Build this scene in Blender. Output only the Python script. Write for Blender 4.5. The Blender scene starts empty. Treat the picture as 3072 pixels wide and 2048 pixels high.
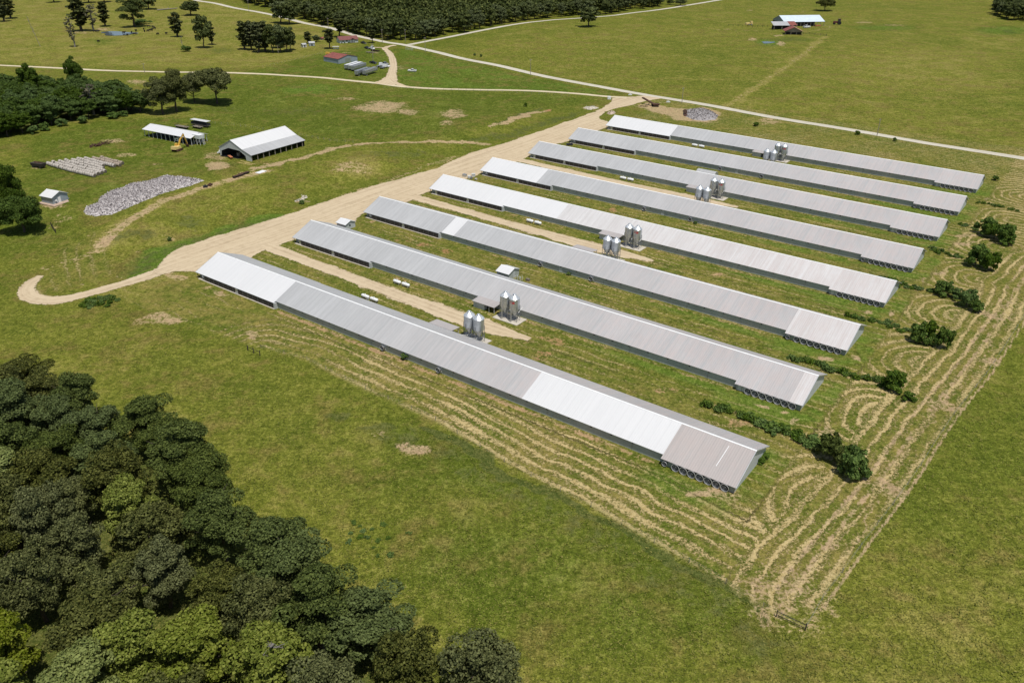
import bpy, math, random
import numpy as np
from mathutils import Vector, Matrix

random.seed(7)
RNG = np.random.default_rng(7)
sc = bpy.context.scene
COL = sc.collection
R = math.radians

# ------------------------------------------------------------------ camera
F_PX, W_PX, H_PX = 2485.285, 3072.0, 2048.0
PITCH, ROLL, CAM_H = R(27.7627), R(0.62573), 101.162
_fw = np.array([0, math.cos(PITCH), -math.sin(PITCH)])
_r0 = np.array([1.0, 0, 0])
_u0 = np.cross(_r0, _fw)
_r = math.cos(ROLL) * _r0 + math.sin(ROLL) * _u0
_u = -math.sin(ROLL) * _r0 + math.cos(ROLL) * _u0
cam_data = bpy.data.cameras.new('camera')
cam_data.sensor_width = 36.0
cam_data.lens = F_PX / W_PX * 36.0
cam_data.clip_start, cam_data.clip_end = 1.0, 20000.0
cam = bpy.data.objects.new('camera', cam_data)
COL.objects.link(cam)
cam.matrix_world = Matrix(((_r[0], _u[0], -_fw[0], 0), (_r[1], _u[1], -_fw[1], 0), (_r[2], _u[2], -_fw[2], CAM_H), (0, 0, 0, 1)))
sc.camera = cam

# ------------------------------------------------------------------ the farm's own frame: u along the houses, v across them
TH = R(-36.1812)
UU = np.array([math.cos(TH), math.sin(TH)])
VV = np.array([-UU[1], UU[0]])
ORG = np.array([-91.072, 238.691])
HV = [0.0, 37.46, 70.44, 106.38, 138.69, 173.67, 207.13, 242.14]
HL = 173.55

def farm(u, v):
    q = ORG + UU * u + VV * v
    return float(q[0]), float(q[1])

def to_uv(x, y):
    dx, dy = x - ORG[0], y - ORG[1]
    return dx * UU[0] + dy * UU[1], dx * VV[0] + dy * VV[1]

def sstep(a, b, x):
    t = np.clip((x - a) / (b - a), 0, 1)
    return t * t * (3 - 2 * t)

def height(x, y):
    """gentle relief of the fields; level on the farm pad, a low bank behind the gravel yard"""
    x = np.asarray(x, float); y = np.asarray(y, float)
    u, v = to_uv(x, y)
    du = np.maximum(np.maximum(-28 - u, u - 215), 0)
    dv = np.maximum(np.maximum(-48 - v, v - 262), 0)
    m = sstep(0, 90, np.hypot(du, dv))
    n = (1.1 * np.sin(x / 47 + 1.3) * np.cos(y / 61 + .4) + .7 * np.sin(x / 23 - y / 37 + 2.1) * np.cos(y / 29)
         + 1.6 * np.sin(x / 131 + .5) * np.sin(y / 117 + 1.0))
    far = 1 - sstep(2500, 5000, np.hypot(x, y))
    bank = 2.6 * sstep(29, 50, -u) * (1 - sstep(80, 170, -u)) * sstep(-30, 5, v) * (1 - sstep(205, 245, v))
    return n * m * .75 * far + bank

def at(sx, sy, dz=0.0):
    """where the line of sight through a point of the photograph meets the ground"""
    d = _fw + _r * (sx - W_PX / 2) / F_PX - _u * (sy - H_PX / 2) / F_PX
    z = 0.0
    for _ in range(12):
        t = (z + dz - CAM_H) / d[2]
        z = float(height(d[0] * t, d[1] * t))
    return np.array([d[0] * t, d[1] * t, z])

def crop(x0, y0, s):
    return lambda X, Y: (x0 + X / s, y0 + Y / s)
c1 = crop(0, 0, 2.936); c2 = crop(600, 0, 2.936); c3 = crop(1400, 0, 2.936); c4 = crop(2200, 0, 2.697)
c5 = crop(0, 300, 2.936); c6 = crop(0, 600, 2.936); c7 = crop(2272, 400, 2.936); c8 = crop(2272, 900, 2.936)
c9 = crop(2272, 1400, 2.936); cA = crop(800, 600, 2.936); cB = crop(1600, 350, 2.936); cF = crop(900, 80, 5.88)
cG = crop(640, 360, 7.35); cH = crop(80, 360, 3.92); cK = crop(2180, 30, 6.189); cM = crop(860, 560, 5.88)
cN = crop(1240, 440, 5.88); cP = crop(1560, 320, 5.88); cQ = crop(2180, 900, 4.704); cR = crop(1400, 900, 2.6133)
cD = crop(0, 0, 2352 / 3072.)
def g(c, X, Y):
    return at(*c(X, Y))
def gl(c, *pts):
    return [g(c, X, Y) for X, Y in pts]
def px_m(p):
    """metres that one pixel of the full-size photograph covers at a point"""
    return float(np.dot(np.asarray(p) - np.array([0, 0, CAM_H]), _fw)) / F_PX
def tall(c, X, Yb, Yt):
    """height of an upright thing that stands at (X,Yb) and reaches up to Yt"""
    d = g(c, X, Yb) - np.array([0, 0, CAM_H])
    k = (H_PX / 2 - c(0, Yt)[1]) / F_PX
    return float((k * d.dot(_fw) - d.dot(_u)) / (_u[2] - k * _fw[2]))

# ------------------------------------------------------------------ noise for building shapes and ground masks
def _hash(ix, iy, s):
    h = (ix.astype(np.int64) * 374761393 + iy.astype(np.int64) * 668265263 + s * 974634777) & 0x7fffffff
    h = ((h ^ (h >> 13)) * 1274126177) & 0x7fffffff
    return ((h ^ (h >> 16)) & 0xffff) / 65535.0
def vnoise(x, y, s=0):
    x = np.asarray(x, float); y = np.asarray(y, float)
    ix, iy = np.floor(x), np.floor(y)
    fx, fy = x - ix, y - iy
    fx = fx * fx * (3 - 2 * fx); fy = fy * fy * (3 - 2 * fy)
    a = _hash(ix, iy, s); b = _hash(ix + 1, iy, s); c = _hash(ix, iy + 1, s); d = _hash(ix + 1, iy + 1, s)
    return (a * (1 - fx) + b * fx) * (1 - fy) + (c * (1 - fx) + d * fx) * fy
def fbm(x, y, s=0, o=3):
    t, a, n = 0, 1, 0
    for k in range(o):
        t = t + a * vnoise(x * 2 ** k, y * 2 ** k, s + k); n += a; a *= .5
    return t / n

# ------------------------------------------------------------------ object helpers
LABELS = []
def tag(o, label=None, cat=None, group=None, kind=None):
    if label: o['label'] = label; LABELS.append((label, group, o))
    if cat: o['category'] = cat
    if group: o['group'] = group
    if kind: o['kind'] = kind
    return o
def thing(name, loc, rz, label, cat, group=None):
    o = bpy.data.objects.new(name, None)
    COL.objects.link(o)
    o.location = (float(loc[0]), float(loc[1]), float(loc[2])); o.rotation_euler = (0, 0, rz)
    o.empty_display_size = .5
    return tag(o, label, cat, group)
KIDS = {}
def link(o, parent=None):
    COL.objects.link(o)
    if parent is not None:
        o.parent = parent
        KIDS.setdefault(parent.name, []).append(o)
    return o
def dup(root, loc, rz, label=None, group=None, scale=None):
    r = root.copy(); COL.objects.link(r)
    r.location = tuple(float(q) for q in loc); r.rotation_euler = (0, 0, rz)
    if scale is not None: r.scale = scale
    if label: r['label'] = label; LABELS.append((label, group or r.get('group'), r))
    if group: r['group'] = group
    def rec(src, dst):
        for ch in KIDS.get(src.name, []):
            c = ch.copy(); link(c, dst); rec(ch, c)
    rec(root, r)
    return r

class MB:
    def __init__(s): s.v = []; s.f = []; s.m = []; s.cur = 0
    def add(s, vs, fs):
        n = len(s.v); s.v += [tuple(map(float, p)) for p in vs]
        for q in fs: s.f.append([n + i for i in q]); s.m.append(s.cur)
    def box(s, x0, x1, y0, y1, z0, z1, M=None):
        p = [(x0, y0, z0), (x1, y0, z0), (x1, y1, z0), (x0, y1, z0), (x0, y0, z1), (x1, y0, z1), (x1, y1, z1), (x0, y1, z1)]
        if M is not None: p = [tuple(M @ Vector(q)) for q in p]
        s.add(p, [(0, 3, 2, 1), (4, 5, 6, 7), (0, 1, 5, 4), (1, 2, 6, 5), (2, 3, 7, 6), (3, 0, 4, 7)])
        return s
    def taper(s, b, t):
        """frustum: b and t are (x0,x1,y0,y1,z)"""
        p = [(b[0], b[2], b[4]), (b[1], b[2], b[4]), (b[1], b[3], b[4]), (b[0], b[3], b[4]),
             (t[0], t[2], t[4]), (t[1], t[2], t[4]), (t[1], t[3], t[4]), (t[0], t[3], t[4])]
        s.add(p, [(0, 3, 2, 1), (4, 5, 6, 7), (0, 1, 5, 4), (1, 2, 6, 5), (2, 3, 7, 6), (3, 0, 4, 7)])
        return s
    def bar(s, p, q, w=.05, h=None):
        p, q = Vector(p), Vector(q); d = q - p; L = d.length
        if L < 1e-6: return s
        d.normalize(); a = Vector((0, 0, 1)) if abs(d.z) < .95 else Vector((1, 0, 0))
        x = d.cross(a).normalized(); y = x.cross(d).normalized(); h = w if h is None else h
        x *= w / 2; y *= h / 2
        vs = [p - x - y, p + x - y, p + x + y, p - x + y, q - x - y, q + x - y, q + x + y, q - x + y]
        s.add(vs, [(0, 3, 2, 1), (4, 5, 6, 7), (0, 1, 5, 4), (1, 2, 6, 5), (2, 3, 7, 6), (3, 0, 4, 7)])
        return s
    def tube(s, p, q, r0, r1=None, n=8, cap=True):
        r1 = r0 if r1 is None else r1
        p, q = Vector(p), Vector(q); d = (q - p).normalized()
        a = Vector((0, 0, 1)) if abs(d.z) < .95 else Vector((1, 0, 0))
        x = d.cross(a).normalized(); y = x.cross(d).normalized()
        vs = []
        for c, r in ((p, r0), (q, r1)):
            for k in range(n):
                t = 2 * math.pi * k / n
                vs.append(c + x * math.cos(t) * r + y * math.sin(t) * r)
        fs = [(k, (k + 1) % n, n + (k + 1) % n, n + k) for k in range(n)]
        if cap: fs += [tuple(range(n - 1, -1, -1)), tuple(range(n, 2 * n))]
        s.add(vs, fs); return s
    def lathe(s, prof, n=16, M=None, cap0=False, cap1=False):
        vs = []
        for r, z in prof:
            for k in range(n):
                t = 2 * math.pi * k / n
                p = Vector((r * math.cos(t), r * math.sin(t), z))
                vs.append(tuple(M @ p) if M is not None else tuple(p))
        fs = []
        for i in range(len(prof) - 1):
            for k in range(n):
                fs.append((i * n + k, i * n + (k + 1) % n, (i + 1) * n + (k + 1) % n, (i + 1) * n + k))
        if cap0: fs.append(tuple(range(n - 1, -1, -1)))
        if cap1: fs.append(tuple(range((len(prof) - 1) * n, len(prof) * n)))
        s.add(vs, fs); return s
    def prism(s, poly, x0, x1):
        """poly of (y,z), extruded along x"""
        n = len(poly)
        vs = [(x0, y, z) for y, z in poly] + [(x1, y, z) for y, z in poly]
        s.add(vs, [(k, (k + 1) % n, n + (k + 1) % n, n + k) for k in range(n)] + [tuple(range(n - 1, -1, -1)), tuple(range(n, 2 * n))])
        return s
    def mesh(s, name, mats, smooth=False):
        me = bpy.data.meshes.new(name)
        me.from_pydata(s.v, [], s.f)
        for m in (mats if isinstance(mats, (list, tuple)) else [mats]): me.materials.append(m)
        if any(s.m): me.polygons.foreach_set('material_index', s.m)
        if smooth: me.polygons.foreach_set('use_smooth', [True] * len(me.polygons))
        me.update(); return me
    def build(s, name, mats, parent=None, smooth=False):
        return link(bpy.data.objects.new(name, s.mesh(name, mats, smooth)), parent)

def np_mesh(name, verts, quads, mat, smooth=False):
    me = bpy.data.meshes.new(name)
    k = quads.shape[1]
    me.vertices.add(len(verts)); me.loops.add(quads.size); me.polygons.add(len(quads))
    me.vertices.foreach_set('co', np.asarray(verts, np.float32).ravel())
    me.loops.foreach_set('vertex_index', np.asarray(quads, np.int32).ravel())
    me.polygons.foreach_set('loop_start', np.arange(0, quads.size, k, dtype=np.int32))
    me.polygons.foreach_set('loop_total', np.full(len(quads), k, np.int32))
    if smooth: me.polygons.foreach_set('use_smooth', np.ones(len(quads), bool))
    me.update(calc_edges=True); me.validate()
    if mat: me.materials.append(mat)
    return me

# ------------------------------------------------------------------ materials
class NT:
    def __init__(s, name):
        s.mat = bpy.data.materials.new(name); s.mat.use_nodes = True
        s.t = s.mat.node_tree; s.t.nodes.clear()
        s.out = s.t.nodes.new('ShaderNodeOutputMaterial')
    def n(s, typ, **k):
        nd = s.t.nodes.new('ShaderNode' + typ)
        for a, b in k.items():
            if a.startswith('i_'): s.set(nd.inputs[a[2:].replace('_', ' ')], b)
            else: setattr(nd, a, b)
        return nd
    def set(s, sock, v):
        if isinstance(v, bpy.types.NodeSocket): s.t.links.new(v, sock)
        elif isinstance(v, (tuple, list)) and len(v) == 3 and sock.type == 'RGBA': sock.default_value = (*v, 1)
        else: sock.default_value = v
    def math(s, op, a, b=0.0, c=None, clamp=False):
        nd = s.t.nodes.new('ShaderNodeMath'); nd.operation = op; nd.use_clamp = clamp
        s.set(nd.inputs[0], a); s.set(nd.inputs[1], b)
        if c is not None: s.set(nd.inputs[2], c)
        return nd.outputs[0]
    def mix(s, f, a, b, mode='MIX'):
        nd = s.t.nodes.new('ShaderNodeMix'); nd.data_type = 'RGBA'; nd.blend_type = mode
        s.set(nd.inputs[0], f); s.set(nd.inputs[6], a); s.set(nd.inputs[7], b)
        return nd.outputs[2]
    def noise(s, vec, scale, detail=3.0, rough=.55, dist=0.0):
        nd = s.t.nodes.new('ShaderNodeTexNoise')
        if vec is not None: s.t.links.new(vec, nd.inputs['Vector'])
        nd.inputs['Scale'].default_value = scale; nd.inputs['Detail'].default_value = detail
        nd.inputs['Roughness'].default_value = rough; nd.inputs['Distortion'].default_value = dist
        return nd.outputs['Fac']
    def ramp(s, f, a, b):
        """0 below a, 1 above b"""
        nd = s.t.nodes.new('ShaderNodeMapRange'); nd.interpolation_type = 'SMOOTHSTEP'
        s.set(nd.inputs[0], f); s.set(nd.inputs[1], a); s.set(nd.inputs[2], b)
        return nd.outputs[0]
    def attr(s, name):
        nd = s.t.nodes.new('ShaderNodeAttribute'); nd.attribute_name = name
        return nd.outputs['Fac']
    def pos(s): return s.n('NewGeometry').outputs['Position']
    def obj(s): return s.n('TexCoord').outputs['Object']
    def mapped(s, vec, scale):
        nd = s.t.nodes.new('ShaderNodeMapping'); s.t.links.new(vec, nd.inputs['Vector']); nd.inputs['Scale'].default_value = scale
        return nd.outputs[0]
    def bump(s, h, strength=.5, dist=.1):
        nd = s.t.nodes.new('ShaderNodeBump'); s.set(nd.inputs['Height'], h)
        nd.inputs['Strength'].default_value = strength; nd.inputs['Distance'].default_value = dist
        return nd.outputs[0]
    def pbsdf(s, col, rough=.7, metal=0.0, spec=.3, normal=None):
        nd = s.t.nodes.new('ShaderNodeBsdfPrincipled')
        s.set(nd.inputs['Base Color'], col); s.set(nd.inputs['Roughness'], rough); s.set(nd.inputs['Metallic'], metal)
        nd.inputs['Specular IOR Level'].default_value = spec
        if normal is not None: s.t.links.new(normal, nd.inputs['Normal'])
        s.t.links.new(nd.outputs[0], s.out.inputs['Surface'])
        return nd

MATS = {}
def plain(name, col, rough=.6, metal=0.0, var=.15, scale=1.5, spec=.3):
    """painted, metal, wood or cloth surface with a little wear"""
    if name in MATS: return MATS[name]
    t = NT(name); o = t.obj()
    n1 = t.noise(o, scale, 4, .6); n2 = t.noise(o, scale * 7, 3, .6)
    k = t.math('ADD', t.math('MULTIPLY', n1, .6), t.math('MULTIPLY', n2, .4))
    dark = tuple(c * (1 - 2.2 * var) for c in col); lite = tuple(min(1, c * (1 + 1.4 * var)) for c in col)
    t.pbsdf(t.mix(t.ramp(k, .25, .75), dark, lite), t.math('MULTIPLY_ADD', n2, .2, rough - .1), metal, spec)
    MATS[name] = t.mat
    return t.mat
# ------------------------------------------------------------------ ground, roads, roofs, leaves
def ground_mat():
    t = NT('pasture_grass'); p = t.pos()
    def cen(n, k): return t.math('MULTIPLY', t.math('SUBTRACT', n, .5), k)
    def add(*a):
        r = a[0]
        for q in a[1:]: r = t.math('ADD', r, q)
        return r
    big = t.noise(p, .011, 4, .6); mid = t.noise(p, .055, 5, .62, .4); sm = t.noise(p, .30, 4, .65); fine = t.noise(p, 1.3, 3, .7)
    blade = t.noise(p, 3.6, 2, .7); tuft = t.noise(p, .75, 2, .6, .6)
    streak = t.noise(t.mapped(p, (.9, .28, 1)), .8, 4, .7, .5)
    dry, lush, dirt, weed = t.attr('dry'), t.attr('lush'), t.attr('dirt'), t.attr('weed')
    swd, swm, red, hayk = t.attr('swath'), t.attr('mown'), t.attr('red_soil'), t.attr('hay')
    # greens of the meadow, from yellowed to deep
    k = add(t.math('MULTIPLY', big, .5), t.math('MULTIPLY', mid, .5), t.math('MULTIPLY', sm, .30))
    k = t.math('ADD', k, t.math('MULTIPLY', dry, .30))
    k = t.math('SUBTRACT', k, t.math('MULTIPLY', lush, .30))
    col = t.mix(t.ramp(k, .38, .95), GREEN_DEEP, GREEN_YELLOW)
    col = t.mix(t.math('MULTIPLY', t.ramp(add(mid, t.math('MULTIPLY', dry, .30), cen(sm, .5)), .56, .86), .60), col, STRAW_DULL)
    col = t.mix(t.math('MULTIPLY', t.ramp(add(lush, cen(mid, 1.3), cen(sm, 1.0)), .30, 1.05), .80), col, GREEN_LUSH)
    brn = t.noise(p, .085, 4, .65, .3)
    col = t.mix(t.math('MULTIPLY', t.ramp(add(brn, cen(sm, .6), cen(big, .5)), .47, .72), .68), col, BROWN)
    # clumps and blades: seed heads lighter, gaps darker
    tex = add(cen(fine, 1.5), cen(blade, 1.5), cen(sm, .55), cen(streak, .4), cen(tuft, .9))
    col = t.mix(1.0, col, t.mix(t.ramp(tex, -.62, .62), (.38, .42, .36), (1.58, 1.54, 1.55)), 'MULTIPLY')
    col = t.mix(t.math('MULTIPLY', t.ramp(add(tex, t.math('MULTIPLY', dry, .18)), .12, .55), .38), col, STRAW_PALE)
    col = t.mix(t.math('MULTIPLY', t.ramp(add(cen(tuft, 1.0), cen(mid, .9), cen(fine, .6)), .20, .42), .55), col, WEED)
    # tall weeds; also the litter and painted shade on the wood floors
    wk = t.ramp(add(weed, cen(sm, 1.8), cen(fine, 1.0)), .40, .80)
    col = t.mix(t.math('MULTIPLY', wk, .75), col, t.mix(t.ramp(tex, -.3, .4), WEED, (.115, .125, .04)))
    # mown swaths: windrows of hay in lines
    wob = cen(t.noise(p, .10, 3, .6), 3.0)
    fray = cen(t.noise(p, .9, 3, .7), 2.4)
    ph = add(swd, wob, t.math('MULTIPLY', fray, .40))
    st = t.math('MULTIPLY_ADD', t.math('SINE', t.math('MULTIPLY', ph, 2 * math.pi / 3.1)), .5, .5)
    st2 = t.math('MULTIPLY_ADD', t.math('SINE', t.math('MULTIPLY', add(ph, wob), 2 * math.pi / 1.37)), .5, .5)
    lvl = t.noise(p, .045, 3, .6)
    under = t.mix(t.ramp(add(t.math('MULTIPLY', sm, .5), t.math('MULTIPLY', mid, .5)), .36, .64), MOWN_GREEN, MOWN_OLIVE)
    under = t.mix(1.0, under, t.mix(t.ramp(tex, -.55, .55), (.45, .48, .40), (1.45, 1.4, 1.35)), 'MULTIPLY')
    col = t.mix(t.math('MULTIPLY', swm, .95, clamp=True), col, under)
    thin = t.math('POWER', st, 2.0)
    chop = t.noise(p, 2.1, 2, .7, 1.0)
    hay = add(t.math('MULTIPLY', thin, .60), t.math('MULTIPLY', t.math('POWER', st2, 2.0), .24), cen(lvl, 1.5), cen(fine, 1.7), cen(chop, 2.0), t.math('MULTIPLY', hayk, .45))
    hk = t.math('MULTIPLY', t.ramp(hay, .66, 1.16), t.math('MULTIPLY', swm, 1.1), clamp=True)
    col = t.mix(t.math('MULTIPLY', hk, .9), col, t.mix(t.ramp(tex, -.5, .5), HAY_DARK, HAY))
    spk = t.math('MULTIPLY', t.ramp(add(cen(chop, 1.0), cen(fine, .9), cen(tuft, .5)), .06, .22), t.math('MULTIPLY', swm, t.math('MULTIPLY_ADD', hayk, .7, .12)), clamp=True)
    col = t.mix(t.math('MULTIPLY', spk, .62), col, HAY_DARK)
    # bare soil, broken at its edge by grass
    dk = t.ramp(add(dirt, cen(sm, 1.1), cen(fine, 1.2), cen(tuft, .6)), .40, .78)
    soil = t.mix(t.ramp(sm, .3, .7), SOIL_TAN, SOIL_PINK)
    soil = t.mix(red, soil, SOIL_RED)
    soil = t.mix(1.0, soil, t.mix(t.ramp(tex, -.5, .5), (.75, .74, .72), (1.18, 1.18, 1.18)), 'MULTIPLY')
    col = t.mix(t.math('MULTIPLY', dk, .82), col, soil)
    bh = add(t.math('MULTIPLY', fine, .5), t.math('MULTIPLY', blade, .2), t.math('MULTIPLY', tuft, .8), t.math('MULTIPLY', hk, .3))
    t.pbsdf(col, .95, 0, .04, t.bump(bh, .9, .55))
    return t.mat

def gravel_mat(name, light, mid_c, dark, edge=1.0):
    t = NT(name); p = t.pos(); u = t.n('UVMap').outputs[0]
    n1 = t.noise(p, .06, 4, .6); n2 = t.noise(p, .45, 4, .65); n3 = t.noise(p, 3.0, 3, .7); n4 = t.noise(p, 1.0, 3, .7)
    lane = t.noise(t.mapped(u, (1.1, .018, 1)), 1.0, 4, .65, .35)
    lane2 = t.noise(t.mapped(u, (.35, .03, 1)), 1.0, 3, .6, .8)
    k = t.math('ADD', t.math('MULTIPLY', n1, .35), t.math('ADD', t.math('MULTIPLY', n2, .25), t.math('MULTIPLY', lane, .6)))
    col = t.mix(t.ramp(k, .42, .74), mid_c, light)
    col = t.mix(t.math('MULTIPLY', t.ramp(t.math('ADD', t.math('MULTIPLY', n2, .5), t.math('MULTIPLY', lane, .8)), .66, .46), .6), col, dark)
    col = t.mix(t.math('MULTIPLY', t.ramp(t.math('ADD', n1, t.math('MULTIPLY', lane2, .8)), 1.02, 1.22), .45), col, dark)
    col = t.mix(t.math('MULTIPLY', t.ramp(n3, .56, .75), .35), col, tuple(min(1, c * 1.22) for c in light))
    col = t.mix(t.math('MULTIPLY', t.ramp(n3, .44, .28), .35), col, dark)
    b = t.n('BsdfPrincipled'); t.set(b.inputs['Base Color'], col); b.inputs['Roughness'].default_value = .95; b.inputs['Specular IOR Level'].default_value = .05
    t.t.links.new(t.bump(t.math('ADD', n3, n2), .45, .08), b.inputs['Normal'])
    # grass grows in from the edge
    n5 = t.noise(p, .16, 4, .65)
    ins = t.math('ADD', t.attr('inset'), t.math('MULTIPLY', t.math('ADD', t.math('MULTIPLY', t.math('SUBTRACT', n5, .5), 1.3), t.math('MULTIPLY', t.math('SUBTRACT', n4, .5), .8)), 2.2 * edge))
    m = t.n('MixShader'); tr = t.n('BsdfTransparent')
    t.set(m.inputs[0], t.ramp(ins, .25 * edge, .75 * edge)); t.t.links.new(tr.outputs[0], m.inputs[1]); t.t.links.new(b.outputs[0], m.inputs[2]); t.t.links.new(m.outputs[0], t.out.inputs['Surface'])
    return t.mat

def roof_mat(name, c0, c1, streak=.5, rust=0.0, metal=.0, rough=.45):
    """ribbed steel sheets, ribs running down the slope; local x is along the ridge"""
    t = NT(name); o = t.obj()
    s1 = t.noise(t.mapped(o, (1.0, .03, .03)), 1.05, 4, .75)
    s2 = t.noise(t.mapped(o, (1.0, .12, .12)), 3.1, 3, .7)
    s3 = t.noise(t.mapped(o, (1.0, .25, .25)), .07, 3, .6)
    blot = t.noise(o, .35, 4, .6)
    k = t.math('ADD', t.math('MULTIPLY', s1, .45), t.math('ADD', t.math('MULTIPLY', s2, .25), t.math('MULTIPLY', s3, .35)))
    col = t.mix(t.math('MULTIPLY', t.ramp(k, .36, .70), streak), c0, c1)
    if rust:
        x = t.n('SeparateXYZ'); t.t.links.new(o, x.inputs[0])
        rk = t.math('MULTIPLY', t.ramp(x.outputs[0], 45., 150.), t.ramp(t.math('ADD', t.math('MULTIPLY', s1, .7), t.math('MULTIPLY', blot, .4)), .32, .75))
        col = t.mix(t.math('MULTIPLY', rk, rust), col, (.50, .375, .335))
    w = t.n('TexWave', wave_type='BANDS', bands_direction='X'); t.t.links.new(o, w.inputs['Vector']); w.inputs['Scale'].default_value = .62
    lap = t.n('TexWave', wave_type='BANDS', bands_direction='X'); t.t.links.new(o, lap.inputs['Vector']); lap.inputs['Scale'].default_value = .31 * .5
    col = t.mix(t.math('MULTIPLY', t.ramp(lap.outputs['Fac'], .93, 1.0), .10), col, tuple(c * .62 for c in c0))
    t.pbsdf(col, rough, metal, .35, t.bump(w.outputs['Fac'], .30, .05))
    return t.mat

def leaf_mat(name, dark, lite, trans=.25):
    t = NT(name); oi = t.n('ObjectInfo'); p = t.pos()
    rnd = oi.outputs['Random']
    tint = t.attr('tint')
    patch = t.noise(p, .45, 2, .5)
    k = t.math('ADD', t.math('MULTIPLY', tint, .66), t.math('ADD', t.math('MULTIPLY', rnd, .26), t.math('MULTIPLY', t.math('SUBTRACT', patch, .5), .6)))
    col = t.mix(t.ramp(k, .0, .95), dark, lite)
    hs = t.n('HueSaturation'); t.set(hs.inputs['Hue'], t.math('MULTIPLY_ADD', rnd, .014, .494)); t.set(hs.inputs['Saturation'], t.math('MULTIPLY_ADD', rnd, -.25, 1.08))
    t.set(hs.inputs['Color'], col); col = hs.outputs[0]
    b = t.n('BsdfPrincipled'); t.set(b.inputs['Base Color'], col); b.inputs['Roughness'].default_value = .6; b.inputs['Specular IOR Level'].default_value = .08
    tr = t.n('BsdfTranslucent'); t.set(tr.inputs['Color'], t.mix(1.0, col, (1.3, 1.25, .6), 'MULTIPLY'))
    m = t.n('MixShader'); m.inputs[0].default_value = trans
    t.t.links.new(b.outputs[0], m.inputs[1]); t.t.links.new(tr.outputs[0], m.inputs[2]); t.t.links.new(m.outputs[0], t.out.inputs['Surface'])
    return t.mat

GREEN_DEEP = (.080, .108, .012); GREEN_YELLOW = (.178, .178, .028); GREEN_LUSH = (.098, .158, .020); BROWN = (.150, .118, .034)
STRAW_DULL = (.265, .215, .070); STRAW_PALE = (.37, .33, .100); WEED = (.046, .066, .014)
MOWN_GREEN = (.100, .132, .018); MOWN_OLIVE = (.215, .180, .050); HAY = (.58, .46, .24); HAY_DARK = (.40, .29, .115)
SOIL_TAN = (.47, .36, .20); SOIL_PINK = (.42, .29, .175); SOIL_RED = (.40, .20, .10)

M_GROUND = ground_mat()
M_YARD = gravel_mat('tan_gravel', (0.558, 0.451, 0.302), (0.465, 0.363, 0.233), (0.344, 0.260, 0.167), 1.0)
M_ROAD = gravel_mat('grey_gravel', (0.558, 0.516, 0.423), (0.484, 0.442, 0.353), (0.391, 0.353, 0.270), .25)
M_LANE = gravel_mat('cream_gravel', (0.614, 0.530, 0.372), (0.521, 0.437, 0.288), (0.419, 0.344, 0.214), .3)
M_ROOF_GREY = roof_mat('weathered_roof_steel', (0.365, 0.365, 0.361), (0.483, 0.483, 0.479), .9, .42)
M_ROOF_WHITE = roof_mat('bright_roof_steel', (0.666, 0.660, 0.652), (0.566, 0.566, 0.562), .5, .0, 0, .4)
M_ROOF_STREAK = roof_mat('streaked_white_roof_steel', (0.617, 0.604, 0.591), (0.459, 0.437, 0.419), .85, .30)
M_ROOF_DULL = roof_mat('dulled_roof_steel', (0.361, 0.336, 0.319), (0.454, 0.420, 0.399), .8, .25)
M_RIDGE = plain('ridge_metal', (.82, .82, .81), .4, 0, .06)
M_WALL = plain('grey_green_siding', (.40, .43, .40), .6, 0, .10, .35)
M_GABLE = plain('pale_grey_siding', (.50, .52, .51), .5, 0, .06, .5)
M_PAD = plain('dark_cooling_pad', (.055, .048, .042), .9, 0, .3, 1.2)
M_CONC = plain('concrete', (.52, .47, .39), .9, 0, .12, .8)
M_GALV = plain('galvanised_steel', (.52, .545, .56), .38, .75, .10, 1.2)
M_GALV_PALE = plain('pale_galvanised_steel', (.70, .72, .73), .35, .6, .08, 1.2)
M_STEEL = plain('grey_steel', (.30, .31, .32), .5, .5, .15)
M_FANCONE = plain('fan_housing', (.20, .205, .21), .5, .2, .15)
M_FANDARK = plain('fan_shutter', (.045, .047, .05), .6, .2, .3, 6)
M_RIM = plain('fan_rim', (.66, .65, .62), .4, .1, .08)
M_WHITE = plain('white_paint', (.80, .80, .79), .4, 0, .06)
M_OFFWHITE = plain('dull_white_paint', (.62, .62, .60), .5, 0, .12)
M_BLACK = plain('black_rubber', (.022, .022, .022), .8, 0, .2)
M_DARK = plain('dark_interior', (.035, .035, .037), .8, 0, .2)
M_GLASS = plain('tinted_glass', (.03, .035, .04), .12, 0, .1, 1, .5)
M_WOOD = plain('weathered_wood', (.20, .17, .13), .9, 0, .25, 3)
M_DARKWOOD = plain('dark_wood', (.055, .045, .036), .9, 0, .25, 3)
M_POLE = plain('pole_wood', (.30, .26, .21), .9, 0, .2, 2)
M_YELLOW = plain('yellow_machine_paint', (.62, .36, .06), .5, 0, .15)
M_YELLOWPALE = plain('faded_yellow_paint', (.66, .50, .20), .6, 0, .12)
M_RUST = plain('rusty_iron', (.115, .062, .042), .9, .2, .35, 2)
M_REDROOF = plain('faded_red_roof', (.26, .085, .065), .6, 0, .22, .6)
M_MAROON = plain('maroon_roof', (.20, .078, .068), .6, 0, .12, .8)
M_BLUEROOF = plain('pale_blue_roof', (.60, .68, .74), .4, .0, .06, .3)
M_BLUEGREY = plain('blue_grey_siding', (.30, .35, .38), .6, 0, .10, .5)
M_SIDING = plain('white_siding', (.62, .66, .66), .6, 0, .06, .5)
M_ORANGE = plain('orange_primer', (.52, .20, .10), .7, 0, .2)
M_REDSIGN = plain('red_sign', (.55, .04, .04), .5, 0, .05)
M_BARK = plain('bark', (.085, .068, .050), .95, 0, .25, 3)
M_BARKGREY = plain('grey_dead_wood', (.25, .225, .195), .95, 0, .2, 3)
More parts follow.
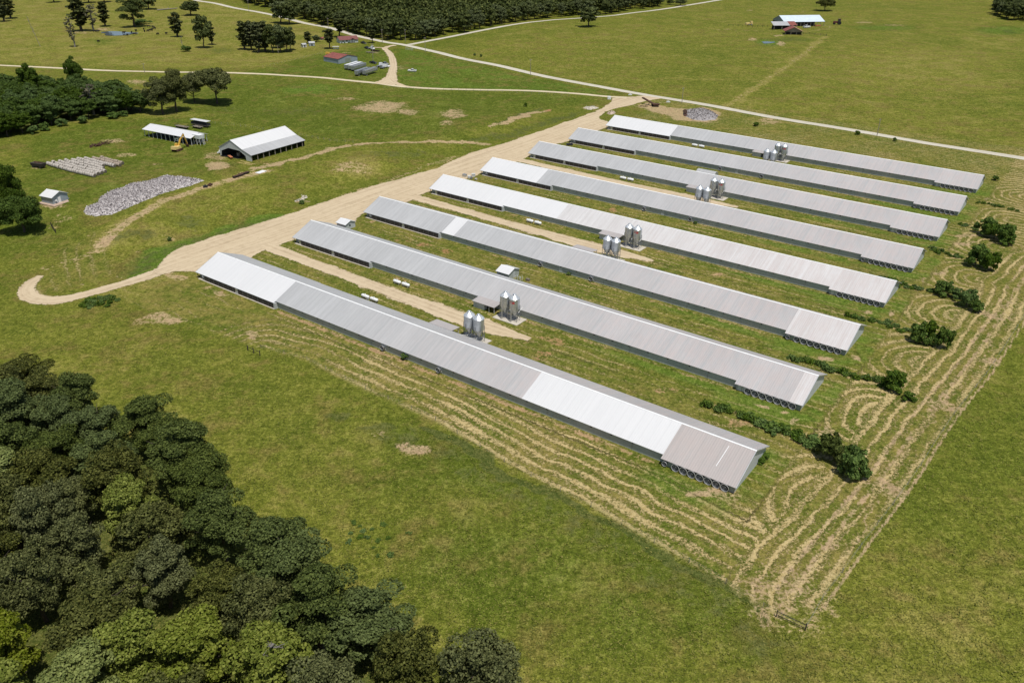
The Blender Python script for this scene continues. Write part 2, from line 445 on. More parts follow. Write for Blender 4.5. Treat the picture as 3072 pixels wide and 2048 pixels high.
M_COW = plain('black_cattle_hide', (.016, .013, .012), .6, 0, .2)
M_BALE = plain('weathered_hay', (.46, .415, .36), .95, 0, .25, 2.2)
M_BALEBROWN = plain('brown_weathered_hay', (.35, .285, .22), .95, 0, .22, 2.2)
M_BALEEND = plain('hay_cut_end', (.15, .13, .095), .95, 0, .3, 4)
M_POND = plain('pond_water', (.10, .125, .14), .08, 0, .1, .3, .5)
M_OAK = leaf_mat('oak_leaves', (0.032, 0.040, 0.009), (0.164, 0.172, 0.048), .16)
M_OAKG = leaf_mat('green_leaves', (0.030, 0.045, 0.008), (0.132, 0.164, 0.034), .16)
M_LIME = leaf_mat('lime_leaves', (0.090, 0.118, 0.013), (0.260, 0.288, 0.057), .2)
M_GROVE = leaf_mat('grove_leaves', (0.024, 0.048, 0.006), (0.112, 0.168, 0.027), .16)
M_TUFT = leaf_mat('meadow_tufts', (.085, .110, .014), (.270, .250, .060), .2)
M_PINE = leaf_mat('pine_needles', (.034, .044, .014), (.125, .135, .044), .1)
M_SHRUB = leaf_mat('shrub_leaves', (.034, .072, .010), (.140, .205, .034), .15)
M_GREYLEAF = leaf_mat('sparse_grey_leaves', (.075, .070, .042), (.16, .145, .085), .12)
M_FAR = leaf_mat('wood_leaves', (.040, .056, .018), (.150, .172, .056), .14)
# ------------------------------------------------------------------ ground sheet with its grass, soil and mowing masks
def poly_dist(X, Y, pts, reach=60.0):
    """distance to a polyline, only worked out within reach"""
    P = np.array([tuple(q)[:2] for q in pts], float)
    D = np.full(X.shape, 1e6)
    for a, b in zip(P[:-1], P[1:]):
        lo = np.minimum(a, b) - reach; hi = np.maximum(a, b) + reach
        k = np.nonzero((X > lo[0]) & (X < hi[0]) & (Y > lo[1]) & (Y < hi[1]))[0]
        if not len(k): continue
        d = b - a; L = max(d @ d, 1e-9)
        t = np.clip(((X[k] - a[0]) * d[0] + (Y[k] - a[1]) * d[1]) / L, 0, 1)
        D[k] = np.minimum(D[k], np.hypot(X[k] - a[0] - t * d[0], Y[k] - a[1] - t * d[1]))
    return D
def poly_sd(X, Y, pts, reach=60.0):
    """signed distance to a polygon, positive inside"""
    P = np.array([tuple(q)[:2] for q in pts], float)
    D = poly_dist(X, Y, np.vstack([P, P[:1]]), reach)
    ins = np.zeros(X.shape, bool)
    for a, b in zip(P, np.roll(P, -1, 0)):
        if a[1] == b[1]: continue
        c = (a[1] > Y) != (b[1] > Y)
        ins ^= c & (X < (b[0] - a[0]) * (Y - a[1]) / (b[1] - a[1]) + a[0])
    return np.where(ins, np.minimum(D, reach), -D)

rad = [0.0, 15, 30, 45, 58]
r_ = 66.0
while r_ < 1500: rad.append(r_); r_ *= 1.0044
while r_ < 9500: rad.append(r_); r_ *= 1.18
rad = np.array(rad)
fine = np.radians(np.linspace(-50, 50, 640)); rest = np.radians(np.linspace(50, 310, 60)[1:-1])
ang = np.concatenate([fine, rest])
RR, AA = np.meshgrid(rad, ang, indexing='ij')
GX = (RR * np.sin(AA)).ravel(); GY = (RR * np.cos(AA)).ravel(); GZ = height(GX, GY)
nr, na = RR.shape
i = np.arange(nr - 1)[:, None]; j = np.arange(na)[None, :]; j2 = (j + 1) % na
quads = np.stack([i * na + j, i * na + j2, (i + 1) * na + j2, (i + 1) * na + j], -1).reshape(-1, 4)[:, ::-1]
gme = np_mesh('ground', np.stack([GX, GY, GZ], -1), quads, M_GROUND, True)
ground = link(bpy.data.objects.new('ground', gme)); ground['kind'] = 'structure'

vis = np.nonzero((np.abs(np.arctan2(GX, GY)) < R(50)) & (np.hypot(GX, GY) < 1600))[0]
X, Y = GX[vis], GY[vis]
U, V = to_uv(X, Y)
A = {k: np.zeros(len(X)) for k in ('dry', 'lush', 'dirt', 'weed', 'swath', 'mown', 'red_soil', 'hay')}
WX = X + 5 * (vnoise(X / 9, Y / 9, 3) - .5) + 2 * (vnoise(X / 2.5, Y / 2.5, 4) - .5)
WY = Y + 5 * (vnoise(X / 9, Y / 9, 5) - .5) + 2 * (vnoise(X / 2.5, Y / 2.5, 6) - .5)
def put(key, val, mask): A[key][:] = np.maximum(A[key], val * mask)
def area(key, val, pts, soft=8.0): put(key, val, sstep(-soft, soft, poly_sd(WX, WY, pts)))
def line(key, val, pts, half, soft=1.0): put(key, val, 1 - sstep(half - soft, half + soft, poly_dist(WX, WY, pts, 25)))
def ruts(key, val, pts, gap=.9, half=.45, soft=.5):
    d = poly_dist(X, Y, pts, 12)
    w = .55 + .9 * vnoise(X / 5, Y / 5, 8)
    put(key, val, (1 - sstep(half, half + soft, np.abs(d - gap))) * np.clip(w, 0, 1))
def blob(key, val, c, cx, cy, rx, ry, soft=.5):
    """a patch: rx, ry are its half-sizes as seen in a crop of the photograph"""
    p = g(c, cx, cy); a = g(c, cx + rx, cy) - p; b = g(c, cx, cy - ry) - p
    M = np.linalg.inv(np.array([[a[0], b[0]], [a[1], b[1]]]))
    q = np.stack([WX - p[0], WY - p[1]], 0); w = M @ q
    put(key, val, 1 - sstep(1 - soft, 1 + soft, np.hypot(w[0], w[1])))

# pasture tone
area('dry', .55, gl(c1, (-300, -60), (1700, -10), (2349, 118), (2900, 215)) + gl(c2, (1100, 250), (1250, 440), (560, 600)) + gl(c1, (2349, 600), (0, 555), (-300, 545)), 12)
area('dry', .22, gl(c3, (0, 300), (1300, 150), (2300, 0)) + gl(c4, (2352, -20), (2352, 1260), (0, 880)) + gl(c3, (1500, 800), (0, 510)), 12)
blob('dry', .55, c4, 1450, 520, 700, 150, .8); blob('dry', .55, c4, 1750, 640, 500, 120, .8); blob('dry', .4, c4, 2100, 330, 400, 90, .8)
area('dry', .30, gl(c9, (500, 1200), (900, 700), (2349, 500), (2349, 1900), (200, 1900)), 10)
blob('dry', .75, c9, 1650, 1420, 600, 120, .8); blob('dry', .7, c9, 1250, 1180, 260, 90, .8); blob('dry', .6, c9, 1300, 640, 250, 60, .8)
area('dry', .18, gl(cD, (0, 720), (560, 800), (900, 960), (1300, 1190), (1800, 1450), (2352, 1568), (1200, 1900), (-300, 1600)), 8)
blob('lush', .55, cD, 1180, 1290, 260, 120, .8); blob('lush', .45, cD, 980, 1080, 130, 60, .8); blob('lush', .5, cD, 1500, 1420, 200, 70, .8)
blob('weed', .7, cD, 782, 958, 32, 16); blob('weed', .6, cD, 880, 990, 60, 14); blob('weed', .7, cD, 925, 1012, 60, 22); blob('dirt', .75, cD, 940, 1022, 34, 16)
blob('dirt', .55, cD, 878, 1000, 22, 10)
area('weed', 1.5, gl(cD, (-400, 860), (40, 905), (140, 960), (285, 1015), (400, 1065), (458, 1165), (545, 1245), (665, 1310), (775, 1410), (915, 1500), (1030, 1575), (1110, 1660), (1150, 1780), (1100, 2250), (-500, 2300)), 2.5)  # dark litter floor of the near wood, deepened to paint shade between crowns
area('weed', 1.5, gl(c1, (-260, 1270), (0, 1205), (250, 1150), (520, 1080), (760, 1050), (950, 1020), (1230, 995), (1260, 960), (850, 890), (250, 850), (-250, 900)), 2.5)  # same litter floor with shade painted in, under the grove
# lawns and brighter ground
area('lush', .45, gl(c2, (300, 650), (560, 600), (1080, 470), (1480, 400), (1640, 440), (1680, 500), (1650, 720), (1300, 700), (1000, 670)), 6)
area('lush', .70, gl(c2, (1720, 430), (2349, 540)) + gl(c3, (300, 610), (900, 745), (1420, 822), (1250, 845), (700, 800), (0, 782)) + gl(c2, (1800, 765), (1730, 700), (1740, 560)), 4)
area('lush', .38, gl(c2, (60, 680), (1000, 700), (1600, 770)) + gl(c3, (0, 810), (900, 840), (1250, 880), (1100, 930), (600, 950), (200, 1100)) + gl(c2, (2200, 1210), (1100, 1230), (900, 1180), (300, 1060)) + gl(c1, (1400, 1010), (1700, 960)), 10)
area('lush', .45, gl(c5, (250, 330), (900, 190), (1500, 130), (1900, 190), (2349, 310), (2300, 400), (1900, 420), (1850, 700), (1500, 640), (800, 960), (680, 1080), (250, 700)), 8)
area('lush', .40, gl(c5, (300, 640), (760, 960), (700, 1150), (500, 1300), (0, 1330), (-200, 900)), 8)
area('dry', .35, gl(c5, (900, 1150), (1500, 880), (2349, 660)) + gl(c5, (2349, 1040), (1900, 1180), (1480, 1320), (1250, 1420), (950, 1500)), 6)
blob('weed', .75, c5, 1180, 1190, 240, 50, .8); blob('weed', .6, c5, 1700, 1080, 240, 60, .8); blob('weed', .62, c2, 1750, 1350, 350, 50, .8)
blob('weed', .55, c2, 900, 980, 500, 40, .9); blob('weed', .5, c1, 2000, 960, 300, 40, .9)
blob('dry', .8, c5, 1300, 130 + 1, 100, 10)
blob('lush', 1.0, c2, 960, 780, 260, 45, .7)
# dry and bare patches beyond the yard
blob('dirt', .74, c2, 1590, 940, 230, 52); blob('dirt', .68, c2, 1850, 985, 130, 26); blob('dirt', .66, c2, 2230, 1000, 120, 45); blob('dirt', .62, c2, 2140, 1080, 70, 30)
blob('dirt', .52, c2, 1300, 870, 140, 14); blob('dirt', .58, c2, 1330, 1470, 190, 55); blob('dry', .9, c2, 1330, 1480, 260, 80, .8)
blob('dirt', .6, c1, 1190, 725, 90, 22); blob('dry', .7, c1, 1500, 1010, 300, 30)
line('dirt', .85, gl(c3, (220, 1115), (400, 1060), (560, 1000), (700, 968)), 2.4, 1.5); line('weed', .9, gl(c3, (225, 1095), (400, 1040), (560, 985), (640, 955)), 1.6, 1.0)
blob('red_soil', .9, c3, 705, 970, 50, 20)
blob('dirt', .66, c3, 1090, 948, 75, 20)
area('weed', .72, gl(c3, (0, 1215), (300, 1170), (600, 1065), (900, 985), (1060, 985), (950, 1035), (600, 1150), (300, 1245), (0, 1270)), 5)
area('dirt', .86, gl(c3, (1440, 930), (1640, 900), (1830, 950), (1950, 955), (2100, 945), (2240, 990), (2235, 1060), (2100, 1085), (1960, 1070), (1820, 1055), (1640, 990)), 4); blob('dirt', .5, c3, 1700, 900, 120, 16)
blob('dry', .8, c3, 1900, 935, 150, 25); blob('dirt', .6, c4, 300, 975, 110, 32); blob('dry', .7, c4, 200, 1010, 300, 60)
blob('dirt', .85, c5, 1920, 575, 120, 38); blob('dirt', .55, c5, 1900, 500, 130, 40); blob('lush', .9, c5, 2060, 560, 70, 22); blob('dirt', .6, c5, 1100, 485, 90, 20); blob('dirt', .55, c5, 1400, 566, 60, 10)
blob('dirt', .65, c5, 1020, 360, 100, 20); blob('dirt', .7, c5, 480, 925, 150, 30); blob('dirt', .55, c5, 780, 1190, 50, 10); blob('dirt', .6, c5, 340, 605, 60, 12)
blob('dirt', .55, c5, 1450, 1215, 70, 40); blob('dirt', .6, c5, 1290, 1305, 35, 16); blob('dirt', .45, c5, 480, 1060, 90, 50)
blob('dirt', .62, c6, 1100, 665, 70, 8); blob('dirt', .66, c6, 770, 748, 40, 10); blob('dirt', .62, c6, 1550, 670, 160, 40); blob('dirt', .66, c6, 1450, 1060, 230, 55); blob('dirt', .66, c6, 2210, 1190, 55, 26)
blob('dirt', .60, c6, 1950, 830, 50, 32); blob('dirt', .5, c6, 1870, 780, 60, 20)
blob('dirt', .62, cM, 240, 230, 130, 40)
# farm tracks
trk = gl(c2, (2349, 1250), (1900, 1245), (1400, 1265), (1150, 1310), (900, 1390), (700, 1440), (500, 1475))
line('dirt', .88, gl(c3, (240, 1280), (0, 1252)) + trk, 1.7, .8); line('dirt', .6, trk[3:], 2.6, 1.0)
trk2 = gl(c5, (2349, 625), (2000, 705), (1700, 800), (1450, 890), (1200, 1020), (1000, 1180), (880, 1290))
line('dry', .8, trk2, 4.0, 2.0); ruts('dirt', .95, trk2, 1.0, .5, .5); line('dirt', .55, trk2, 3.0, 1.5); ruts('dirt', .6, gl(c5, (880, 1290), (780, 1360), (600, 1420), (400, 1480)), 1.0, .4)
line('dirt', .46, gl(c5, (1880, 760), (2200, 620), (2349, 580)), 2.0, 1.2)
ft = gl(c4, (-250, 960), (0, 830), (200, 690), (400, 560), (600, 410), (740, 300))
line('dry', .9, ft, 3.2, 1.6); ruts('dirt', .50, ft, 1.3, .6, .6)
line('dirt', .55, gl(c4, (0, 250), (330, 252), (560, 256), (740, 240), (800, 222), (760, 205), (700, 212)), 1.8, 1.2)
line('dirt', .60, gl(c4, (-220, 236), (0, 240)), 2.0, 1.2); blob('dirt', .6, c4, 1060, 184, 90, 8); blob('dirt', .55, c4, 1300, 205, 100, 8); blob('lush', .9, c4, 1230, 225, 260, 26, .7)
blob('lush', .9, c4, 2180, 245, 200, 34, .7); blob('dirt', .7, c4, 140, 320, 36, 12); blob('dirt', .7, c4, 390, 355, 40, 22); blob('lush', 1.0, c4, 280, 345, 110, 30); blob('weed', .6, c4, 470, 320, 200, 26, .7); blob('dirt', .62, c4, 370, 290, 50, 10)
blob('weed', .65, c4, 2230, 260, 60, 20); blob('dirt', .6, c4, 130, 88, 40, 6); blob('dirt', .6, c4, 575, 92, 26, 5)
blob('dirt', .62, c1, 900, 258, 90, 18); blob('dirt', .5, c1, 720, 285, 110, 14); blob('weed', .6, c1, 1950, 445, 170, 26, .7); blob('lush', .6, c1, 900, 360, 120, 30, .8)
blob('dirt', .5, c2, 1770, 590, 60, 26, .8); blob('dirt', .6, c2, 1520, 465, 60, 8)
# verge weeds along the yard and the roads
line('lush', 1.3, gl(c5, (1255, 1500), (1290, 1420), (1480, 1330), (1900, 1195), (2349, 1035)), 5.5, 2.5)
line('weed', .62, gl(c5, (1255, 1500), (1290, 1420), (1480, 1330), (1900, 1195), (2349, 1035)), 2.6, 1.5)
line('lush', .8, gl(c4, (480, 1015), (1000, 1085), (1500, 1190), (2000, 1260), (2352, 1310)), 3, 2); line('weed', .6, gl(c4, (700, 1045), (1000, 1085), (1500, 1190), (2000, 1260), (2352, 1310)), 1.6, 1.2)
line('dry', .9, gl(cD, (800, 480), (980, 405), (1130, 355), (1300, 290)), 4, 2); line('dirt', .52, gl(cM, (600, 290), (900, 190), (1250, 75), (1500, -10)) + gl(cN, (300, 330), (700, 200), (1100, 130)), 2.2, 1.4)

# mown ground round the poultry houses: hay left in swaths along the houses, in loops beyond their fan ends
FENCE = gl(c8, (2600, -300), (2430, -60), (2330, 180), (2030, 640), (1740, 1000), (1530, 1310)) + gl(c9, (1430, 10), (1230, 290), (960, 640), (700, 1000), (520, 1240)) 
CORNER = g(c9, 420, 1440)
FRONT = gl(c9, (165, 1315)) + gl(cD, (1650, 1330), (1350, 1160), (1180, 1075), (1000, 965), (830, 890), (700, 825), (600, 800))
inside = poly_sd(X, Y, [farm(240, 330), farm(-10, 330), farm(-14, -10), farm(-16, -34)] + FRONT[::-1] + FENCE[::-1], 200)
base_m = sstep(-1.0, 1.5, inside)
wob = 2.2 * (fbm(X / 22, Y / 22, 11) - .5)
nearest = np.argmin([np.abs(V - h) for h in HV], 0); vc = np.take(HV, nearest)
strip = V - vc
sw = np.where(V < 0, V + 2.5 * (fbm(U / 40, V / 12, 83) - .5) * sstep(120, 20, U), strip)                      # along the houses
mm = np.where(V < -10, 1.0, .85)
cell = U > 177
cu, hw = 192.0, 12.0
qx, qy = np.abs(U - cu) - 6, np.abs(strip) - 8
loop = 13 * ((np.abs(U - cu) / 13.5) ** 2.6 + (np.abs(strip + 1) / 13) ** 2.6) ** (1 / 2.6)
kl = sstep(176, 181, U) * (1 - sstep(203, 206, U)) * (V > -22)
fd = poly_dist(X, Y, FENCE, 40)
kr = (1 - sstep(13, 16, fd)) * (U > 150)
sw = np.where(kl > .5, loop * 1.0, sw); mm = np.where(kl > .5, 1.0, mm)
sw = np.where(kr > .5, fd, sw); mm = np.where(kr > .5, 1.0, mm)
sw2 = poly_dist(X, Y, FRONT, 40)
kf = (1 - sstep(15, 19, sw2)) * (V < -12)
sw = np.where((kf > .5) & (kr < .5), sw2, sw)
mm = mm * base_m * np.where(V > -10, np.where(U < 176, sstep(-8, 4, U) * .9, 1), sstep(-20, 10, U))
A['mown'] = np.clip(mm * (.88 + .5 * (fbm(X / 14, Y / 14, 21) - .45)), 0, 1.1)
A['swath'] = sw + wob * .8
hk_ = np.where(V < -10, sstep(15, 95, U), .25 + .25 * sstep(40, 160, U)); hk_ = np.where((kl > .5) | (kr > .5), 1.0, hk_); hk_ = np.where((kf > .5) & (kr < .5), np.maximum(hk_, .5), hk_); A['hay'] = hk_
d_end = np.maximum(np.abs(U - 175.0) - 2.6, 0)
lushend = (1 - sstep(-1.2, 1.8, d_end + 3.0 * (fbm(X / 3, Y / 3, 61) - .5))) * (1 - sstep(8.5, 12, np.abs(strip + .8) + 3 * (fbm(X / 4, Y / 4, 62) - .5))) * (V > -15)
put('lush', 1.4, lushend); A['mown'] *= 1 - .9 * lushend
side = (1 - sstep(.5, 3.5, np.abs(strip + 11.0))) * sstep(95, 140, U) * (1 - sstep(174, 179, U)) * np.isin(nearest, [2, 3, 4, 5, 6, 1])
put('lush', 1.2, side); A['mown'] *= 1 - .8 * side
fans = (1 - sstep(2.0, 5, np.abs(strip + 13.5))) * sstep(150, 158, U) * (1 - sstep(172, 178, U))
put('lush', 1.2, fans); A['mown'] *= 1 - .6 * fans
put('lush', .5, ((strip > 8) & (U > 20) & (U < 176) & (V < 250)) * .8)
# heavy hay in the lower right corner, two worn lines beside the fence
ruts('dirt', .66, [(p[0], p[1]) for p in np.asarray(FENCE)[:, :2] + UU * -6.0], 1.1, .35, .45)
line('dirt', .56, [(p[0], p[1]) for p in np.asarray(FENCE)[:, :2] + UU * -3.6], .45, .4)
for cc in (g(c8, 1580, 930), g(c8, 1990, 520), g(c8, 2080, 130), g(c9, 1120, 170)):
    put('dirt', .60, 1 - sstep(1.5, 5, np.hypot(WX - cc[0], WY - cc[1])))
put('dirt', .50, (1 - sstep(5, 14, np.hypot(X - g(c9, 260, 1180)[0], Y - g(c9, 260, 1180)[1]))))
put('dry', .9, sstep(-2, 2, inside) * .6 * (V < -10))
FR = FRONT[:5]
FO = [q[:2] - VV * 1.6 for q in FR]
line('weed', 1.1, FO, 1.3, .8); line('lush', .45, [q[:2] - VV * 7 for q in FR], 6, 5); line('weed', .50, [q[:2] - VV * 6 for q in FR], 5, 4)
fl_ = poly_dist(X, Y, [q[:2] + UU * .8 for q in FENCE], 12); put('dirt', .8, 1 - sstep(.15, .6, fl_)); A['mown'] *= 1 - .8 * (1 - sstep(.6, 1.6, poly_dist(X, Y, FO, 12)))
# soil at the fan ends, beside the walls, on the drives between the houses
for c, cx, cy, rx, ry in ((cQ, 1440, 840, 160, 55), (cQ, 1950, 150, 105, 42), (cR, 1900, 1540, 190, 40), (cQ, 590, 1470, 50, 22), (cQ, 760, 1530, 80, 24), (c8, 560, 1150, 60, 60),
                          (c8, 320, 1030, 36, 40), (c8, 860, 490, 40, 30), (c8, 1215, 130, 34, 40), (c7, 1540, 1215, 60, 26), (c7, 1455, 1280, 26, 26), (c7, 1830, 890, 100, 30), (c7, 1850, 980, 90, 24), (c7, 2040, 572, 40, 16), (cQ, 1500, 870, 90, 30)):
    blob('dirt', .70, c, cx, cy, rx, ry)
for c, cx, cy, rx, ry, rd in ((cM, 1900, 930, 110, 26, .9), (cM, 2150, 960, 80, 18, .9), (cM, 1400, 640, 120, 30, .3), (cA, 1230, 355, 60, 10, .9), (cA, 1420, 405, 80, 20, .9), (cA, 1590, 460, 70, 18, 1.0), (cB, 680, 815, 90, 22, .8),
                              (cB, 1640, 1390, 130, 26, .3), (cR, 1600, 700, 120, 26, .5), (cR, 2120, 960, 120, 40, .5), (cR, 680, 330, 100, 30, .7), (cR, 600, 430, 80, 24, .8), (cA, 2280, 1270, 90, 30, .5), (cB, 1900, 550, 80, 12, .4)):
    blob('dirt', .60, c, cx, cy, rx, ry); blob('red_soil', rd, c, cx, cy, rx * 1.2, ry * 1.2)
for k, h in enumerate(HV):
    band = (1 - sstep(.3, 1.3, np.abs(V - h + 9.2))) * (U > 38) * (U < 157)
    put('dirt', .72 if k == 0 else .48, band * (.55 + .8 * fbm(U / 7, V / 7, 40 + k)))
    put('red_soil', .35, band)
A['mown'] = np.clip(A['mown'], 0, 1) * (poly_sd(X, Y, [farm(-40, 300), farm(-4, 300), farm(-4, -14), farm(-40, -14)], 30) < 0)
A['dirt'] = np.clip(A['dirt'] , 0, 1)
bm = sstep(-3, 5, poly_sd(WX, WY, gl(c6, (930, 260), (960, 440), (980, 590), (1000, 680), (760, 730), (560, 790), (400, 830), (310, 800), (330, 720), (420, 640), (500, 520), (620, 400), (800, 260)), 40))
A['mown'] = np.where(bm > .3, np.maximum(A['mown'], .62 * bm), A['mown']); A['swath'] = np.where(bm > .3, .8 * poly_dist(X, Y, gl(c6, (1100, 130), (960, 280), (935, 440), (970, 590), (1010, 690)), 120), A['swath']); A['hay'] = np.where(bm > .3, .32, A['hay'])
full = np.zeros(len(GX), np.float32)
for k, a in A.items():
    at_ = gme.attributes.new(k, 'FLOAT', 'POINT'); full[:] = 0; full[vis] = a
    at_.data.foreach_set('value', full)

# ------------------------------------------------------------------ roads and the gravel yard, laid just above the ground
LIFT = [.05]
def strip_mesh(name, pts, width, mat, step=3.0, rough=.35, closed=False):
    P = np.asarray([q[:2] for q in pts], float)
    # smooth the centre line
    d = np.concatenate([[0], np.cumsum(np.hypot(*np.diff(P, axis=0).T))])
    n = max(4, int(d[-1] / step)); s = np.linspace(0, d[-1], n)
    C = np.stack([np.interp(s, d, P[:, 0]), np.interp(s, d, P[:, 1])], -1)
    for _ in range(4): C[1:-1] = .25 * C[:-2] + .5 * C[1:-1] + .25 * C[2:]
    T = np.gradient(C, axis=0); T /= np.linalg.norm(T, axis=1)[:, None]; N = np.stack([-T[:, 1], T[:, 0]], -1)
    W = np.interp(s / d[-1], np.linspace(0, 1, len(width)), width) if isinstance(width, (list, tuple)) else np.full(n, width)
    cols = 9; vs = []; uvs = []
    LIFT[0] += .004
    for k in range(cols):
        f = k / (cols - 1) - .5
        off = f * W
        if k in (0, cols - 1): off = off + np.sign(f) * rough * (fbm(s / 2.3, s * 0 + k, 77) - .5) * 2 + np.sign(f) * rough * (vnoise(s / 9, s * 0, 70 + k) - .5)
        q = C + N * off[:, None]
        edge = .04 if k in (0, cols - 1) else 0
        vs.append(np.stack([q[:, 0], q[:, 1], height(q[:, 0], q[:, 1]) + LIFT[0] - edge], -1)); uvs.append(np.stack([f * W, s], -1))
    vs = np.stack(vs, 1).reshape(-1, 3); uvs = np.stack(uvs, 1).reshape(-1, 2)
    i = np.arange(n - 1)[:, None]; j = np.arange(cols - 1)[None]
    q = np.stack([i * cols + j, i * cols + j + 1, (i + 1) * cols + j + 1, (i + 1) * cols + j], -1).reshape(-1, 4)[:, ::-1]
    me = np_mesh(name, vs, q, mat, True)
    ul = me.uv_layers.new(name='UVMap')
    li = np.zeros(len(me.loops), np.int32); me.loops.foreach_get('vertex_index', li)
    ul.data.foreach_set('uv', uvs[li].astype(np.float32).ravel())
    ia = me.attributes.new('inset', 'FLOAT', 'POINT'); fr = np.abs(np.linspace(-.5, .5, cols))
    ia.data.foreach_set('value', ((.5 - fr)[None, :] * W[:, None] + .0).astype(np.float32).ravel())
    o = link(bpy.data.objects.new(name, me)); o['kind'] = 'structure'
    return o

def sheet(name, pts, mat, res=1.6, rough=.9):
    """a flat area with an irregular edge, as a fine grid cut to the outline"""
    P = np.asarray([q[:2] for q in pts], float)
    # densify and roughen the outline
    out = []
    for a, b in zip(P, np.roll(P, -1, 0)):
        n = max(1, int(np.hypot(*(b - a)) / 1.5))
        for k in range(n): out.append(a + (b - a) * k / n)
    O = np.array(out)
    for _ in range(3): O = .25 * np.roll(O, 1, 0) + .5 * O + .25 * np.roll(O, -1, 0)
    nx = vnoise(O[:, 0] / 3, O[:, 1] / 3, 91) - .5; ny = vnoise(O[:, 0] / 3, O[:, 1] / 3, 92) - .5
    O = O + rough * np.stack([nx, ny], -1)
    LIFT[0] += .004
    from mathutils.geometry import delaunay_2d_cdt
    lo, hi = O.min(0), O.max(0)
    gx, gy = np.meshgrid(np.arange(lo[0], hi[0], res * 2.5), np.arange(lo[1], hi[1], res * 2.5))
    gx, gy = gx.ravel(), gy.ravel()
    k = poly_sd(gx, gy, O, 6) > .7
    pv = [Vector(q) for q in O] + [Vector(q) for q in zip(gx[k], gy[k])]
    r = delaunay_2d_cdt(pv, [], [list(range(len(O)))], 1, 1e-4)
    vs = np.array([(q.x, q.y) for q in r[0]])
    z = height(vs[:, 0], vs[:, 1]) + LIFT[0]
    me = bpy.data.meshes.new(name); me.from_pydata([(a, b, c) for (a, b), c in zip(vs, z)], [], [tuple(f) for f in r[2]])
    me.materials.append(mat); me.polygons.foreach_set('use_smooth', [True] * len(me.polygons))
    ul = me.uv_layers.new(name='UVMap')
    li = np.zeros(len(me.loops), np.int32); me.loops.foreach_get('vertex_index', li)
    uu, vv = to_uv(vs[:, 0], vs[:, 1])
    ul.data.foreach_set('uv', np.stack([uu, vv], -1)[li].astype(np.float32).ravel())
    ia = me.attributes.new('inset', 'FLOAT', 'POINT'); ia.data.foreach_set('value', np.maximum(poly_sd(vs[:, 0], vs[:, 1], O, 6), 0).astype(np.float32))
    me.update()
    if sum(p.normal.z for p in me.polygons) < 0: me.flip_normals()
    o = link(bpy.data.objects.new(name, me)); o['kind'] = 'structure'
    return o

yard_px = [(1945, 286), (1894, 290), (1836, 293), (1832, 306), (1802, 327), (1740, 350.8), (1689, 368), (1604, 398.5), (1502, 432.6), (1400, 461.5), (1306, 505), (1107, 561.7), (979, 602.5), (860, 643), (800, 662), (681, 697), (545, 739.4),
           (490, 770), (472, 804), (466.6, 813), (440, 822), (455, 832), (476.8, 826), (521, 814.6), (551.8, 817), (589, 816), (650, 830), (740, 800), (763, 768), (800, 752), (834, 741), (860, 727), (881, 722),
           (935, 705), (1040, 695), (1057, 686), (1075, 655), (1086, 645), (1110, 636), (1240, 604), (1252, 589), (1287, 579), (1330, 562), (1393, 541), (1440, 523), (1470, 510), (1560, 485), (1566, 479), (1590, 470), (1620, 457), (1669, 433), (1713, 424), (1745, 410),
           (1808, 388), (1822, 384), (1838, 372), (1825, 364), (1798, 358), (1801, 349), (1815, 339), (1835, 330), (1866, 323), (1853, 326), (1894, 317), (1924, 308), (1962, 300), (1990, 297), (1975, 290)]
strip_mesh('loop_road', [at(*q) for q in ((520, 800), (470, 819), (417, 836.5), (340.6, 859), (255, 885), (187, 901), (140, 904), (100, 897), (77, 884), (75, 866), (88, 849), (108, 836), (124, 827))], [9, 7, 6.2, 5.8, 5.6, 5.6, 6, 6.5, 6.5, 6.2, 5.6, 4.8, 3.2], M_YARD, 2.0, .35)
sheet('gravel_yard', [at(*q) for q in yard_px], M_YARD)
drive_uv = [(-6, 21.5), (4.5, 21.0), (24, 20.4), (45, 19.7), (64, 19.1), (81, 18.6), (92, 19.2), (104, 19.9)]
for k, v0 in ((0, 0), (2, HV[2] + (-1.6)), (4, HV[4] - 1.5)):
    strip_mesh('gravel_drive', [farm(u, v0 + v) for u, v in drive_uv], [6.8, 6.2, 6.0, 6.0, 6.4, 7.6, 8.5, 3.0], M_YARD, 2.0, .7)
strip_mesh('public_road', [at(*q) for q in ((400, -36), (490, -20), (586, 1), (600, 4), (746, 32), (818, 45), (893, 65), (985, 83), (1043, 100), (1104, 116), (1158.6, 127.7), (1213, 134.5), (1278, 150), (1400, 179), (1590.7, 219.7), (1740.6, 250), (1893.9, 277.6), (2047, 303), (2200, 329.7), (2407.6, 367), (2630, 403.4), (2830, 437.5), (3072, 475.7), (3300, 512), (3600, 562))], 6.2, M_ROAD, 4, .25)
strip_mesh('side_road', [at(*q) for q in ((1225, 135), (1281, 124), (1400, 101), (1481.7, 85), (1584, 68), (1660, 60), (1750, 54), (1839, 47.7), (1945, 34), (2047, 18.7), (2163, 0), (2300, -24), (2420, -45))], 5.5, M_ROAD, 4, .3)
strip_mesh('farm_lane', [at(*q) for q in ((-220, 184), (0, 196.5), (204, 206), (340, 213), (511, 217), (681, 218.5), (804, 223), (940.6, 231.6), (1042.8, 241.8), (1131, 250), (1196, 259.5), (1281, 265.7), (1400, 269), (1536, 270.8), (1638, 275), (1740.6, 282), (1825.7, 291), (1880, 293))], 4.6, M_LANE, 3, .3)
strip_mesh('house_driveway', [at(*q) for q in ((1185, 136), (1160, 141), (1152, 146), (1166, 157), (1176, 172), (1180.7, 197.5), (1176, 224.8), (1168, 243), (1150, 254))], [5, 5.5, 6, 6, 6, 6.5, 8, 16], M_YARD, 2.5, .5)
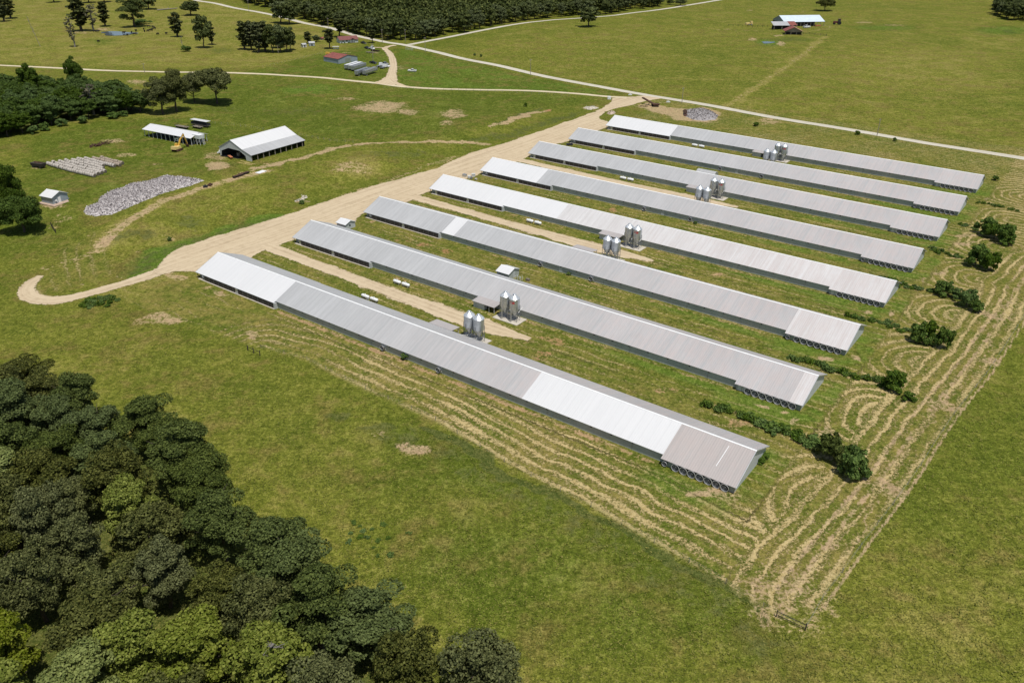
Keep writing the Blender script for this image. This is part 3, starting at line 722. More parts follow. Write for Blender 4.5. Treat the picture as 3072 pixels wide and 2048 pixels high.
strip_mesh('house_driveway_branch', [at(*q) for q in ((1156, 144), (1130, 143), (1100, 142.5))], [4.5, 4, 3], M_YARD, 2.5, .5)
strip_mesh('lane_fork', [at(*q) for q in ((1168, 236), (1178, 247), (1200, 256), (1230, 261.5))], [7, 6, 5, 3], M_YARD, 2.5, .3)
for nm, c, cx, cy, rx, ry in (('pond', c1, 1040, 296, 148, 19), ('pond', c4, 279, 345, 50, 9)):
    p = g(c, cx, cy); a = g(c, cx + rx, cy) - p; b = g(c, cx, cy - ry) - p
    n = 40; vs = [(p[0], p[1], p[2] + .06)]
    for k in range(n):
        t = 2 * math.pi * k / n; w = 1 + .18 * math.sin(3 * t + 1) + .08 * math.sin(5 * t)
        q = p + (a * math.cos(t) + b * math.sin(t)) * w
        vs.append((q[0], q[1], p[2] + .06))
    m = MB(); m.add(vs, [(0, k + 1, (k + 1) % n + 1) for k in range(n)])
    o = m.build(nm, M_POND); o['kind'] = 'structure'
    # keep the surrounding ground below the water
    co = np.zeros(len(gme.vertices) * 3, np.float32); gme.vertices.foreach_get('co', co); co = co.reshape(-1, 3)
    M = np.linalg.inv(np.array([[a[0], b[0]], [a[1], b[1]]])); w = M @ np.stack([co[:, 0] - p[0], co[:, 1] - p[1]])
    k = np.hypot(w[0], w[1]) < 1.5
    co[k, 2] = np.minimum(co[k, 2], p[2] - .1 + .3 * np.clip(np.hypot(w[0], w[1])[k] - 1.2, 0, 1))
    gme.vertices.foreach_set('co', co.ravel()); gme.update()
# ------------------------------------------------------------------ the eight poultry houses
SL, ZR, TK = .4208, 5.546, .10
def zr(v): return ZR - SL * abs(v)
def slab(m, u0, u1, v0, v1):
    """a piece of roof between two distances from the ridge"""
    a, b = zr(v0), zr(v1)
    m.add([(u0, v0, a), (u1, v0, a), (u1, v1, b), (u0, v1, b), (u0, v0, a - TK), (u1, v0, a - TK), (u1, v1, b - TK), (u0, v1, b - TK)],
          [(0, 1, 2, 3), (7, 6, 5, 4), (0, 4, 5, 1), (1, 5, 6, 2), (2, 6, 7, 3), (3, 7, 4, 0)] if v1 > v0 else
          [(3, 2, 1, 0), (4, 5, 6, 7), (1, 5, 4, 0), (2, 6, 5, 1), (3, 7, 6, 2), (0, 4, 7, 3)])
U_PAD, U_FAN = 36.23, 157.32
def eave(u): return 8.746 if u < U_PAD - .01 else (9.039 if u > U_FAN - .01 else 8.05)
ROOFS = {  # weathered sheets, then (from, to, sheets, label) for the replaced stretches of the near slope
    0: (M_ROOF_GREY, [(0, U_PAD, M_ROOF_WHITE, 'bright white roof sheets over the cooling pad end'), (121.6, U_FAN, M_ROOF_WHITE, 'bright white roof sheets before the fan end'), (U_FAN, HL, M_ROOF_DULL, 'dull tan grey roof sheets over the fans'), (168.3, 168.65, M_ROOF_WHITE, None)]),
    1: (M_ROOF_GREY, [(170.4, HL, M_ROOF_STREAK, 'narrow white strip of roof at the gable end')]),
    2: (M_ROOF_GREY, [(36.9, 42.2, M_ROOF_WHITE, 'short bright white patch of roof'), (U_FAN, HL, M_ROOF_STREAK, 'streaked white roof sheets over the fans')]),
    3: (M_ROOF_STREAK, [(0, 60.0, M_ROOF_WHITE, 'bright white roof sheets over the cooling pad end')]),
    4: (M_ROOF_GREY, [(0, 29.0, M_ROOF_WHITE, 'bright white roof sheets over the cooling pad end')]),
    5: (M_ROOF_GREY, []), 6: (M_ROOF_GREY, []),
    7: (M_ROOF_GREY, [(0, U_PAD, M_ROOF_WHITE, 'bright white roof sheets over the cooling pad end')]),
}
HOUSE_LABEL = [
    'poultry house nearest the lower wood with two bright white stretches of roof',
    'grey roofed poultry house with only a thin white roof strip at its far gable',
    'grey roofed poultry house with one short white roof patch and a streaked white fan end',
    'poultry house roofed in white along its whole length',
    'grey roofed poultry house with a white front end beside the whole white one',
    'plain grey roofed poultry house third from the public road with four feed bins beside it',
    'plain grey roofed poultry house second from the public road',
    'poultry house nearest the public road with a white front third of roof']
SHARED = {}
def shared(key, fn):
    if key not in SHARED: SHARED[key] = fn()
    return SHARED[key]
def inst(name, mesh, parent, loc=(0, 0, 0), rot=None):
    o = link(bpy.data.objects.new(name, mesh), parent); o.location = loc
    if rot: o.rotation_euler = rot
    return o

def fan_meshes(r):
    """flared housing with a pale rim, dark shutter and blades; the axis points along -y, the wall is at y=0"""
    Mx = Matrix.Rotation(math.pi / 2, 4, 'X')
    c = MB(); c.lathe([(r * .80, 0), (r * .82, .25), (r * .98, .68), (r, .70), (r * .955, .68), (r * .78, .22)], 28, Mx)
    rim = MB(); rim.lathe([(r * .955, .69), (r * 1.0, .675), (r * 1.055, .70), (r * 1.0, .73), (r * .955, .69)], 28, Mx)
    d = MB(); d.lathe([(.001, .06), (r * .80, .06)], 24, Mx)
    b = MB()
    for k in range(6):
        t = 2 * math.pi * k / 6
        a0, a1 = t - .26, t + .26
        b.add([(.10 * math.cos(t), -.24, .10 * math.sin(t)), (r * .74 * math.cos(a0), -.20, r * .74 * math.sin(a0)), (r * .76 * math.cos(t), -.24, r * .76 * math.sin(t)), (r * .74 * math.cos(a1), -.30, r * .74 * math.sin(a1))], [(0, 1, 2, 3)])
    b.lathe([(.001, .34), (.13, .32), (.13, .2)], 10, Mx)
    gd = MB()
    for rr in (.3, .55, .8): gd.lathe([(r * rr, .655), (r * rr + .012, .67), (r * rr + .024, .655), (r * rr, .655)], 24, Mx)
    for k in range(8):
        t = 2 * math.pi * (k + .5) / 8
        gd.bar((.0, -.66, .0), (r * .96 * math.cos(t), -.66, r * .96 * math.sin(t)), .014)
    return c.mesh('fan_housing', M_FANCONE, True), rim.mesh('rim', M_RIM, True), d.mesh('shutter', M_FANDARK), b.mesh('blades', M_STEEL), gd.mesh('guard', M_STEEL)
def add_fan(root, name, r, loc, rot=None):
    c, rim, d, b, gd = shared(('fan', r), lambda: fan_meshes(r))
    f = inst(name, c, root, loc, rot)
    inst('rim', rim, f); inst('shutter', d, f); inst('blades', b, f); inst('guard', gd, f)
    return f

def pad_mesh():
    m = MB(); m.box(4.2, 36.0, -8.72, -8.22, .12, 1.74)
    return m.mesh('cooling_pad', M_PAD)
def pad_frame():
    m = MB()
    for u in np.linspace(4.2, 36.0, 15): m.box(u - .03, u + .03, -8.74, -8.20, .13, 1.74)
    m.box(4.1, 36.05, -8.76, -8.50, 1.74, 1.80)
    return m.mesh('pad_frame', M_STEEL)

def control_room(root, side):
    """lean-to room with an open porch beside the feed bins"""
    s = side
    m = MB(); w0, w1 = (7.78, 10.9)
    y0, y1 = sorted((s * w0, s * w1))
    m.box(79.7, 83.6, y0, y1, 0, 2.0)
    rm = m.build('lean_to_room', M_GABLE, root)
    r = MB(); a, b = 2.30, 2.02
    y0, y1 = s * 7.9, s * 11.25
    vs = [(79.4, y0, a), (87.4, y0, a), (87.4, y1, b), (79.4, y1, b)]; vs += [(x, y, z - .08) for x, y, z in vs]
    r.add(vs, [(0, 1, 2, 3), (7, 6, 5, 4), (0, 4, 5, 1), (1, 5, 6, 2), (2, 6, 7, 3), (3, 7, 4, 0)] if s > 0 else [(3, 2, 1, 0), (4, 5, 6, 7), (1, 5, 4, 0), (2, 6, 5, 1), (3, 7, 6, 2), (0, 4, 7, 3)])
    r.build('lean_to_roof', M_ROOF_DULL, rm)
    for u in (87.1, 85.3):
        p = MB(); p.box(u - .06, u + .06, s * 10.9 - .06, s * 10.9 + .06, 0, 1.98); p.build('porch_post', M_OFFWHITE, rm)
    d = MB(); d.box(83.6, 83.64, *sorted((s * 8.6, s * 9.6)), 0, 1.9); d.build('door', M_DARK, rm)

for k in range(8):
    x, y = farm(0, HV[k])
    h = thing('poultry_house', (x, y, 0), TH, HOUSE_LABEL[k], 'poultry house', 'long poultry houses in a row')
    odd = k % 2 == 0      # the first, third ... house has its drive on the far side
    base, segs = ROOFS[k]
    # walls: one long body with gable ends
    m = MB(); m.prism([(-7.74, 0), (7.74, 0), (7.74, 2.14), (0, 5.38), (-7.74, 2.14)], .6, 172.9)
    w = m.build('wall', M_WALL, h)
    gm = MB(); gm.prism([(-8.5, 0), (7.74, 0), (7.80, 2.10), (0, 5.36), (-8.5, 1.80)], 172.9, 173.1); gm.build('gable_wall', M_GABLE, w)
    fw_ = MB(); fw_.box(U_FAN + .25, 172.9, -8.5, -7.74, 0, 1.82); fw_.build('fan_wall', M_WALL, w)
    tr = MB(); tr.box(173.02, 173.16, -8.62, -8.46, 0, 1.78); tr.build('corner_trim', M_STEEL, w)
    # roof
    cuts = [0.0, U_PAD, U_FAN, HL]
    roof = MB(); near = [(0, U_PAD), (U_PAD, U_FAN), (U_FAN, HL)]
    segs_ = [s for s in segs if s[3]]
    holes = [(s[0], s[1]) for s in segs_]
    pts = sorted(set(cuts + [q for hh in holes for q in hh]))
    for a, b in zip(pts[:-1], pts[1:]):
        mid = (a + b) / 2
        if any(p <= mid <= q for p, q in holes): continue
        slab(roof, a, b, 0, -eave(mid))
    slab(roof, 0, U_PAD, 0, 8.70); slab(roof, U_PAD, HL, 0, 8.16)
    ro = roof.build('roof', base if k != 3 else [M_ROOF_STREAK], h)
    for a, b, mt, lb in segs_:
        p = MB(); pc = sorted(set([a, b] + [c for c in cuts if a < c < b]))
        for q0, q1 in zip(pc[:-1], pc[1:]): slab(p, q0, q1, 0, -eave((q0 + q1) / 2))
        o = p.build('roof_section', mt, ro); o['label'] = lb
    if k == 0:
        p = MB()
        for j in range(14):
            v = 1.2 + j * .36
            p.box(168.2 - .02 * j, 168.34 - .02 * j, -v - .36, -v, 0, .006, Matrix.Translation((0, 0, zr(v))) @ Matrix.Translation((0, -v, 0)) @ Matrix.Rotation(math.atan(SL), 4, 'X') @ Matrix.Translation((0, v, 0)))
        p.build('pale_streak', M_WHITE, ro)
    rc = MB(); rc.prism([(-.24, zr(.24) + .015), (0, ZR + .035), (.24, zr(.24) + .015), (.24, zr(.24) + .045), (0, ZR + .075), (-.24, zr(.24) + .045)], -.05, HL + .05)
    rc.build('ridge_cap', M_RIDGE, ro)
    for u0, u1, va in ((-.06, .06, 8.75), (HL - .05, HL + .07, 9.04)):
        rk = MB()
        for s in (-1, 1):
            vb = va if s < 0 else (8.70 if u0 < 1 else 8.16)
            rk.add([(u0, 0, ZR + .02), (u1, 0, ZR + .02), (u1, s * vb, zr(vb) + .02), (u0, s * vb, zr(vb) + .02), (u0, 0, ZR - .22), (u1, 0, ZR - .22), (u1, s * vb, zr(vb) - .20), (u0, s * vb, zr(vb) - .20)],
                   [(0, 1, 2, 3), (7, 6, 5, 4), (0, 4, 5, 1), (1, 5, 6, 2), (2, 6, 7, 3), (3, 7, 4, 0)])
        rk.build('rake_trim', M_GALV_PALE, ro)
    # cooling pad end
    pd = inst('cooling_pad', shared('pad', pad_mesh), h); inst('pad_frame', shared('padf', pad_frame), pd)
    cb = MB(); cb.box(1.2, 36.4, -9.06, -8.15, 0, .11); cb.build('pad_curb', M_CONC, h)
    en = MB(); en.box(36.05, 36.6, -8.74, -7.74, 0, 1.78); en.build('pad_end_panel', M_GABLE, h)
    pb = MB(); pb.box(19.3, 20.2, -8.90, -8.73, .95, 1.7); pu = pb.build('pump_box', M_GALV, h)
    for u in (19.35, 19.75, 20.2):
        p = MB(); p.tube((u, -8.85, .95), (u, -9.0, .05), .06); p.build('pipe', M_WHITE, pu)
    for u in (.5, 2.2):
        p = MB(); p.box(u - .07, u + .07, -8.5, -8.36, 0, 1.84); p.build('porch_post', M_WOOD, h)
    if odd: add_fan(h, 'end_fan', .62, (4.1, -8.25, .95), (0, 0, -math.pi / 2))
    else:
        p = MB(); p.box(3.0, 4.1, -8.55, -7.8, .05, 1.5); p.build('pump_cabinet', M_GALV, h)
    # big fans in a row under the low eave
    for j in range(7): add_fan(h, 'exhaust_fan', .83, (160.72 + 1.775 * j, -8.52, .90))
    if odd:
        add_fan(h, 'small_fan', .55, (158.3, -8.52, .85))
        for u in (78.0, 96.8):
            p = MB(); p.box(u - .75, u + .75, -7.86, -7.74, .35, 1.95); p.build('fan_mount', M_GABLE, h)
            add_fan(h, 'side_fan', .66, (u, -7.86, 1.12))
        p = MB(); p.box(84.9, 86.1, -7.80, -7.74, .02, 2.02); d = p.build('door', M_GABLE, h)
        p = MB(); p.box(85.9, 85.98, -7.84, -7.80, .95, 1.05); p.build('handle', M_STEEL, d)
    else:
        for u in (158.0, 159.1):
            p = MB(); p.box(u, u + .95, -8.56, -8.5, .05, 1.7); p.build('door', M_OFFWHITE, h)
    control_room(h, 1 if odd else -1)
    # hooks of the side curtain and vents under the eave
    vent = shared('vent', lambda: MB().box(-.16, .16, -.20, 0, -.30, 0).mesh('vent', M_DARK))
    for u in np.concatenate([[42.3 + 5.4 * i for i in range(21)]]):
        if not odd and 78.5 < u < 89: continue
        if abs(u - 78) < 1.5 or abs(u - 96.8) < 1.5: continue
        inst('vent', vent, h, (u + random.uniform(-.5, .5), -7.74, 1.98))
    seam = shared('seam', lambda: MB().box(-.03, .03, -.03, 0, 0, 2.1).mesh('seam_cover', M_STEEL))
    for u in (36.9, 55.2, 73.5, 101.0, 128.5, 150.0): inst('seam_cover', seam, h, (u, -7.74, .02))

# ------------------------------------------------------------------ feed bins
def bin_proto():
    r = thing('feed_bin', (0, 0, 0), 0, None, 'feed bin', 'steel feed bins between the poultry houses')
    m = MB()
    pr = []
    for k in range(13):
        z = 3.15 + k * .235
        pr += [(1.31, z), (1.335, z + .117)]
    m.lathe(pr, 28); b = m.build('bin_body', M_GALV, r, True)
    m = MB(); m.lathe([(1.38, 6.02), (.42, 6.86), (.36, 6.88)], 28)
    for k in range(14):
        t = 2 * math.pi * k / 14; m.bar((1.36 * math.cos(t), 1.36 * math.sin(t), 6.05), (.42 * math.cos(t), .42 * math.sin(t), 6.87), .05)
    rf = m.build('bin_roof', M_GALV_PALE, r)
    m = MB(); m.lathe([(.36, 6.84), (.36, 7.02), (.42, 7.03), (.38, 7.12), (.001, 7.16)], 16); m.build('lid', M_GALV_PALE, rf, True)
    m = MB(); m.lathe([(1.31, 3.2), (.30, 1.45), (.22, 1.1)], 28, cap1=True); m.build('hopper', M_GALV, r, True)
    for k in range(6):
        t = 2 * math.pi * (k + .5) / 6
        m = MB(); m.bar((1.40 * math.cos(t), 1.40 * math.sin(t), 0), (1.38 * math.cos(t), 1.38 * math.sin(t), 4.2), .09); m.build('leg', M_STEEL, r)
    m = MB()
    for k in range(6):
        t, t2 = 2 * math.pi * (k + .5) / 6, 2 * math.pi * (k + 1.5) / 6
        m.bar((1.4 * math.cos(t), 1.4 * math.sin(t), .5), (1.4 * math.cos(t2), 1.4 * math.sin(t2), 1.6), .05); m.bar((1.4 * math.cos(t), 1.4 * math.sin(t), 1.6), (1.4 * math.cos(t2), 1.4 * math.sin(t2), 1.6), .06)
    m.build('leg_brace', M_STEEL, r)
    m = MB()
    for dx in (-.2, .2): m.bar((dx, -1.50, .4), (dx, -1.46, 6.1), .05); m.bar((dx, -1.46, 6.1), (dx * .8, -.5, 6.95), .05)
    for z in np.arange(.6, 6.1, .3): m.bar((-.2, -1.48, z), (.2, -1.48, z), .035)
    m.build('ladder', M_GALV_PALE, r)
    m = MB(); m.tube((0, 0, 1.15), (0, .9, .95), .10); m.tube((0, .9, .95), (0, 3.4, 2.2), .08); m.build('auger_tube', M_OFFWHITE, r)
    return r
BIN = bin_proto()
SIGN = MB()
for row, (z0, z1) in enumerate(((4.95, 5.10), (5.16, 5.31), (5.37, 5.50))):
    for s in range(9):
        a0, a1 = -math.pi / 2 - .50 + s * 1.0 / 9, -math.pi / 2 - .50 + (s + 1) * 1.0 / 9
        if row == 1 and s in (4,): continue
        SIGN.add([(1.35 * math.cos(a0), 1.35 * math.sin(a0), z0), (1.35 * math.cos(a1), 1.35 * math.sin(a1), z0), (1.35 * math.cos(a1), 1.35 * math.sin(a1), z1), (1.35 * math.cos(a0), 1.35 * math.sin(a0), z1)], [(0, 1, 2, 3)])
SIGN_ME = SIGN.mesh('red_sign', M_REDSIGN)
HN = ['the nearest poultry house', 'the second poultry house', 'the white patched third poultry house', 'the whole white poultry house', 'the fifth poultry house', 'the sixth poultry house', 'the seventh poultry house', 'the poultry house nearest the road']
first = True
for k in range(8):
    odd = k % 2 == 0
    for j, u in enumerate((91.0, 94.1)):
        v = HV[k] + (10.9 if odd else -10.9)
        lab = ('left' if j == 0 else 'right') + ' feed bin of the pair ' + ('behind ' if odd else 'in front of ') + HN[k]
        x, y = farm(u, v)
        rz = TH + (math.pi if odd else 0)
        if first:
            o = BIN; o.location = (x, y, .16); o.rotation_euler = (0, 0, rz); o['label'] = lab; LABELS.append((lab, o['group'], o)); first = False
        else: o = dup(BIN, (x, y, .16), rz, lab)
        o.scale = (1.1, 1.1, 1.1)
        if j == 1 and not odd: inst('red_sign', SIGN_ME, o, (0, 0, 0), (0, 0, .15))
        if j == 1 and odd: pass
    v0 = HV[k] + (8.4 if odd else -13.2)
    m = MB(); m.box(88.2, 96.6, 0, 4.8, -.05, .16); o = m.build('concrete_slab', M_CONC)
    o.location = (*farm(0, v0), 0); o.rotation_euler = (0, 0, TH)
    tag(o, 'pale concrete slab under the feed bins of ' + HN[k], 'concrete slab', 'concrete slabs under feed bins')

# ------------------------------------------------------------------ propane tanks
def tank_proto():
    r = thing('propane_tank', (0, 0, 0), 0, None, 'propane tank', 'white propane tanks between the poultry houses')
    M = Matrix.Rotation(math.pi / 2, 4, 'Y') @ Matrix.Translation((-.80, 0, 0))
    m = MB(); m.lathe([(.001, -1.50), (.22, -1.46), (.40, -1.34), (.50, -1.12), (.50, 1.12), (.40, 1.34), (.22, 1.46), (.001, 1.50)], 18, Matrix.Translation((0, 0, .8)) @ Matrix.Rotation(math.pi / 2, 4, 'Y'))
    m.build('tank_body', M_WHITE, r, True)
    m = MB(); m.lathe([(.22, 1.25), (.22, 1.46), (.15, 1.54), (.001, 1.56)], 12); m.build('valve_dome', M_OFFWHITE, r, True)
    for x in (-.85, .85):
        m = MB(); m.taper((x - .13, x + .13, -.38, .38, 0), (x - .10, x + .10, -.28, .28, .42)); m.build('foot', M_CONC, r)
    return r
TANK = tank_proto(); first = True
for k in range(8):
    odd = k % 2 == 0
    if k in (2, 4, 6): continue
    for j, u in enumerate((51.5, 55.0)):
        x, y = farm(u, HV[k] + (11.8 if odd else -12.4))
        lab = ('left' if j == 0 else 'right') + ' white propane tank of the pair ' + ('behind ' if odd else 'in front of ') + HN[k]
        if first: o = TANK; o.location = (x, y, 0); o.rotation_euler = (0, 0, TH); o['label'] = lab; LABELS.append((lab, o['group'], o)); first = False
        else: o = dup(TANK, (x, y, 0), TH, lab)
x, y = farm(53.2, 10.9)
m = MB()
for k in range(3): m.tube((k * .5 - .5, 0, 0), (k * .5 - .5, 0, 1.1), .05); 
m.tube((-.7, 0, 1.0), (.7, 0, 1.0), .05); m.box(-.25, .25, -.12, .12, .75, 1.3)
o = m.build('gas_regulator', M_OFFWHITE); o.location = (x, y, 0); o.rotation_euler = (0, 0, TH)
tag(o, 'white gas pipe stand beside the propane tanks behind the nearest poultry house', 'gas pipe stand')

# ------------------------------------------------------------------ small buildings on the farm
def gable_shed(name, loc, rz, L, Wd, hw, hr, wall, roof, label, cat, over=.3, group=None, extra=None):
    """ridge along x; local origin at the middle of the base"""
    r = thing(name, loc, rz, label, cat, group)
    m = MB(); m.prism([(-Wd / 2, 0), (Wd / 2, 0), (Wd / 2, hw), (0, hr - .05), (-Wd / 2, hw)], -L / 2, L / 2); w = m.build('wall', wall, r)
    s = (hr - hw) / (Wd / 2)
    m = MB()
    for sg in (-1, 1):
        ye, ze = sg * (Wd / 2 + over), hr - s * (Wd / 2 + over) + .05
        vs = [(-L / 2 - over, 0, hr + .05), (L / 2 + over, 0, hr + .05), (L / 2 + over, ye, ze), (-L / 2 - over, ye, ze)]; vs += [(a, b, c - .08) for a, b, c in vs]
        f = [(0, 1, 2, 3), (7, 6, 5, 4), (0, 4, 5, 1), (1, 5, 6, 2), (2, 6, 7, 3), (3, 7, 4, 0)]
        m.add(vs, f if sg > 0 else [tuple(reversed(q)) for q in f])
    ro = m.build('roof', roof, r)
    m = MB(); m.prism([(-.2, hr - .2 * s + .055), (0, hr + .07), (.2, hr - .2 * s + .055), (.2, hr - .2 * s + .085), (0, hr + .11), (-.2, hr - .2 * s + .085)], -L / 2 - over, L / 2 + over); m.build('ridge_cap', M_RIDGE if roof in (M_ROOF_WHITE, M_ROOF_GREY) else roof, ro)
    return r
def panel(parent, name, mat, x0, x1, y0, y1, z0, z1):
    m = MB(); m.box(x0, x1, y0, y1, z0, z1); return m.build(name, mat, parent)

s = gable_shed('pump_house', (*farm(3.2, HV[1] + 12.6), 0), TH, 4.4, 4.6, 2.1, 3.0, M_GABLE, M_ROOF_WHITE, 'small pale pump house with white roof standing at the edge of the gravel yard', 'shed')
panel(s, 'window', M_DARK, 2.2, 2.24, -.6, .1, 1.0, 1.6); panel(s, 'door', M_DARK, -.5, .5, 2.3, 2.34, 0, 1.9)
s = gable_shed('well_house', (*farm(74.3, HV[1] + 12.7), 0), TH, 4.5, 5.4, 2.2, 3.2, M_WALL, M_ROOF_WHITE, 'small grey shed with white roof on the grass behind the second poultry house', 'shed')
panel(s, 'door', M_GABLE, 2.25, 2.29, -.5, .5, 0, 2.0)
for k in range(6):
    m = MB(); m.tube((0, 0, 0), (0, 0, 1.3 + .2 * (k % 3)), .06); m.tube((0, 0, 1.1), (.35, 0, 1.1), .05)
    o = m.build('standpipe', M_WHITE); o.location = (*farm(77.4 + .5 * k, HV[1] + 12.2 + .25 * (k % 2)), 0); o.rotation_euler = (0, 0, TH)
    tag(o, 'white standpipe in the row beside the small grey white roofed shed', 'standpipe', 'white standpipes beside the grey shed')
o = MB().box(-.6, .6, -.4, .4, 0, .7).build('pallet_box', M_WOOD); o.location = (*farm(81.2, HV[1] + 13.6), 0); o.rotation_euler = (0, 0, TH); tag(o, 'brown wooden box lying right of the white standpipes', 'box')
# arched store behind the sixth house
r = thing('arched_store', (*farm(77.5, HV[5] + 13.0), 0), TH, 'low arched grey metal store between the sixth and seventh poultry houses', 'shed')
prof = [(2.6 * math.cos(t), 3.0 * math.sin(t)) for t in np.linspace(0, math.pi, 15)]
m = MB(); m.prism(prof, -4.2, 4.2); m.build('shell', M_ROOF_GREY, r); m = MB(); m.prism([(a * .93, b * .95) for a, b in prof], 4.2, 4.24); m.build('end_wall', M_GALV, r)
m = MB(); m.box(4.24, 4.28, -.6, .6, 0, 2.0); m.build('door', M_STEEL, r)
# scrap by the fourth house
for k, (X_, Y_, sx, sy, sz, mt, lab) in enumerate(((905, 535, 1.7, 1.2, 1.1, M_GALV, 'grey metal tub in the scrap heap'), (985, 560, 1.3, 1.2, 1.2, M_OFFWHITE, 'white plastic tank in the scrap heap'), (1060, 530, 1.5, 1.0, 1.2, M_OFFWHITE, 'pale box at the back of the scrap heap'),
                                                 (1025, 575, .9, .9, 1.0, M_STEEL, 'dark grey drum in the scrap heap'), (1105, 590, 1.1, .8, .6, M_CONC, 'low pale block at the right of the scrap heap'))):
    m = MB()
    if k in (1, 3): m.lathe([(sx * .5, 0), (sx * .55, sz * .5), (sx * .5, sz), (sx * .15, sz * 1.08), (.001, sz * 1.08)], 14)
    else: m.taper((-sx * .45, sx * .45, -sy * .45, sy * .45, 0), (-sx / 2, sx / 2, -sy / 2, sy / 2, sz)); m.box(-sx / 2 - .05, sx / 2 + .05, -sy / 2 - .05, sy / 2 + .05, sz, sz + .08)
    o = m.build('scrap_tub' if k == 0 else ('scrap_tank' if k in (1, 3) else 'scrap_box'), mt); o.location = tuple(g(cN, X_, Y_)); o.rotation_euler = (0, 0, TH + .4 * k)
    tag(o, lab + ' behind the whole white poultry house', 'scrap')
m = MB(); m.box(-1.6, 1.6, -.06, .06, 0, 1.0); m.box(-1.6, 1.6, .06, 1.1, .9, 1.0); o = m.build('feed_trough', M_DARK); o.location = tuple(g(cP, 875, 690)); o.rotation_euler = (0, 0, TH + .9)
tag(o, 'dark metal trough on its side at the yard end of the sixth poultry house', 'trough')
# ------------------------------------------------------------------ barns, bales, machines and vehicles away from the poultry houses
def base3(c, near, along, across):
    """near corner, end of one side and end of the other, as seen in a crop -> centre, turn, lengths"""
    p, a, b = g(c, *near), g(c, *along), g(c, *across)
    d = (a - p)[:2]; L = float(np.hypot(*d)); e = d / L; n = np.array([-e[1], e[0]])
    w = float((b - p)[:2] @ n)
    ctr = p[:2] + d / 2 + n * w / 2
    return (float(ctr[0]), float(ctr[1]), float(height(*ctr))), math.atan2(e[1], e[0]), L, abs(w)

# open hay barn with a two-slope roof
L0, rz, L, Wd = base3(cG, (915, 930), (2085, 585), (205, 770))
r = thing('hay_barn', L0, rz, 'large white roofed barn open along one side with a grey lean-to slope', 'barn')
Wd = 20.0; hw, hm, hr = 3.1, 4.9, 8.0; y1 = -Wd / 2 + 5.0
L = L
def sheetroof(m, x0, x1, ya, za, yb, zb, t=.12):
    vs = [(x0, ya, za), (x1, ya, za), (x1, yb, zb), (x0, yb, zb)]; vs += [(a, b, c - t) for a, b, c in vs]
    f = [(0, 1, 2, 3), (7, 6, 5, 4), (0, 4, 5, 1), (1, 5, 6, 2), (2, 6, 7, 3), (3, 7, 4, 0)]
    m.add(vs, f if yb > ya else [tuple(reversed(q)) for q in f])
yc = 2.0
m = MB(); sheetroof(m, -L / 2 - .3, L / 2 + .3, yc, hr, y1, hm); ro = m.build('roof', M_ROOF_WHITE, r)
m = MB(); sheetroof(m, -L / 2 - .3, L / 2 + .3, y1, hm - .02, -Wd / 2 - .4, hw); o = m.build('lean_to_roof', M_ROOF_GREY, ro); o['label'] = 'grey lean-to slope of the barn roof'
m = MB(); sheetroof(m, -L / 2 - .3, L / 2 + .3, yc, hr, Wd / 2 + .3, hw + .7); m.build('rear_roof', M_ROOF_GREY, ro)
# front gable with a wide opening whose corners are cut off
m = MB(); x0, x1 = -L / 2 - .1, -L / 2 + .1
top = [(-Wd / 2, hw - .1), (y1, hm - .15), (yc, hr - .15), (Wd / 2, hw + .7)]
inn = [(-Wd / 2 + 3.2, 0), (-Wd / 2 + 3.5, 2.3), (-3.0, 4.0), (4.0, 4.2), (Wd / 2 - 1.2, 2.4), (Wd / 2 - .6, 0)]
poly = [(-Wd / 2, 0)] + top + [(Wd / 2, 0)] + inn[::-1]
vs = [(x0, a, b) for a, b in poly] + [(x1, a, b) for a, b in poly]; n = len(poly)
m.add(vs, [(k, (k + 1) % n, n + (k + 1) % n, n + k) for k in range(n)])
for off, rev in ((0, True), (n, False)):
    for q in ((0, 1, 10, 11), (1, 2, 9, 10), (2, 3, 8, 9), (3, 4, 7, 8), (4, 5, 6, 7)):
        m.add([vs[off + i] for i in q], [(0, 1, 2, 3) if not rev else (3, 2, 1, 0)])
m.build('gable_wall', M_GABLE, r)
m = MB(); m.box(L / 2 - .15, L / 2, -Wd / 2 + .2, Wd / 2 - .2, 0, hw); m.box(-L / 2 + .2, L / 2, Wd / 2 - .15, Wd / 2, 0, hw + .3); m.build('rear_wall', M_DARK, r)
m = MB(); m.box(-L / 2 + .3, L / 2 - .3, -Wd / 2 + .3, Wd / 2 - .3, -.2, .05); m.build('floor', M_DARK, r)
for k in range(10):
    m = MB(); x = -L / 2 + L * (k + .0) / 9.5 + .2; m.box(x - .14, x + .14, -Wd / 2 - .1, -Wd / 2 + .18, 0, hw - .12); m.build('post', M_POLE, r)
for k in range(7):
    m = MB(); x = -L / 2 + 4 + 4.6 * k; m.lathe([(.75, 0), (.75, 1.4)], 14, cap1=True); b = m.build('stored_bale', M_BALEBROWN); b.location = tuple(Vector(L0) + Matrix.Rotation(rz, 3, 'Z') @ Vector((x, 3 + (k % 2), .06)))
    tag(b, 'brown hay bale kept in the dark inside the white roofed barn', 'hay bale', 'bales inside the hay barn')
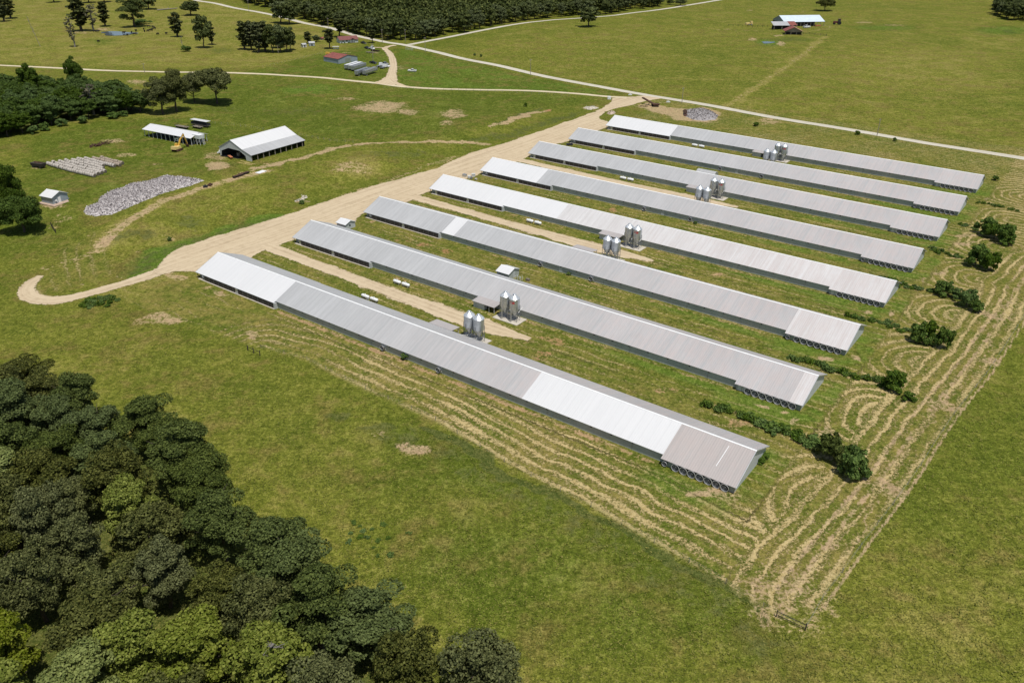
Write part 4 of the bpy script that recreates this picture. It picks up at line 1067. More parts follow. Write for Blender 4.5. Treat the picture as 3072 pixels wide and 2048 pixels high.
# scrap, feeder and poles before the barn
m = MB(); 
for k in range(9):
    a = random.uniform(0, 6.28); rr = random.uniform(0, 1.6); m.box(-.6, .6, -.4, .4, -.2, .35, Matrix.Translation((rr * math.cos(a), rr * math.sin(a), .35 + random.uniform(0, .9))) @ Matrix.Rotation(random.uniform(0, 3), 4, 'Z') @ Matrix.Rotation(random.uniform(-.7, .7), 4, 'X'))
o = m.build('scrap_heap', M_OFFWHITE); o.location = tuple(g(cG, 150, 740)); tag(o, 'heap of white scrap sheets at the open mouth of the barn', 'scrap heap')
r = thing('feed_wagon', g(cG, 380, 850), rz + 1.2, 'orange feed trough on legs before the open barn mouth', 'trough')
m = MB(); m.taper((-1.8, 1.8, -.35, .35, .5), (-2.0, 2.0, -.6, .6, 1.0)); m.build('trough', M_ORANGE, r)
for sx in (-1.5, 1.5):
    m = MB(); m.bar((sx, -.5, 0), (sx, -.3, .6), .1); m.bar((sx, .5, 0), (sx, .3, .6), .1); m.bar((sx, -.5, .3), (sx, .5, .3), .08); m.build('leg_frame', M_ORANGE, r)
for k, (a, b) in enumerate((((560, 950), (850, 1000)), ((690, 950), (930, 985)), ((600, 905), (800, 955)))):
    p, q = g(cG, *a), g(cG, *b); m = MB(); m.tube((0, 0, .12), tuple(q - p + [0, 0, .12]), .12); o = m.build('pole', M_YELLOWPALE); o.location = tuple(p)
    tag(o, ('longest', 'middle', 'shortest')[k] + ' of the yellowish poles lying in the grass before the barn', 'pole')
o = MB(); o.box(-2.2, 2.2, -1.2, 1.2, 0, .15); o.box(-2.0, -1.8, -1.2, 1.2, .15, .22); o.box(1.8, 2.0, -1.2, 1.2, .15, .22); o = o.build('metal_sheeting', M_WHITE); o.location = tuple(g(cG, 1050, 1150)); o.rotation_euler = (0, 0, rz + .1); tag(o, 'white panel lying flat on the bank below the barn', 'panel')
for k, (X_, Y_) in enumerate(((2098, 678), (2150, 657))):
    r = thing('feed_bunk', g(c5, X_, Y_), rz, ('left' if k == 0 else 'right') + ' dark steel feed bunk beside the track below the barn', 'feed bunk', 'feed bunks below the barn')
    m = MB(); m.taper((-2.3, 2.3, -.5, .5, .1), (-2.5, 2.5, -.7, .7, .8)); m.build('tub', M_DARK, r); m = MB(); m.box(-2.4, 2.4, -.6, .6, .80, .84); m.build('inside', M_RUST, r)
for k, (X_, Y_) in enumerate(((1810, 770), (1852, 755))):
    m = MB(); m.taper((-.8, .8, -.6, .6, 0), (-.9, .9, -.65, .65, .7)); m.box(-.3, .4, -.2, .3, .7, 1.0); o = m.build('rusty_tub', M_RUST if k else M_DARK); o.location = tuple(g(c5, X_, Y_)); o.rotation_euler = (0, 0, .4 + k)
    tag(o, ('dark', 'rusty brown')[k] + ' tub in the weeds between the pale heap and the feed bunks', 'tub')

# long open pole shed with a white roof
L0, rz2, L, Wd = base3(cH, (1945, 300), (1395, 190), (2060, 262))
rz2 += math.pi; Wd = 9.0
ctr = (g(cH, 1945, 300) + g(cH, 1395, 190)) / 2; n = np.array([-math.sin(rz2), math.cos(rz2)]); L0 = (*(ctr[:2] + n * Wd / 2), float(height(*(ctr[:2] + n * Wd / 2))))
r = thing('pole_shed', L0, rz2, 'long low pole shed with a white roof and open sides behind the yellow excavator', 'shed')
m = MB(); sheetroof(m, -L / 2 - .6, L / 2 + .6, 0, 5.2, -Wd / 2 - .7, 3.5); ro = m.build('roof', M_ROOF_WHITE, r)
m = MB(); sheetroof(m, -L / 2 - .6, L / 2 + .6, 0, 5.2, Wd / 2 + .7, 3.5); m.build('rear_roof', M_ROOF_WHITE, ro)
for k in range(12):
    x = -L / 2 + L * k / 11
    for y in (-Wd / 2, Wd / 2):
        m = MB(); m.box(x - .1, x + .1, y - .1, y + .1, -.3, 3.6); m.build('post', M_OFFWHITE, r)
m = MB(); m.box(-L / 2, L / 2, Wd / 2 - .8, Wd / 2 - .7, 0, 1.3); m.build('feed_rail', M_DARKWOOD, r)
m = MB(); m.box(-L / 2 + .5, L / 2 - .5, -Wd / 2 + .6, Wd / 2 - .9, -.3, .25); m.build('dark_bedding', M_DARK, r)
# white things under the shed
def local(L0, rz, x, y, z=0): return tuple(Vector(L0) + Matrix.Rotation(rz, 3, 'Z') @ Vector((x, y, z)))
r = thing('small_trailer', local(L0, rz2, L * .17, -Wd / 2 + 1.2), rz2, 'small white trailer parked under the long pole shed', 'trailer')
m = MB(); m.box(-1.3, 1.3, -.8, .8, .5, 1.9); m.build('body', M_WHITE, r); m = MB(); m.box(-.5, .5, -.84, -.8, .9, 1.5); m.build('window', M_DARK, r)
for s in (-.8, .8):
    m = MB(); m.tube((0, s - .1, .35), (0, s + .1, .35), .35, None, 14); m.build('wheel', M_BLACK, r)
# white tank stand
p = g(cH, 2035, 285)
r = thing('white_tank_stand', p, rz2, 'white box tank raised on a braced frame with a ladder at the shed end', 'tank stand')
m = MB(); m.taper((-2.2, 2.2, -1.5, 1.5, 2.9), (-2.4, 2.4, -1.6, 1.6, 4.7)); m.build('tank', M_WHITE, r)
for sx in (-2, 0, 2):
    for sy in (-1.3, 1.3):
        m = MB(); m.bar((sx * 1.08, sy * 1.08, 0), (sx, sy, 2.95), .13); m.build('leg', M_WHITE, r)
m = MB()
for sy in (-1.35, 1.35): m.bar((-2.1, sy, .3), (0, sy, 2.8), .07); m.bar((0, sy, .3), (2.1, sy, 2.8), .07)
m.build('leg_brace', M_WHITE, r)
m = MB()
for dy in (-.25, .25): m.bar((3.0, dy, 0), (2.45, dy, 4.6), .07)
for k in range(11): m.bar((3.0 - .05 * k, -.25, .4 * k + .2), (3.0 - .05 * k, .25, .4 * k + .2), .05)
m.build('ladder', M_WHITE, r)

# tracked excavator
p = g(cH, 1775, 362)
tgt = g(cH, 1890, 318); az = math.atan2(*(tgt - p)[:2][::-1])
reach = float(np.hypot(*(tgt - p)[:2]))
r = thing('excavator', p, az, 'yellow tracked excavator with its bucket resting on the ground before the long shed', 'excavator')
for s in (-1, 1):
    m = MB(); prof = [(-2.0, .12), (-1.7, 0), (1.7, 0), (2.0, .12), (2.15, .45), (2.0, .80), (1.7, .92), (-1.7, .92), (-2.0, .80), (-2.15, .45)]
    vs = [(x, s * 1.3 - .32, z) for x, z in prof] + [(x, s * 1.3 + .32, z) for x, z in prof]; n = len(prof)
    m.add(vs, [(k, n + k, n + (k + 1) % n, (k + 1) % n) for k in range(n)] + [tuple(range(n)), tuple(range(2 * n - 1, n - 1, -1))]); m.build('track', M_RUST, r)
m = MB(); m.lathe([(1.0, .7), (1.0, 1.15)], 16, cap1=True); m.build('turntable', M_DARK, r)
m = MB(); m.taper((-2.6, 1.4, -1.35, 1.35, 1.1), (-2.4, 1.2, -1.25, 1.25, 2.1)); m.taper((-2.75, -1.6, -1.35, 1.35, 1.1), (-2.6, -1.7, -1.2, 1.2, 2.45)); m.build('body', M_YELLOWPALE, r)
m = MB(); m.taper((.1, 1.75, .35, 1.35, 1.2), (.2, 1.45, .42, 1.28, 3.0)); cb = m.build('cab', M_YELLOW, r)
m = MB(); m.taper((.3, 1.78, .45, 1.39, 1.9), (.35, 1.55, .5, 1.32, 2.85)); m.build('cab_window', M_GLASS, cb)
k_ = max(reach, 6.0)
m = MB(); m.bar((1.0, -.2, 1.7), (k_ * .38, -.2, 4.6), .62, .5); m.bar((k_ * .38, -.2, 4.5), (k_ * .80, -.2, 6.3), .52, .5); m.build('boom', M_YELLOW, r)
m = MB(); m.bar((k_ * .74, -.2, 6.5), (k_ * 1.0, -.2, 1.6), .45, .4); m.build('stick', M_YELLOW, r)
m = MB(); m.bar((1.6, -.2, 1.5), (k_ * .42, -.2, 3.7), .16); m.bar((k_ * .45, -.2, 5.2), (k_ * .76, -.2, 6.8), .14); m.build('hydraulic_ram', M_STEEL, r)
m = MB(); m.prism([(-.7, .9), (-.7, 1.6), (.5, 1.6), (.5, .9)], k_ - .5, k_ + .1); m.prism([(-.7, .05), (-.7, .9), (.5, .9), (.5, .05)], k_ - .1, k_ + .5); m.build('bucket', M_RUST, r)

# dump wagon, brush heap
p = g(cH, 145, 560)
r = thing('dump_wagon', p, rz - 1.35, 'dark rusty farm wagon full of scrap wood left of the bale rows', 'wagon')
m = MB(); m.taper((-2.9, 2.9, -1.15, 1.15, .8), (-3.1, 3.1, -1.35, 1.35, 2.1)); m.build('box', M_DARKWOOD, r)
m = MB()
for k in range(14): m.bar((random.uniform(-2.6, 2.6), random.uniform(-1, 1), 2.05 + random.uniform(0, .1)), (random.uniform(-2.6, 2.6), random.uniform(-1, 1), 2.2 + random.uniform(0, .2)), .14)
m.build('scrap_load', M_RUST, r)
for sx in (-1.9, 1.9):
    for sy in (-1.1, 1.1):
        m = MB(); m.tube((sx, sy - .12, .5), (sx, sy + .12, .5), .5, None, 14); m.build('wheel', M_BLACK, r)
m = MB(); m.bar((3.0, 0, .7), (4.6, 0, .4), .12); m.build('drawbar', M_RUST, r)
m = MB()
pa, pb = g(cH, 765, 320), g(cH, 960, 272)
for k in range(60):
    t = random.random(); q = pa + (pb - pa) * t; a = random.uniform(0, 6.28); l = random.uniform(.6, 2.0); h = random.uniform(.1, 1.2)
    dx, dy = random.gauss(0, .8), random.gauss(0, .8); zz = float(height(q[0], q[1]))
    m.bar((q[0] - pa[0] + dx, q[1] - pa[1] + dy, zz - pa[2] + h * .5), (q[0] - pa[0] + dx + l * math.cos(a), q[1] - pa[1] + dy + l * math.sin(a), zz - pa[2] + h), random.uniform(.1, .45))
o = m.build('brush_heap', M_RUST); o.location = tuple(pa); tag(o, 'long heap of dark brown brush and stumps behind the bale rows', 'brush heap'); o['kind'] = 'stuff'

# flat hay trailers behind the pole shed
def flat_trailer(c, a, b, label, cover=False):
    p, q = g(c, *a), g(c, *b); d = q - p; L = max(4.5, float(np.hypot(*d[:2]))); ctr = (p + q) / 2
    r = thing('hay_trailer', ctr, math.atan2(d[1], d[0]), label, 'trailer', 'farm trailers behind the pole shed')
    m = MB(); m.box(-L / 2, L / 2, -1.2, 1.2, .9, 1.08); m.build('bed', M_WOOD, r)
    for sx in (-L / 2 + .8, L / 2 - .8):
        m = MB()
        for y in np.linspace(-1.15, 1.15, 4): m.bar((sx * 1.02, y, 1.05), (sx * 1.02, y, 2.0), .09)
        m.bar((sx * 1.02, -1.15, 2.0), (sx * 1.02, 1.15, 2.0), .09); m.build('end_rack', M_DARKWOOD, r)
        for sy in (-1, 1):
            m = MB(); m.tube((sx * .8, sy * .9 - .12, .45), (sx * .8, sy * .9 + .12, .45), .45, None, 12); m.build('wheel', M_BLACK, r)
    if cover:
        m = MB(); m.box(-L / 2 - .2, L / 2 + .2, -1.5, 1.5, 3.1, 3.22); m.build('canopy', M_OFFWHITE, r)
        for x in np.linspace(-L / 2, L / 2, 5):
            for y in (-1.15, 1.15):
                m = MB(); m.bar((x, y, 1.0), (x, y, 3.1), .1); m.build('upright', M_DARKWOOD, r)
        m = MB(); m.box(-L / 2, L / 2, -1.16, 1.16, 1.08, 2.2); m.build('load', M_DARK, r)
    return r
flat_trailer(cH, (1760, 85), (1900, 110), 'empty dark flat trailer nearest the roof ridge of the pole shed')
flat_trailer(cH, (1965, 90), (2060, 108), 'empty dark flat trailer between the other trailer and the canopied wagon')
flat_trailer(cH, (1960, 62), (2145, 92), 'dark wagon under a white flat canopy behind the pole shed', True)

# round bales in long rows
bale = MB(); prof = [(.02, -.76), (.70, -.76), (.80, -.66), (.815, 0), (.80, .66), (.70, .76), (.02, .76)]
bale.lathe(prof, 18, Matrix.Translation((0, 0, .78)) @ Matrix.Rotation(math.pi / 2, 4, 'Y'))
BALE_ME = [bale.mesh('round_bale', M_BALE, False), bale.mesh('round_bale', M_BALEBROWN, False)]
for me in BALE_ME:
    me.materials.append(M_BALEEND)
    for p in me.polygons:
        if all(abs(abs(me.vertices[i].co.x) - .76) < .02 for i in p.vertices): p.material_index = 1
        else: p.use_smooth = True
A0, A1, B1 = g(cH, 250, 530), g(cH, 810, 678), g(cH, 1195, 515)
ra = (A1 - A0)[:2]; RL = float(np.hypot(*ra)); e = ra / RL
nrm = np.array([-e[1], e[0]]); wid = float((B1 - A1)[:2] @ nrm); adv = float((B1 - A1)[:2] @ e)
NR = 10
start = [0, .3, 1.0, 1.5, 2.6, 3.4, 4.6, 6.6, 9.2, 9.5]; cut = [0, 0, 0, .4, 3.0, 6.5, .6, 0, 0, 24.0]
ordn = ['first', 'second', 'third', 'fourth', 'fifth', 'sixth', 'seventh', 'eighth', 'ninth', 'last']
for i in range(NR):
    f = i / (NR - 1); off = nrm * (wid * f) + e * (adv * f)
    end = RL - cut[i]
    s = adv * -f * .0 + start[i] - adv * f
    n = int((end - s) / 1.56)
    for j in range(n):
        q = A0[:2] + off + e * (s + 1.56 * (j + .5)) + nrm * random.uniform(-.16, .16) + e * random.uniform(-.1, .1)
        me = BALE_ME[1 if (i in (7, 8) or (i == 9 and j % 3)) else 0]
        o = bpy.data.objects.new('round_bale', me); link(o)
        o.location = (q[0], q[1], float(height(*q)) - .02); o.rotation_euler = (random.uniform(0, 6), 0, 0); o.rotation_euler = (0, 0, math.atan2(e[1], e[0]) + random.uniform(-.10, .10))
        sc_ = random.uniform(.88, 1.08); o.scale = (1, sc_, sc_)
        if j == n - 1: lb = 'hay bale showing its round end at the track end of the %s bale row' % ordn[i]
        elif j == 0: lb = 'hay bale at the far left end of the %s bale row' % ordn[i]
        else: lb = ('brown' if me is BALE_ME[1] else 'pale grey') + ' hay bale inside the %s row from the front of the bale block' % ordn[i]
        tag(o, lb, 'hay bale', 'round hay bales set out in rows')

# heaps of loose material
def heap(name, pts, hgt, mat, label, cat, res=.55, bump=.5, chips=0, chipmat=None):
    P = np.array([q[:2] for q in pts]); lo, hi = P.min(0) - 1, P.max(0) + 1
    nx, ny = int((hi[0] - lo[0]) / res) + 2, int((hi[1] - lo[1]) / res) + 2
    gx, gy = np.meshgrid(lo[0] + res * np.arange(nx), lo[1] + res * np.arange(ny)); gx += RNG.uniform(-.3, .3, gx.shape) * res; gy += RNG.uniform(-.3, .3, gy.shape) * res
    sd = poly_sd(gx.ravel(), gy.ravel(), P, 20).reshape(gx.shape) + 1.4 * (fbm(gx / 4, gy / 4, 31) - .5)
    z = hgt * sstep(-.2, 4.5, sd) * (.75 + .5 * fbm(gx / 6, gy / 6, 33)) + bump * RNG.uniform(-.5, .5, gx.shape) * sstep(0, 1, sd) + np.where(sd < 0, -.3, 0)
    z = z + height(gx, gy)
    o0 = np.array([P[:, 0].mean(), P[:, 1].mean(), float(height(*P.mean(0)))])
    vs = np.stack([gx - o0[0], gy - o0[1], z - o0[2]], -1).reshape(-1, 3)
    i = np.arange(ny - 1)[:, None]; j = np.arange(nx - 1)[None]
    q = np.stack([i * nx + j, i * nx + j + 1, (i + 1) * nx + j + 1, (i + 1) * nx + j], -1).reshape(-1, 4)
    keep = (sd.ravel()[q] > -.4).any(1); q = q[keep]
    if chips:
        k = RNG.choice(np.nonzero(sd.ravel() > .3)[0], chips); c0 = vs[k] + RNG.uniform(-.3, .3, (chips, 3)) * [1, 1, .4] + [0, 0, .1]
        a = RNG.normal(0, 1, (chips, 3)); a /= np.linalg.norm(a, axis=1)[:, None]; b = np.cross(a, RNG.normal(0, 1, (chips, 3))); b /= np.linalg.norm(b, axis=1)[:, None]
        s1 = RNG.uniform(.18, .5, (chips, 1)); s2 = RNG.uniform(.06, .2, (chips, 1))
        cv = np.stack([c0 - a * s1 - b * s2, c0 + a * s1 - b * s2, c0 + a * s1 + b * s2, c0 - a * s1 + b * s2], 1).reshape(-1, 3)
        cq = np.arange(chips * 4).reshape(-1, 4) + len(vs)
        vs = np.vstack([vs, cv]); nq = len(q); q = np.vstack([q, cq])
    me = np_mesh(name, vs, q, mat)
    if chips and chipmat:
        me.materials.append(chipmat); mi = np.zeros(len(me.polygons), np.int32); mi[nq:] = RNG.integers(0, 2, len(me.polygons) - nq); me.polygons.foreach_set('material_index', mi)
    o = link(bpy.data.objects.new(name, me)); o.location = tuple(o0); tag(o, label, cat, None, 'stuff'); return o
M_LITTER = plain('pale_litter', (.52, .48, .465), .95, 0, .20, 1.6)
M_LITTERDK = plain('grey_litter', (.38, .345, .335), .95, 0, .2, 2.0)
heap('litter_heap', gl(cH, (670, 1085), (690, 1030), (840, 970), (860, 920), (950, 850), (1100, 810), (1200, 760), (1400, 730), (1660, 645), (1740, 665), (1900, 680), (2090, 714), (1950, 765), (1640, 855), (1380, 955), (1230, 1015), (1000, 1112), (800, 1132), (690, 1112)), 1.15, M_LITTER, 'long heap of pale grey shredded bedding beside the farm track', 'litter heap', .5, .26, 6500, M_LITTERDK)
M_STONEGREY = plain('grey_rubbish', (.36, .335, .33), .95, 0, .25, 2.2)
heap('rubbish_heap', gl(c3, (1905, 975), (1990, 962), (2090, 962), (2180, 985), (2215, 1020), (2200, 1055), (2110, 1066), (1990, 1058), (1925, 1025)), 1.3, M_STONEGREY, 'round grey heap of broken rubbish beside the public road', 'rubbish heap', .7, .5, 1100, plain('brown_rubbish', (.17, .145, .13), .95, 0, .2, 2))
heap('rusty_heap', gl(c3, (1900, 975), (1940, 968), (1962, 1000), (1955, 1032), (1910, 1025)), 1.8, M_RUST, 'rusty dark heap at the left end of the grey rubbish heap', 'scrap heap', .6, .8, 160, M_DARK)
M_ROCK = plain('pinkish_rock', (.50, .40, .32), .95, 0, .2, 1.5)
heap('rock_heap', gl(c3, (1225, 1000), (1260, 980), (1300, 978), (1325, 998), (1290, 1010), (1250, 1012)), .8, M_ROCK, 'low heap of pinkish stones left of the last poultry house', 'rock heap', .6, .6, 60, M_ROCK)
heap('pale_rock_heap', gl(c3, (1020, 950), (1060, 938), (1130, 938), (1170, 952), (1100, 968), (1050, 965)), .5, M_CONC, 'low spread of pale stones left of the gravel yard where it narrows', 'rock heap', .6, .5, 70, M_CONC)
heap('white_rock_heap', gl(cM, (100, 260), (240, 200), (260, 150), (360, 140), (410, 190), (330, 240), (180, 280)), .7, M_CONC, 'heap of whitish stones in the bank above the gravel yard', 'rock heap', .5, .5, 70, M_CONC)

# conveyor beside the public road
p, q = g(c3, 1665, 940), g(c3, 1590, 925); hgt_ = tall(c3, 1545, 915, 862)
r = thing('elevator_conveyor', p, 0, 'dark rusty slanting conveyor standing on bare soil near the road junction', 'conveyor')
tip = g(c3, 1545, 915) - p
m = MB(); m.bar((0, 0, .9), (tip[0], tip[1], hgt_), 1.5, .5); m.build('belt_frame', M_RUST, r)
m = MB(); m.taper((-1.5, 1.5, -1.4, 1.4, .7), (-2.0, 2.0, -1.8, 1.8, 1.6)); m.build('hopper', M_RUST, r)
mid = tip * .5
m = MB(); m.bar((mid[0], mid[1] - 1.2, 0), (mid[0], mid[1], hgt_ * .5), .2); m.bar((mid[0], mid[1] + 1.2, 0), (mid[0], mid[1], hgt_ * .5), .2); m.build('support_leg', M_RUST, r)
for s in (-1.3, 1.3):
    m = MB(); m.tube((mid[0] * .5, mid[1] * .5 + s - .15, .5), (mid[0] * .5, mid[1] * .5 + s + .15, .5), .5, None, 12); m.build('wheel', M_BLACK, r)
m = MB(); m.bar((-9, 0, .25), (-4.5, -.5, .25), .35); m.bar((-6.5, -1.2, .2), (-5.5, 1.2, .2), .3); o = m.build('conveyor_axle', M_RUST); o.location = tuple(p); tag(o, 'dark axle frame lying on the soil left of the slanting conveyor', 'axle')
m = MB(); m.taper((-1, 1, -.8, .8, 0), (-1, 1, -.8, .8, 1.5)); m.box(-1.05, 1.05, -.85, .85, 1.5, 1.6); m.box(-.3, .3, -.86, -.80, .5, 1.3); o = m.build('white_cabinet', M_WHITE); o.location = tuple(g(c3, 1255, 875)); tag(o, 'white utility cabinet beside the lane where it joins the yard', 'cabinet')
for k, (X_, Y_) in enumerate(((1440, 838), (1775, 902))):
    m = MB(); m.taper((-1.2, 1.2, -.5, .5, 0), (-.9, .9, -.4, .4, .6)); m.taper((-.5, .5, -.4, .4, .6), (-.3, .3, -.3, .3, .85)); o = m.build('white_boulder', M_OFFWHITE); o.location = tuple(g(c3, X_, Y_)); tag(o, ('white boulder at the tip of the lawn by the junction', 'white boulder between the conveyor and the public road')[k], 'boulder')

# small grey office with a concrete apron
L0, rz3, L, Wd = base3(cH, (315, 1000), (185, 975), (500, 935))
s = gable_shed('grey_shed', L0, rz3, L, Wd, 2.7, 4.1, M_BLUEGREY, M_ROOF_WHITE, 'small blue grey shed with a white roof on a concrete apron beside the oak', 'shed', .4)
sg = -1
panel(s, 'door', M_WHITE, -L / 2 - .05, -L / 2, -.2, .9, 0, 2.1) 
w = panel(s, 'window', M_DARK, -L / 2 - .05, -L / 2, 1.6, 2.4, 1.0, 1.7)
panel(s, 'air_conditioner', M_WHITE, -L / 2 - .5, -L / 2, 1.65, 2.35, 1.0, 1.45)
panel(s, 'door_lower', M_SIDING, -L / 2 - .04, -L / 2, 1.2, 1.55, 0, 1.0)
o = MB().box(-L / 2 - 2.2, L / 2 + .7, -Wd / 2 - 1.2, Wd / 2 + 1.3, -.1, .12).build('concrete_apron', plain('pink_concrete', (.46, .34, .26), .9, 0, .12, .8)); o.location = L0; o.rotation_euler = (0, 0, rz3); tag(o, 'pinkish concrete apron under the small blue grey shed', 'concrete apron')
# ------------------------------------------------------------------ homestead at the crossroads
def wheels(r, xs, y, rad, w=.24):
    for x in xs:
        for s in (-1, 1):
            m = MB(); m.tube((x, s * y - w / 2, rad), (x, s * y + w / 2, rad), rad, None, 14); wh = m.build('wheel', M_BLACK, r)
            m = MB(); m.tube((x, s * (y + w / 2) - .01, rad), (x, s * (y + w / 2) + .015, rad), rad * .55, None, 10); m.build('rim', M_GALV_PALE, wh)
def pickup(loc, rz, paint, label, group=None, dual=False):
    r = thing('pickup_truck', loc, rz, label, 'pickup truck', group)
    m = MB(); m.taper((-2.9, 2.9, -.98, .98, .45), (-2.88, 2.85, -.96, .96, 1.08)); m.taper((.9, 2.85, -.94, .94, 1.08), (1.0, 2.7, -.88, .88, 1.22)); m.build('body', paint, r)
    m = MB(); m.taper((-1.0, 1.05, -.92, .92, 1.08), (-.75, .35, -.75, .75, 1.88)); c = m.build('cab', paint, r)
    m = MB(); m.taper((-1.02, 1.10, -.80, .80, 1.16), (-.79, .45, -.66, .66, 1.76)); m.build('windscreen', M_GLASS, c)
    m = MB(); m.taper((-.86, .80, -.94, .94, 1.18), (-.68, .26, -.785, .785, 1.74)); m.build('side_window', M_GLASS, c)
    m = MB(); m.box(-2.75, -1.1, -.78, .78, 1.085, 1.09); m.build('bed', M_DARK, r)
    m = MB()
    for s in (-1, 1): m.box(-2.88, -1.05, s * .87 - .08, s * .87 + .08, 1.08, 1.30)
    m.box(-2.9, -2.8, -.9, .9, 1.08, 1.30); m.build('bed_rail', paint, r)
    m = MB(); m.box(2.84, 2.92, -.9, .9, .5, .75); m.build('bumper', M_GALV_PALE, r)
    for s in (-.7, .7):
        m = MB(); m.box(2.83, 2.90, s - .16, s + .16, .82, 1.0); m.build('headlight', M_GALV_PALE, r)
    wheels(r, (-1.85, 1.85), .92, .42)
    return r
M_CARWHITE = plain('white_car_paint', (.80, .80, .80), .25, 0, .03); M_CARBLACK = plain('black_car_paint', (.02, .02, .024), .25, 0, .1); M_CARGREY = plain('grey_car_paint', (.16, .17, .18), .3, 0, .08)
def hdg(c, a, b):
    p, q = g(c, *a), g(c, *b); return math.atan2(q[1] - p[1], q[0] - p[0])

# livestock trailers
ta, tb = g(cF, 1165, 875), g(cF, 1445, 795)
TRZ = math.atan2(*(tb - ta)[:2][::-1]); TL = 16.0
def trailer_proto():
    r = thing('grain_trailer', (0, 0, 0), 0, None, 'trailer', 'long grey grain trailers parked side by side')
    m = MB(); w = 1.25
    m.taper((-TL / 2, TL / 2, -w * .8, w * .8, 1.15), (-TL / 2, TL / 2, -w, w, 1.9)); m.box(-TL / 2, TL / 2, -w, w, 1.9, 3.5); b = m.build('body', M_GALV, r)
    m = MB()
    for k in range(17):
        x = -TL / 2 + .2 + (TL - .4) * k / 16
        for s in (-1, 1): m.box(x - .06, x + .06, s * (w + .03) - .05, s * (w + .03) + .05, 1.9, 3.5)
    for y in np.linspace(-w, w, 6): m.box(-TL / 2 - .08, -TL / 2, y - .05, y + .05, 1.3, 3.5)
    m.build('rib', M_STEEL, b)
    m = MB(); m.box(-TL / 2 + .1, TL / 2 - .1, -w + .12, w - .12, 3.5, 3.53); m.build('tarpaulin', M_STEEL, r)
    m = MB()
    for s in (-1, 1): m.box(-TL / 2, TL / 2, s * (w - .06) - .08, s * (w - .06) + .08, 3.5, 3.68)
    m.build('top_rail', M_GALV_PALE, r)
    m = MB(); m.taper((-2.2, 2.2, -.5, .5, .6), (-4.0, 4.0, -.95, .95, 1.15)); m.build('hopper', M_STEEL, r)
    wheels(r, (-TL / 2 + .9, -TL / 2 + 2.1), 1.0, .5, .5)
    for s in (-.7, .7):
        m = MB(); m.box(TL / 2 - 3.0, TL / 2 - 2.85, s - .08, s + .08, 0, 1.2); m.build('landing_leg', M_STEEL, r)
    return r
TRL = trailer_proto()
tn = np.array([-math.sin(TRZ), math.cos(TRZ)]); te = np.array([math.cos(TRZ), math.sin(TRZ)])
b0 = ta[:2] + te * TL / 2 + tn * 1.25
rear = [g(cF, 1165, 875)[:2] + tn * 1.3, g(cF, 1020, 880)[:2] + tn * 1.0, g(cF, 955, 795)[:2] + tn * .9, g(cF, 895, 780)[:2] + tn * .8, g(cF, 830, 770)[:2] + tn * .8]
labs = ['grey grain trailer standing nearest the lane', 'grey grain trailer second from the lane, set back a little', 'grey grain trailer in the middle of the five', 'white topped grain trailer second from the red roofed shed', 'white topped grain trailer nearest the red roofed shed']
for k, q in enumerate(rear):
    q = q + te * TL / 2
    loc = (q[0], q[1], float(height(*q)))
    if k == 0: TRL.location = loc; TRL.rotation_euler = (0, 0, TRZ); TRL['label'] = labs[0]; o = TRL
    else: o = dup(TRL, loc, TRZ, labs[k])
    if k in (3, 4): panel(o, 'white_cover', M_WHITE, -TL / 2 + .1, TL / 2 - .1, -1.0, 1.0, 3.54, 3.6)

pickup(g(cF, 1980, 795), hdg(cF, (2050, 805), (1912, 795)), M_CARWHITE, 'white pickup truck parked alone on the mown lawn')
pickup(g(cF, 1530, 715), hdg(cF, (1450, 700), (1590, 730)), M_CARWHITE, 'white pickup truck nearest the gravel drive beside the trailers')
pickup(g(cF, 1500, 672), hdg(cF, (1450, 660), (1560, 680)), M_CARGREY, 'dark pickup truck behind the white one beside the gravel drive')
pickup(g(cF, 1290, 655), hdg(cF, (1230, 640), (1350, 660)), M_CARBLACK, 'black pickup truck behind the trailer row under the pole')
pickup(g(cF, 1185, 395) - np.array([0, 0, 0]), hdg(cF, (1150, 385), (1230, 400)), M_CARBLACK, 'black pickup truck left of the white flatbed truck near the farmhouse')
pickup(g(cF, 1120, 305), hdg(cF, (1060, 290), (1180, 315)), M_CARBLACK, 'black pickup truck parked against the end of the farmhouse')
def lorry(loc, rz, label):
    r = thing('lorry', loc, rz, label, 'truck')
    m = MB(); m.box(-3.4, 3.2, -.5, .5, .6, .95); m.build('chassis', M_DARK, r)
    m = MB(); m.taper((.6, 2.4, -1.15, 1.15, .8), (.7, 2.0, -1.05, 1.05, 2.7)); c = m.build('cab', M_CARWHITE, r)
    m = MB(); m.taper((1.2, 2.46, -1.0, 1.0, 1.7), (1.2, 2.14, -.95, .95, 2.5)); m.build('windscreen', M_GLASS, c)
    m = MB(); m.taper((2.2, 3.7, -.95, .95, .7), (2.2, 3.5, -.85, .85, 1.6)); m.build('bonnet', M_CARWHITE, r)
    m = MB(); m.box(-3.4, .4, -1.15, 1.15, .98, 1.15); m.build('flat_bed', M_STEEL, r)
    wheels(r, (-2.6, -1.4, 2.8), 1.0, .5, .34)
    return r
lorry(g(cF, 1410, 712), TRZ, 'white truck tractor at the head of the trailer row')
lorry(g(cF, 1475, 738), TRZ, 'white truck tractor between the trailer row and the white pickup')
lorry(g(cF, 1258, 405), hdg(cF, (1215, 395), (1300, 410)), 'white flatbed truck between the dark vehicles near the farmhouse')
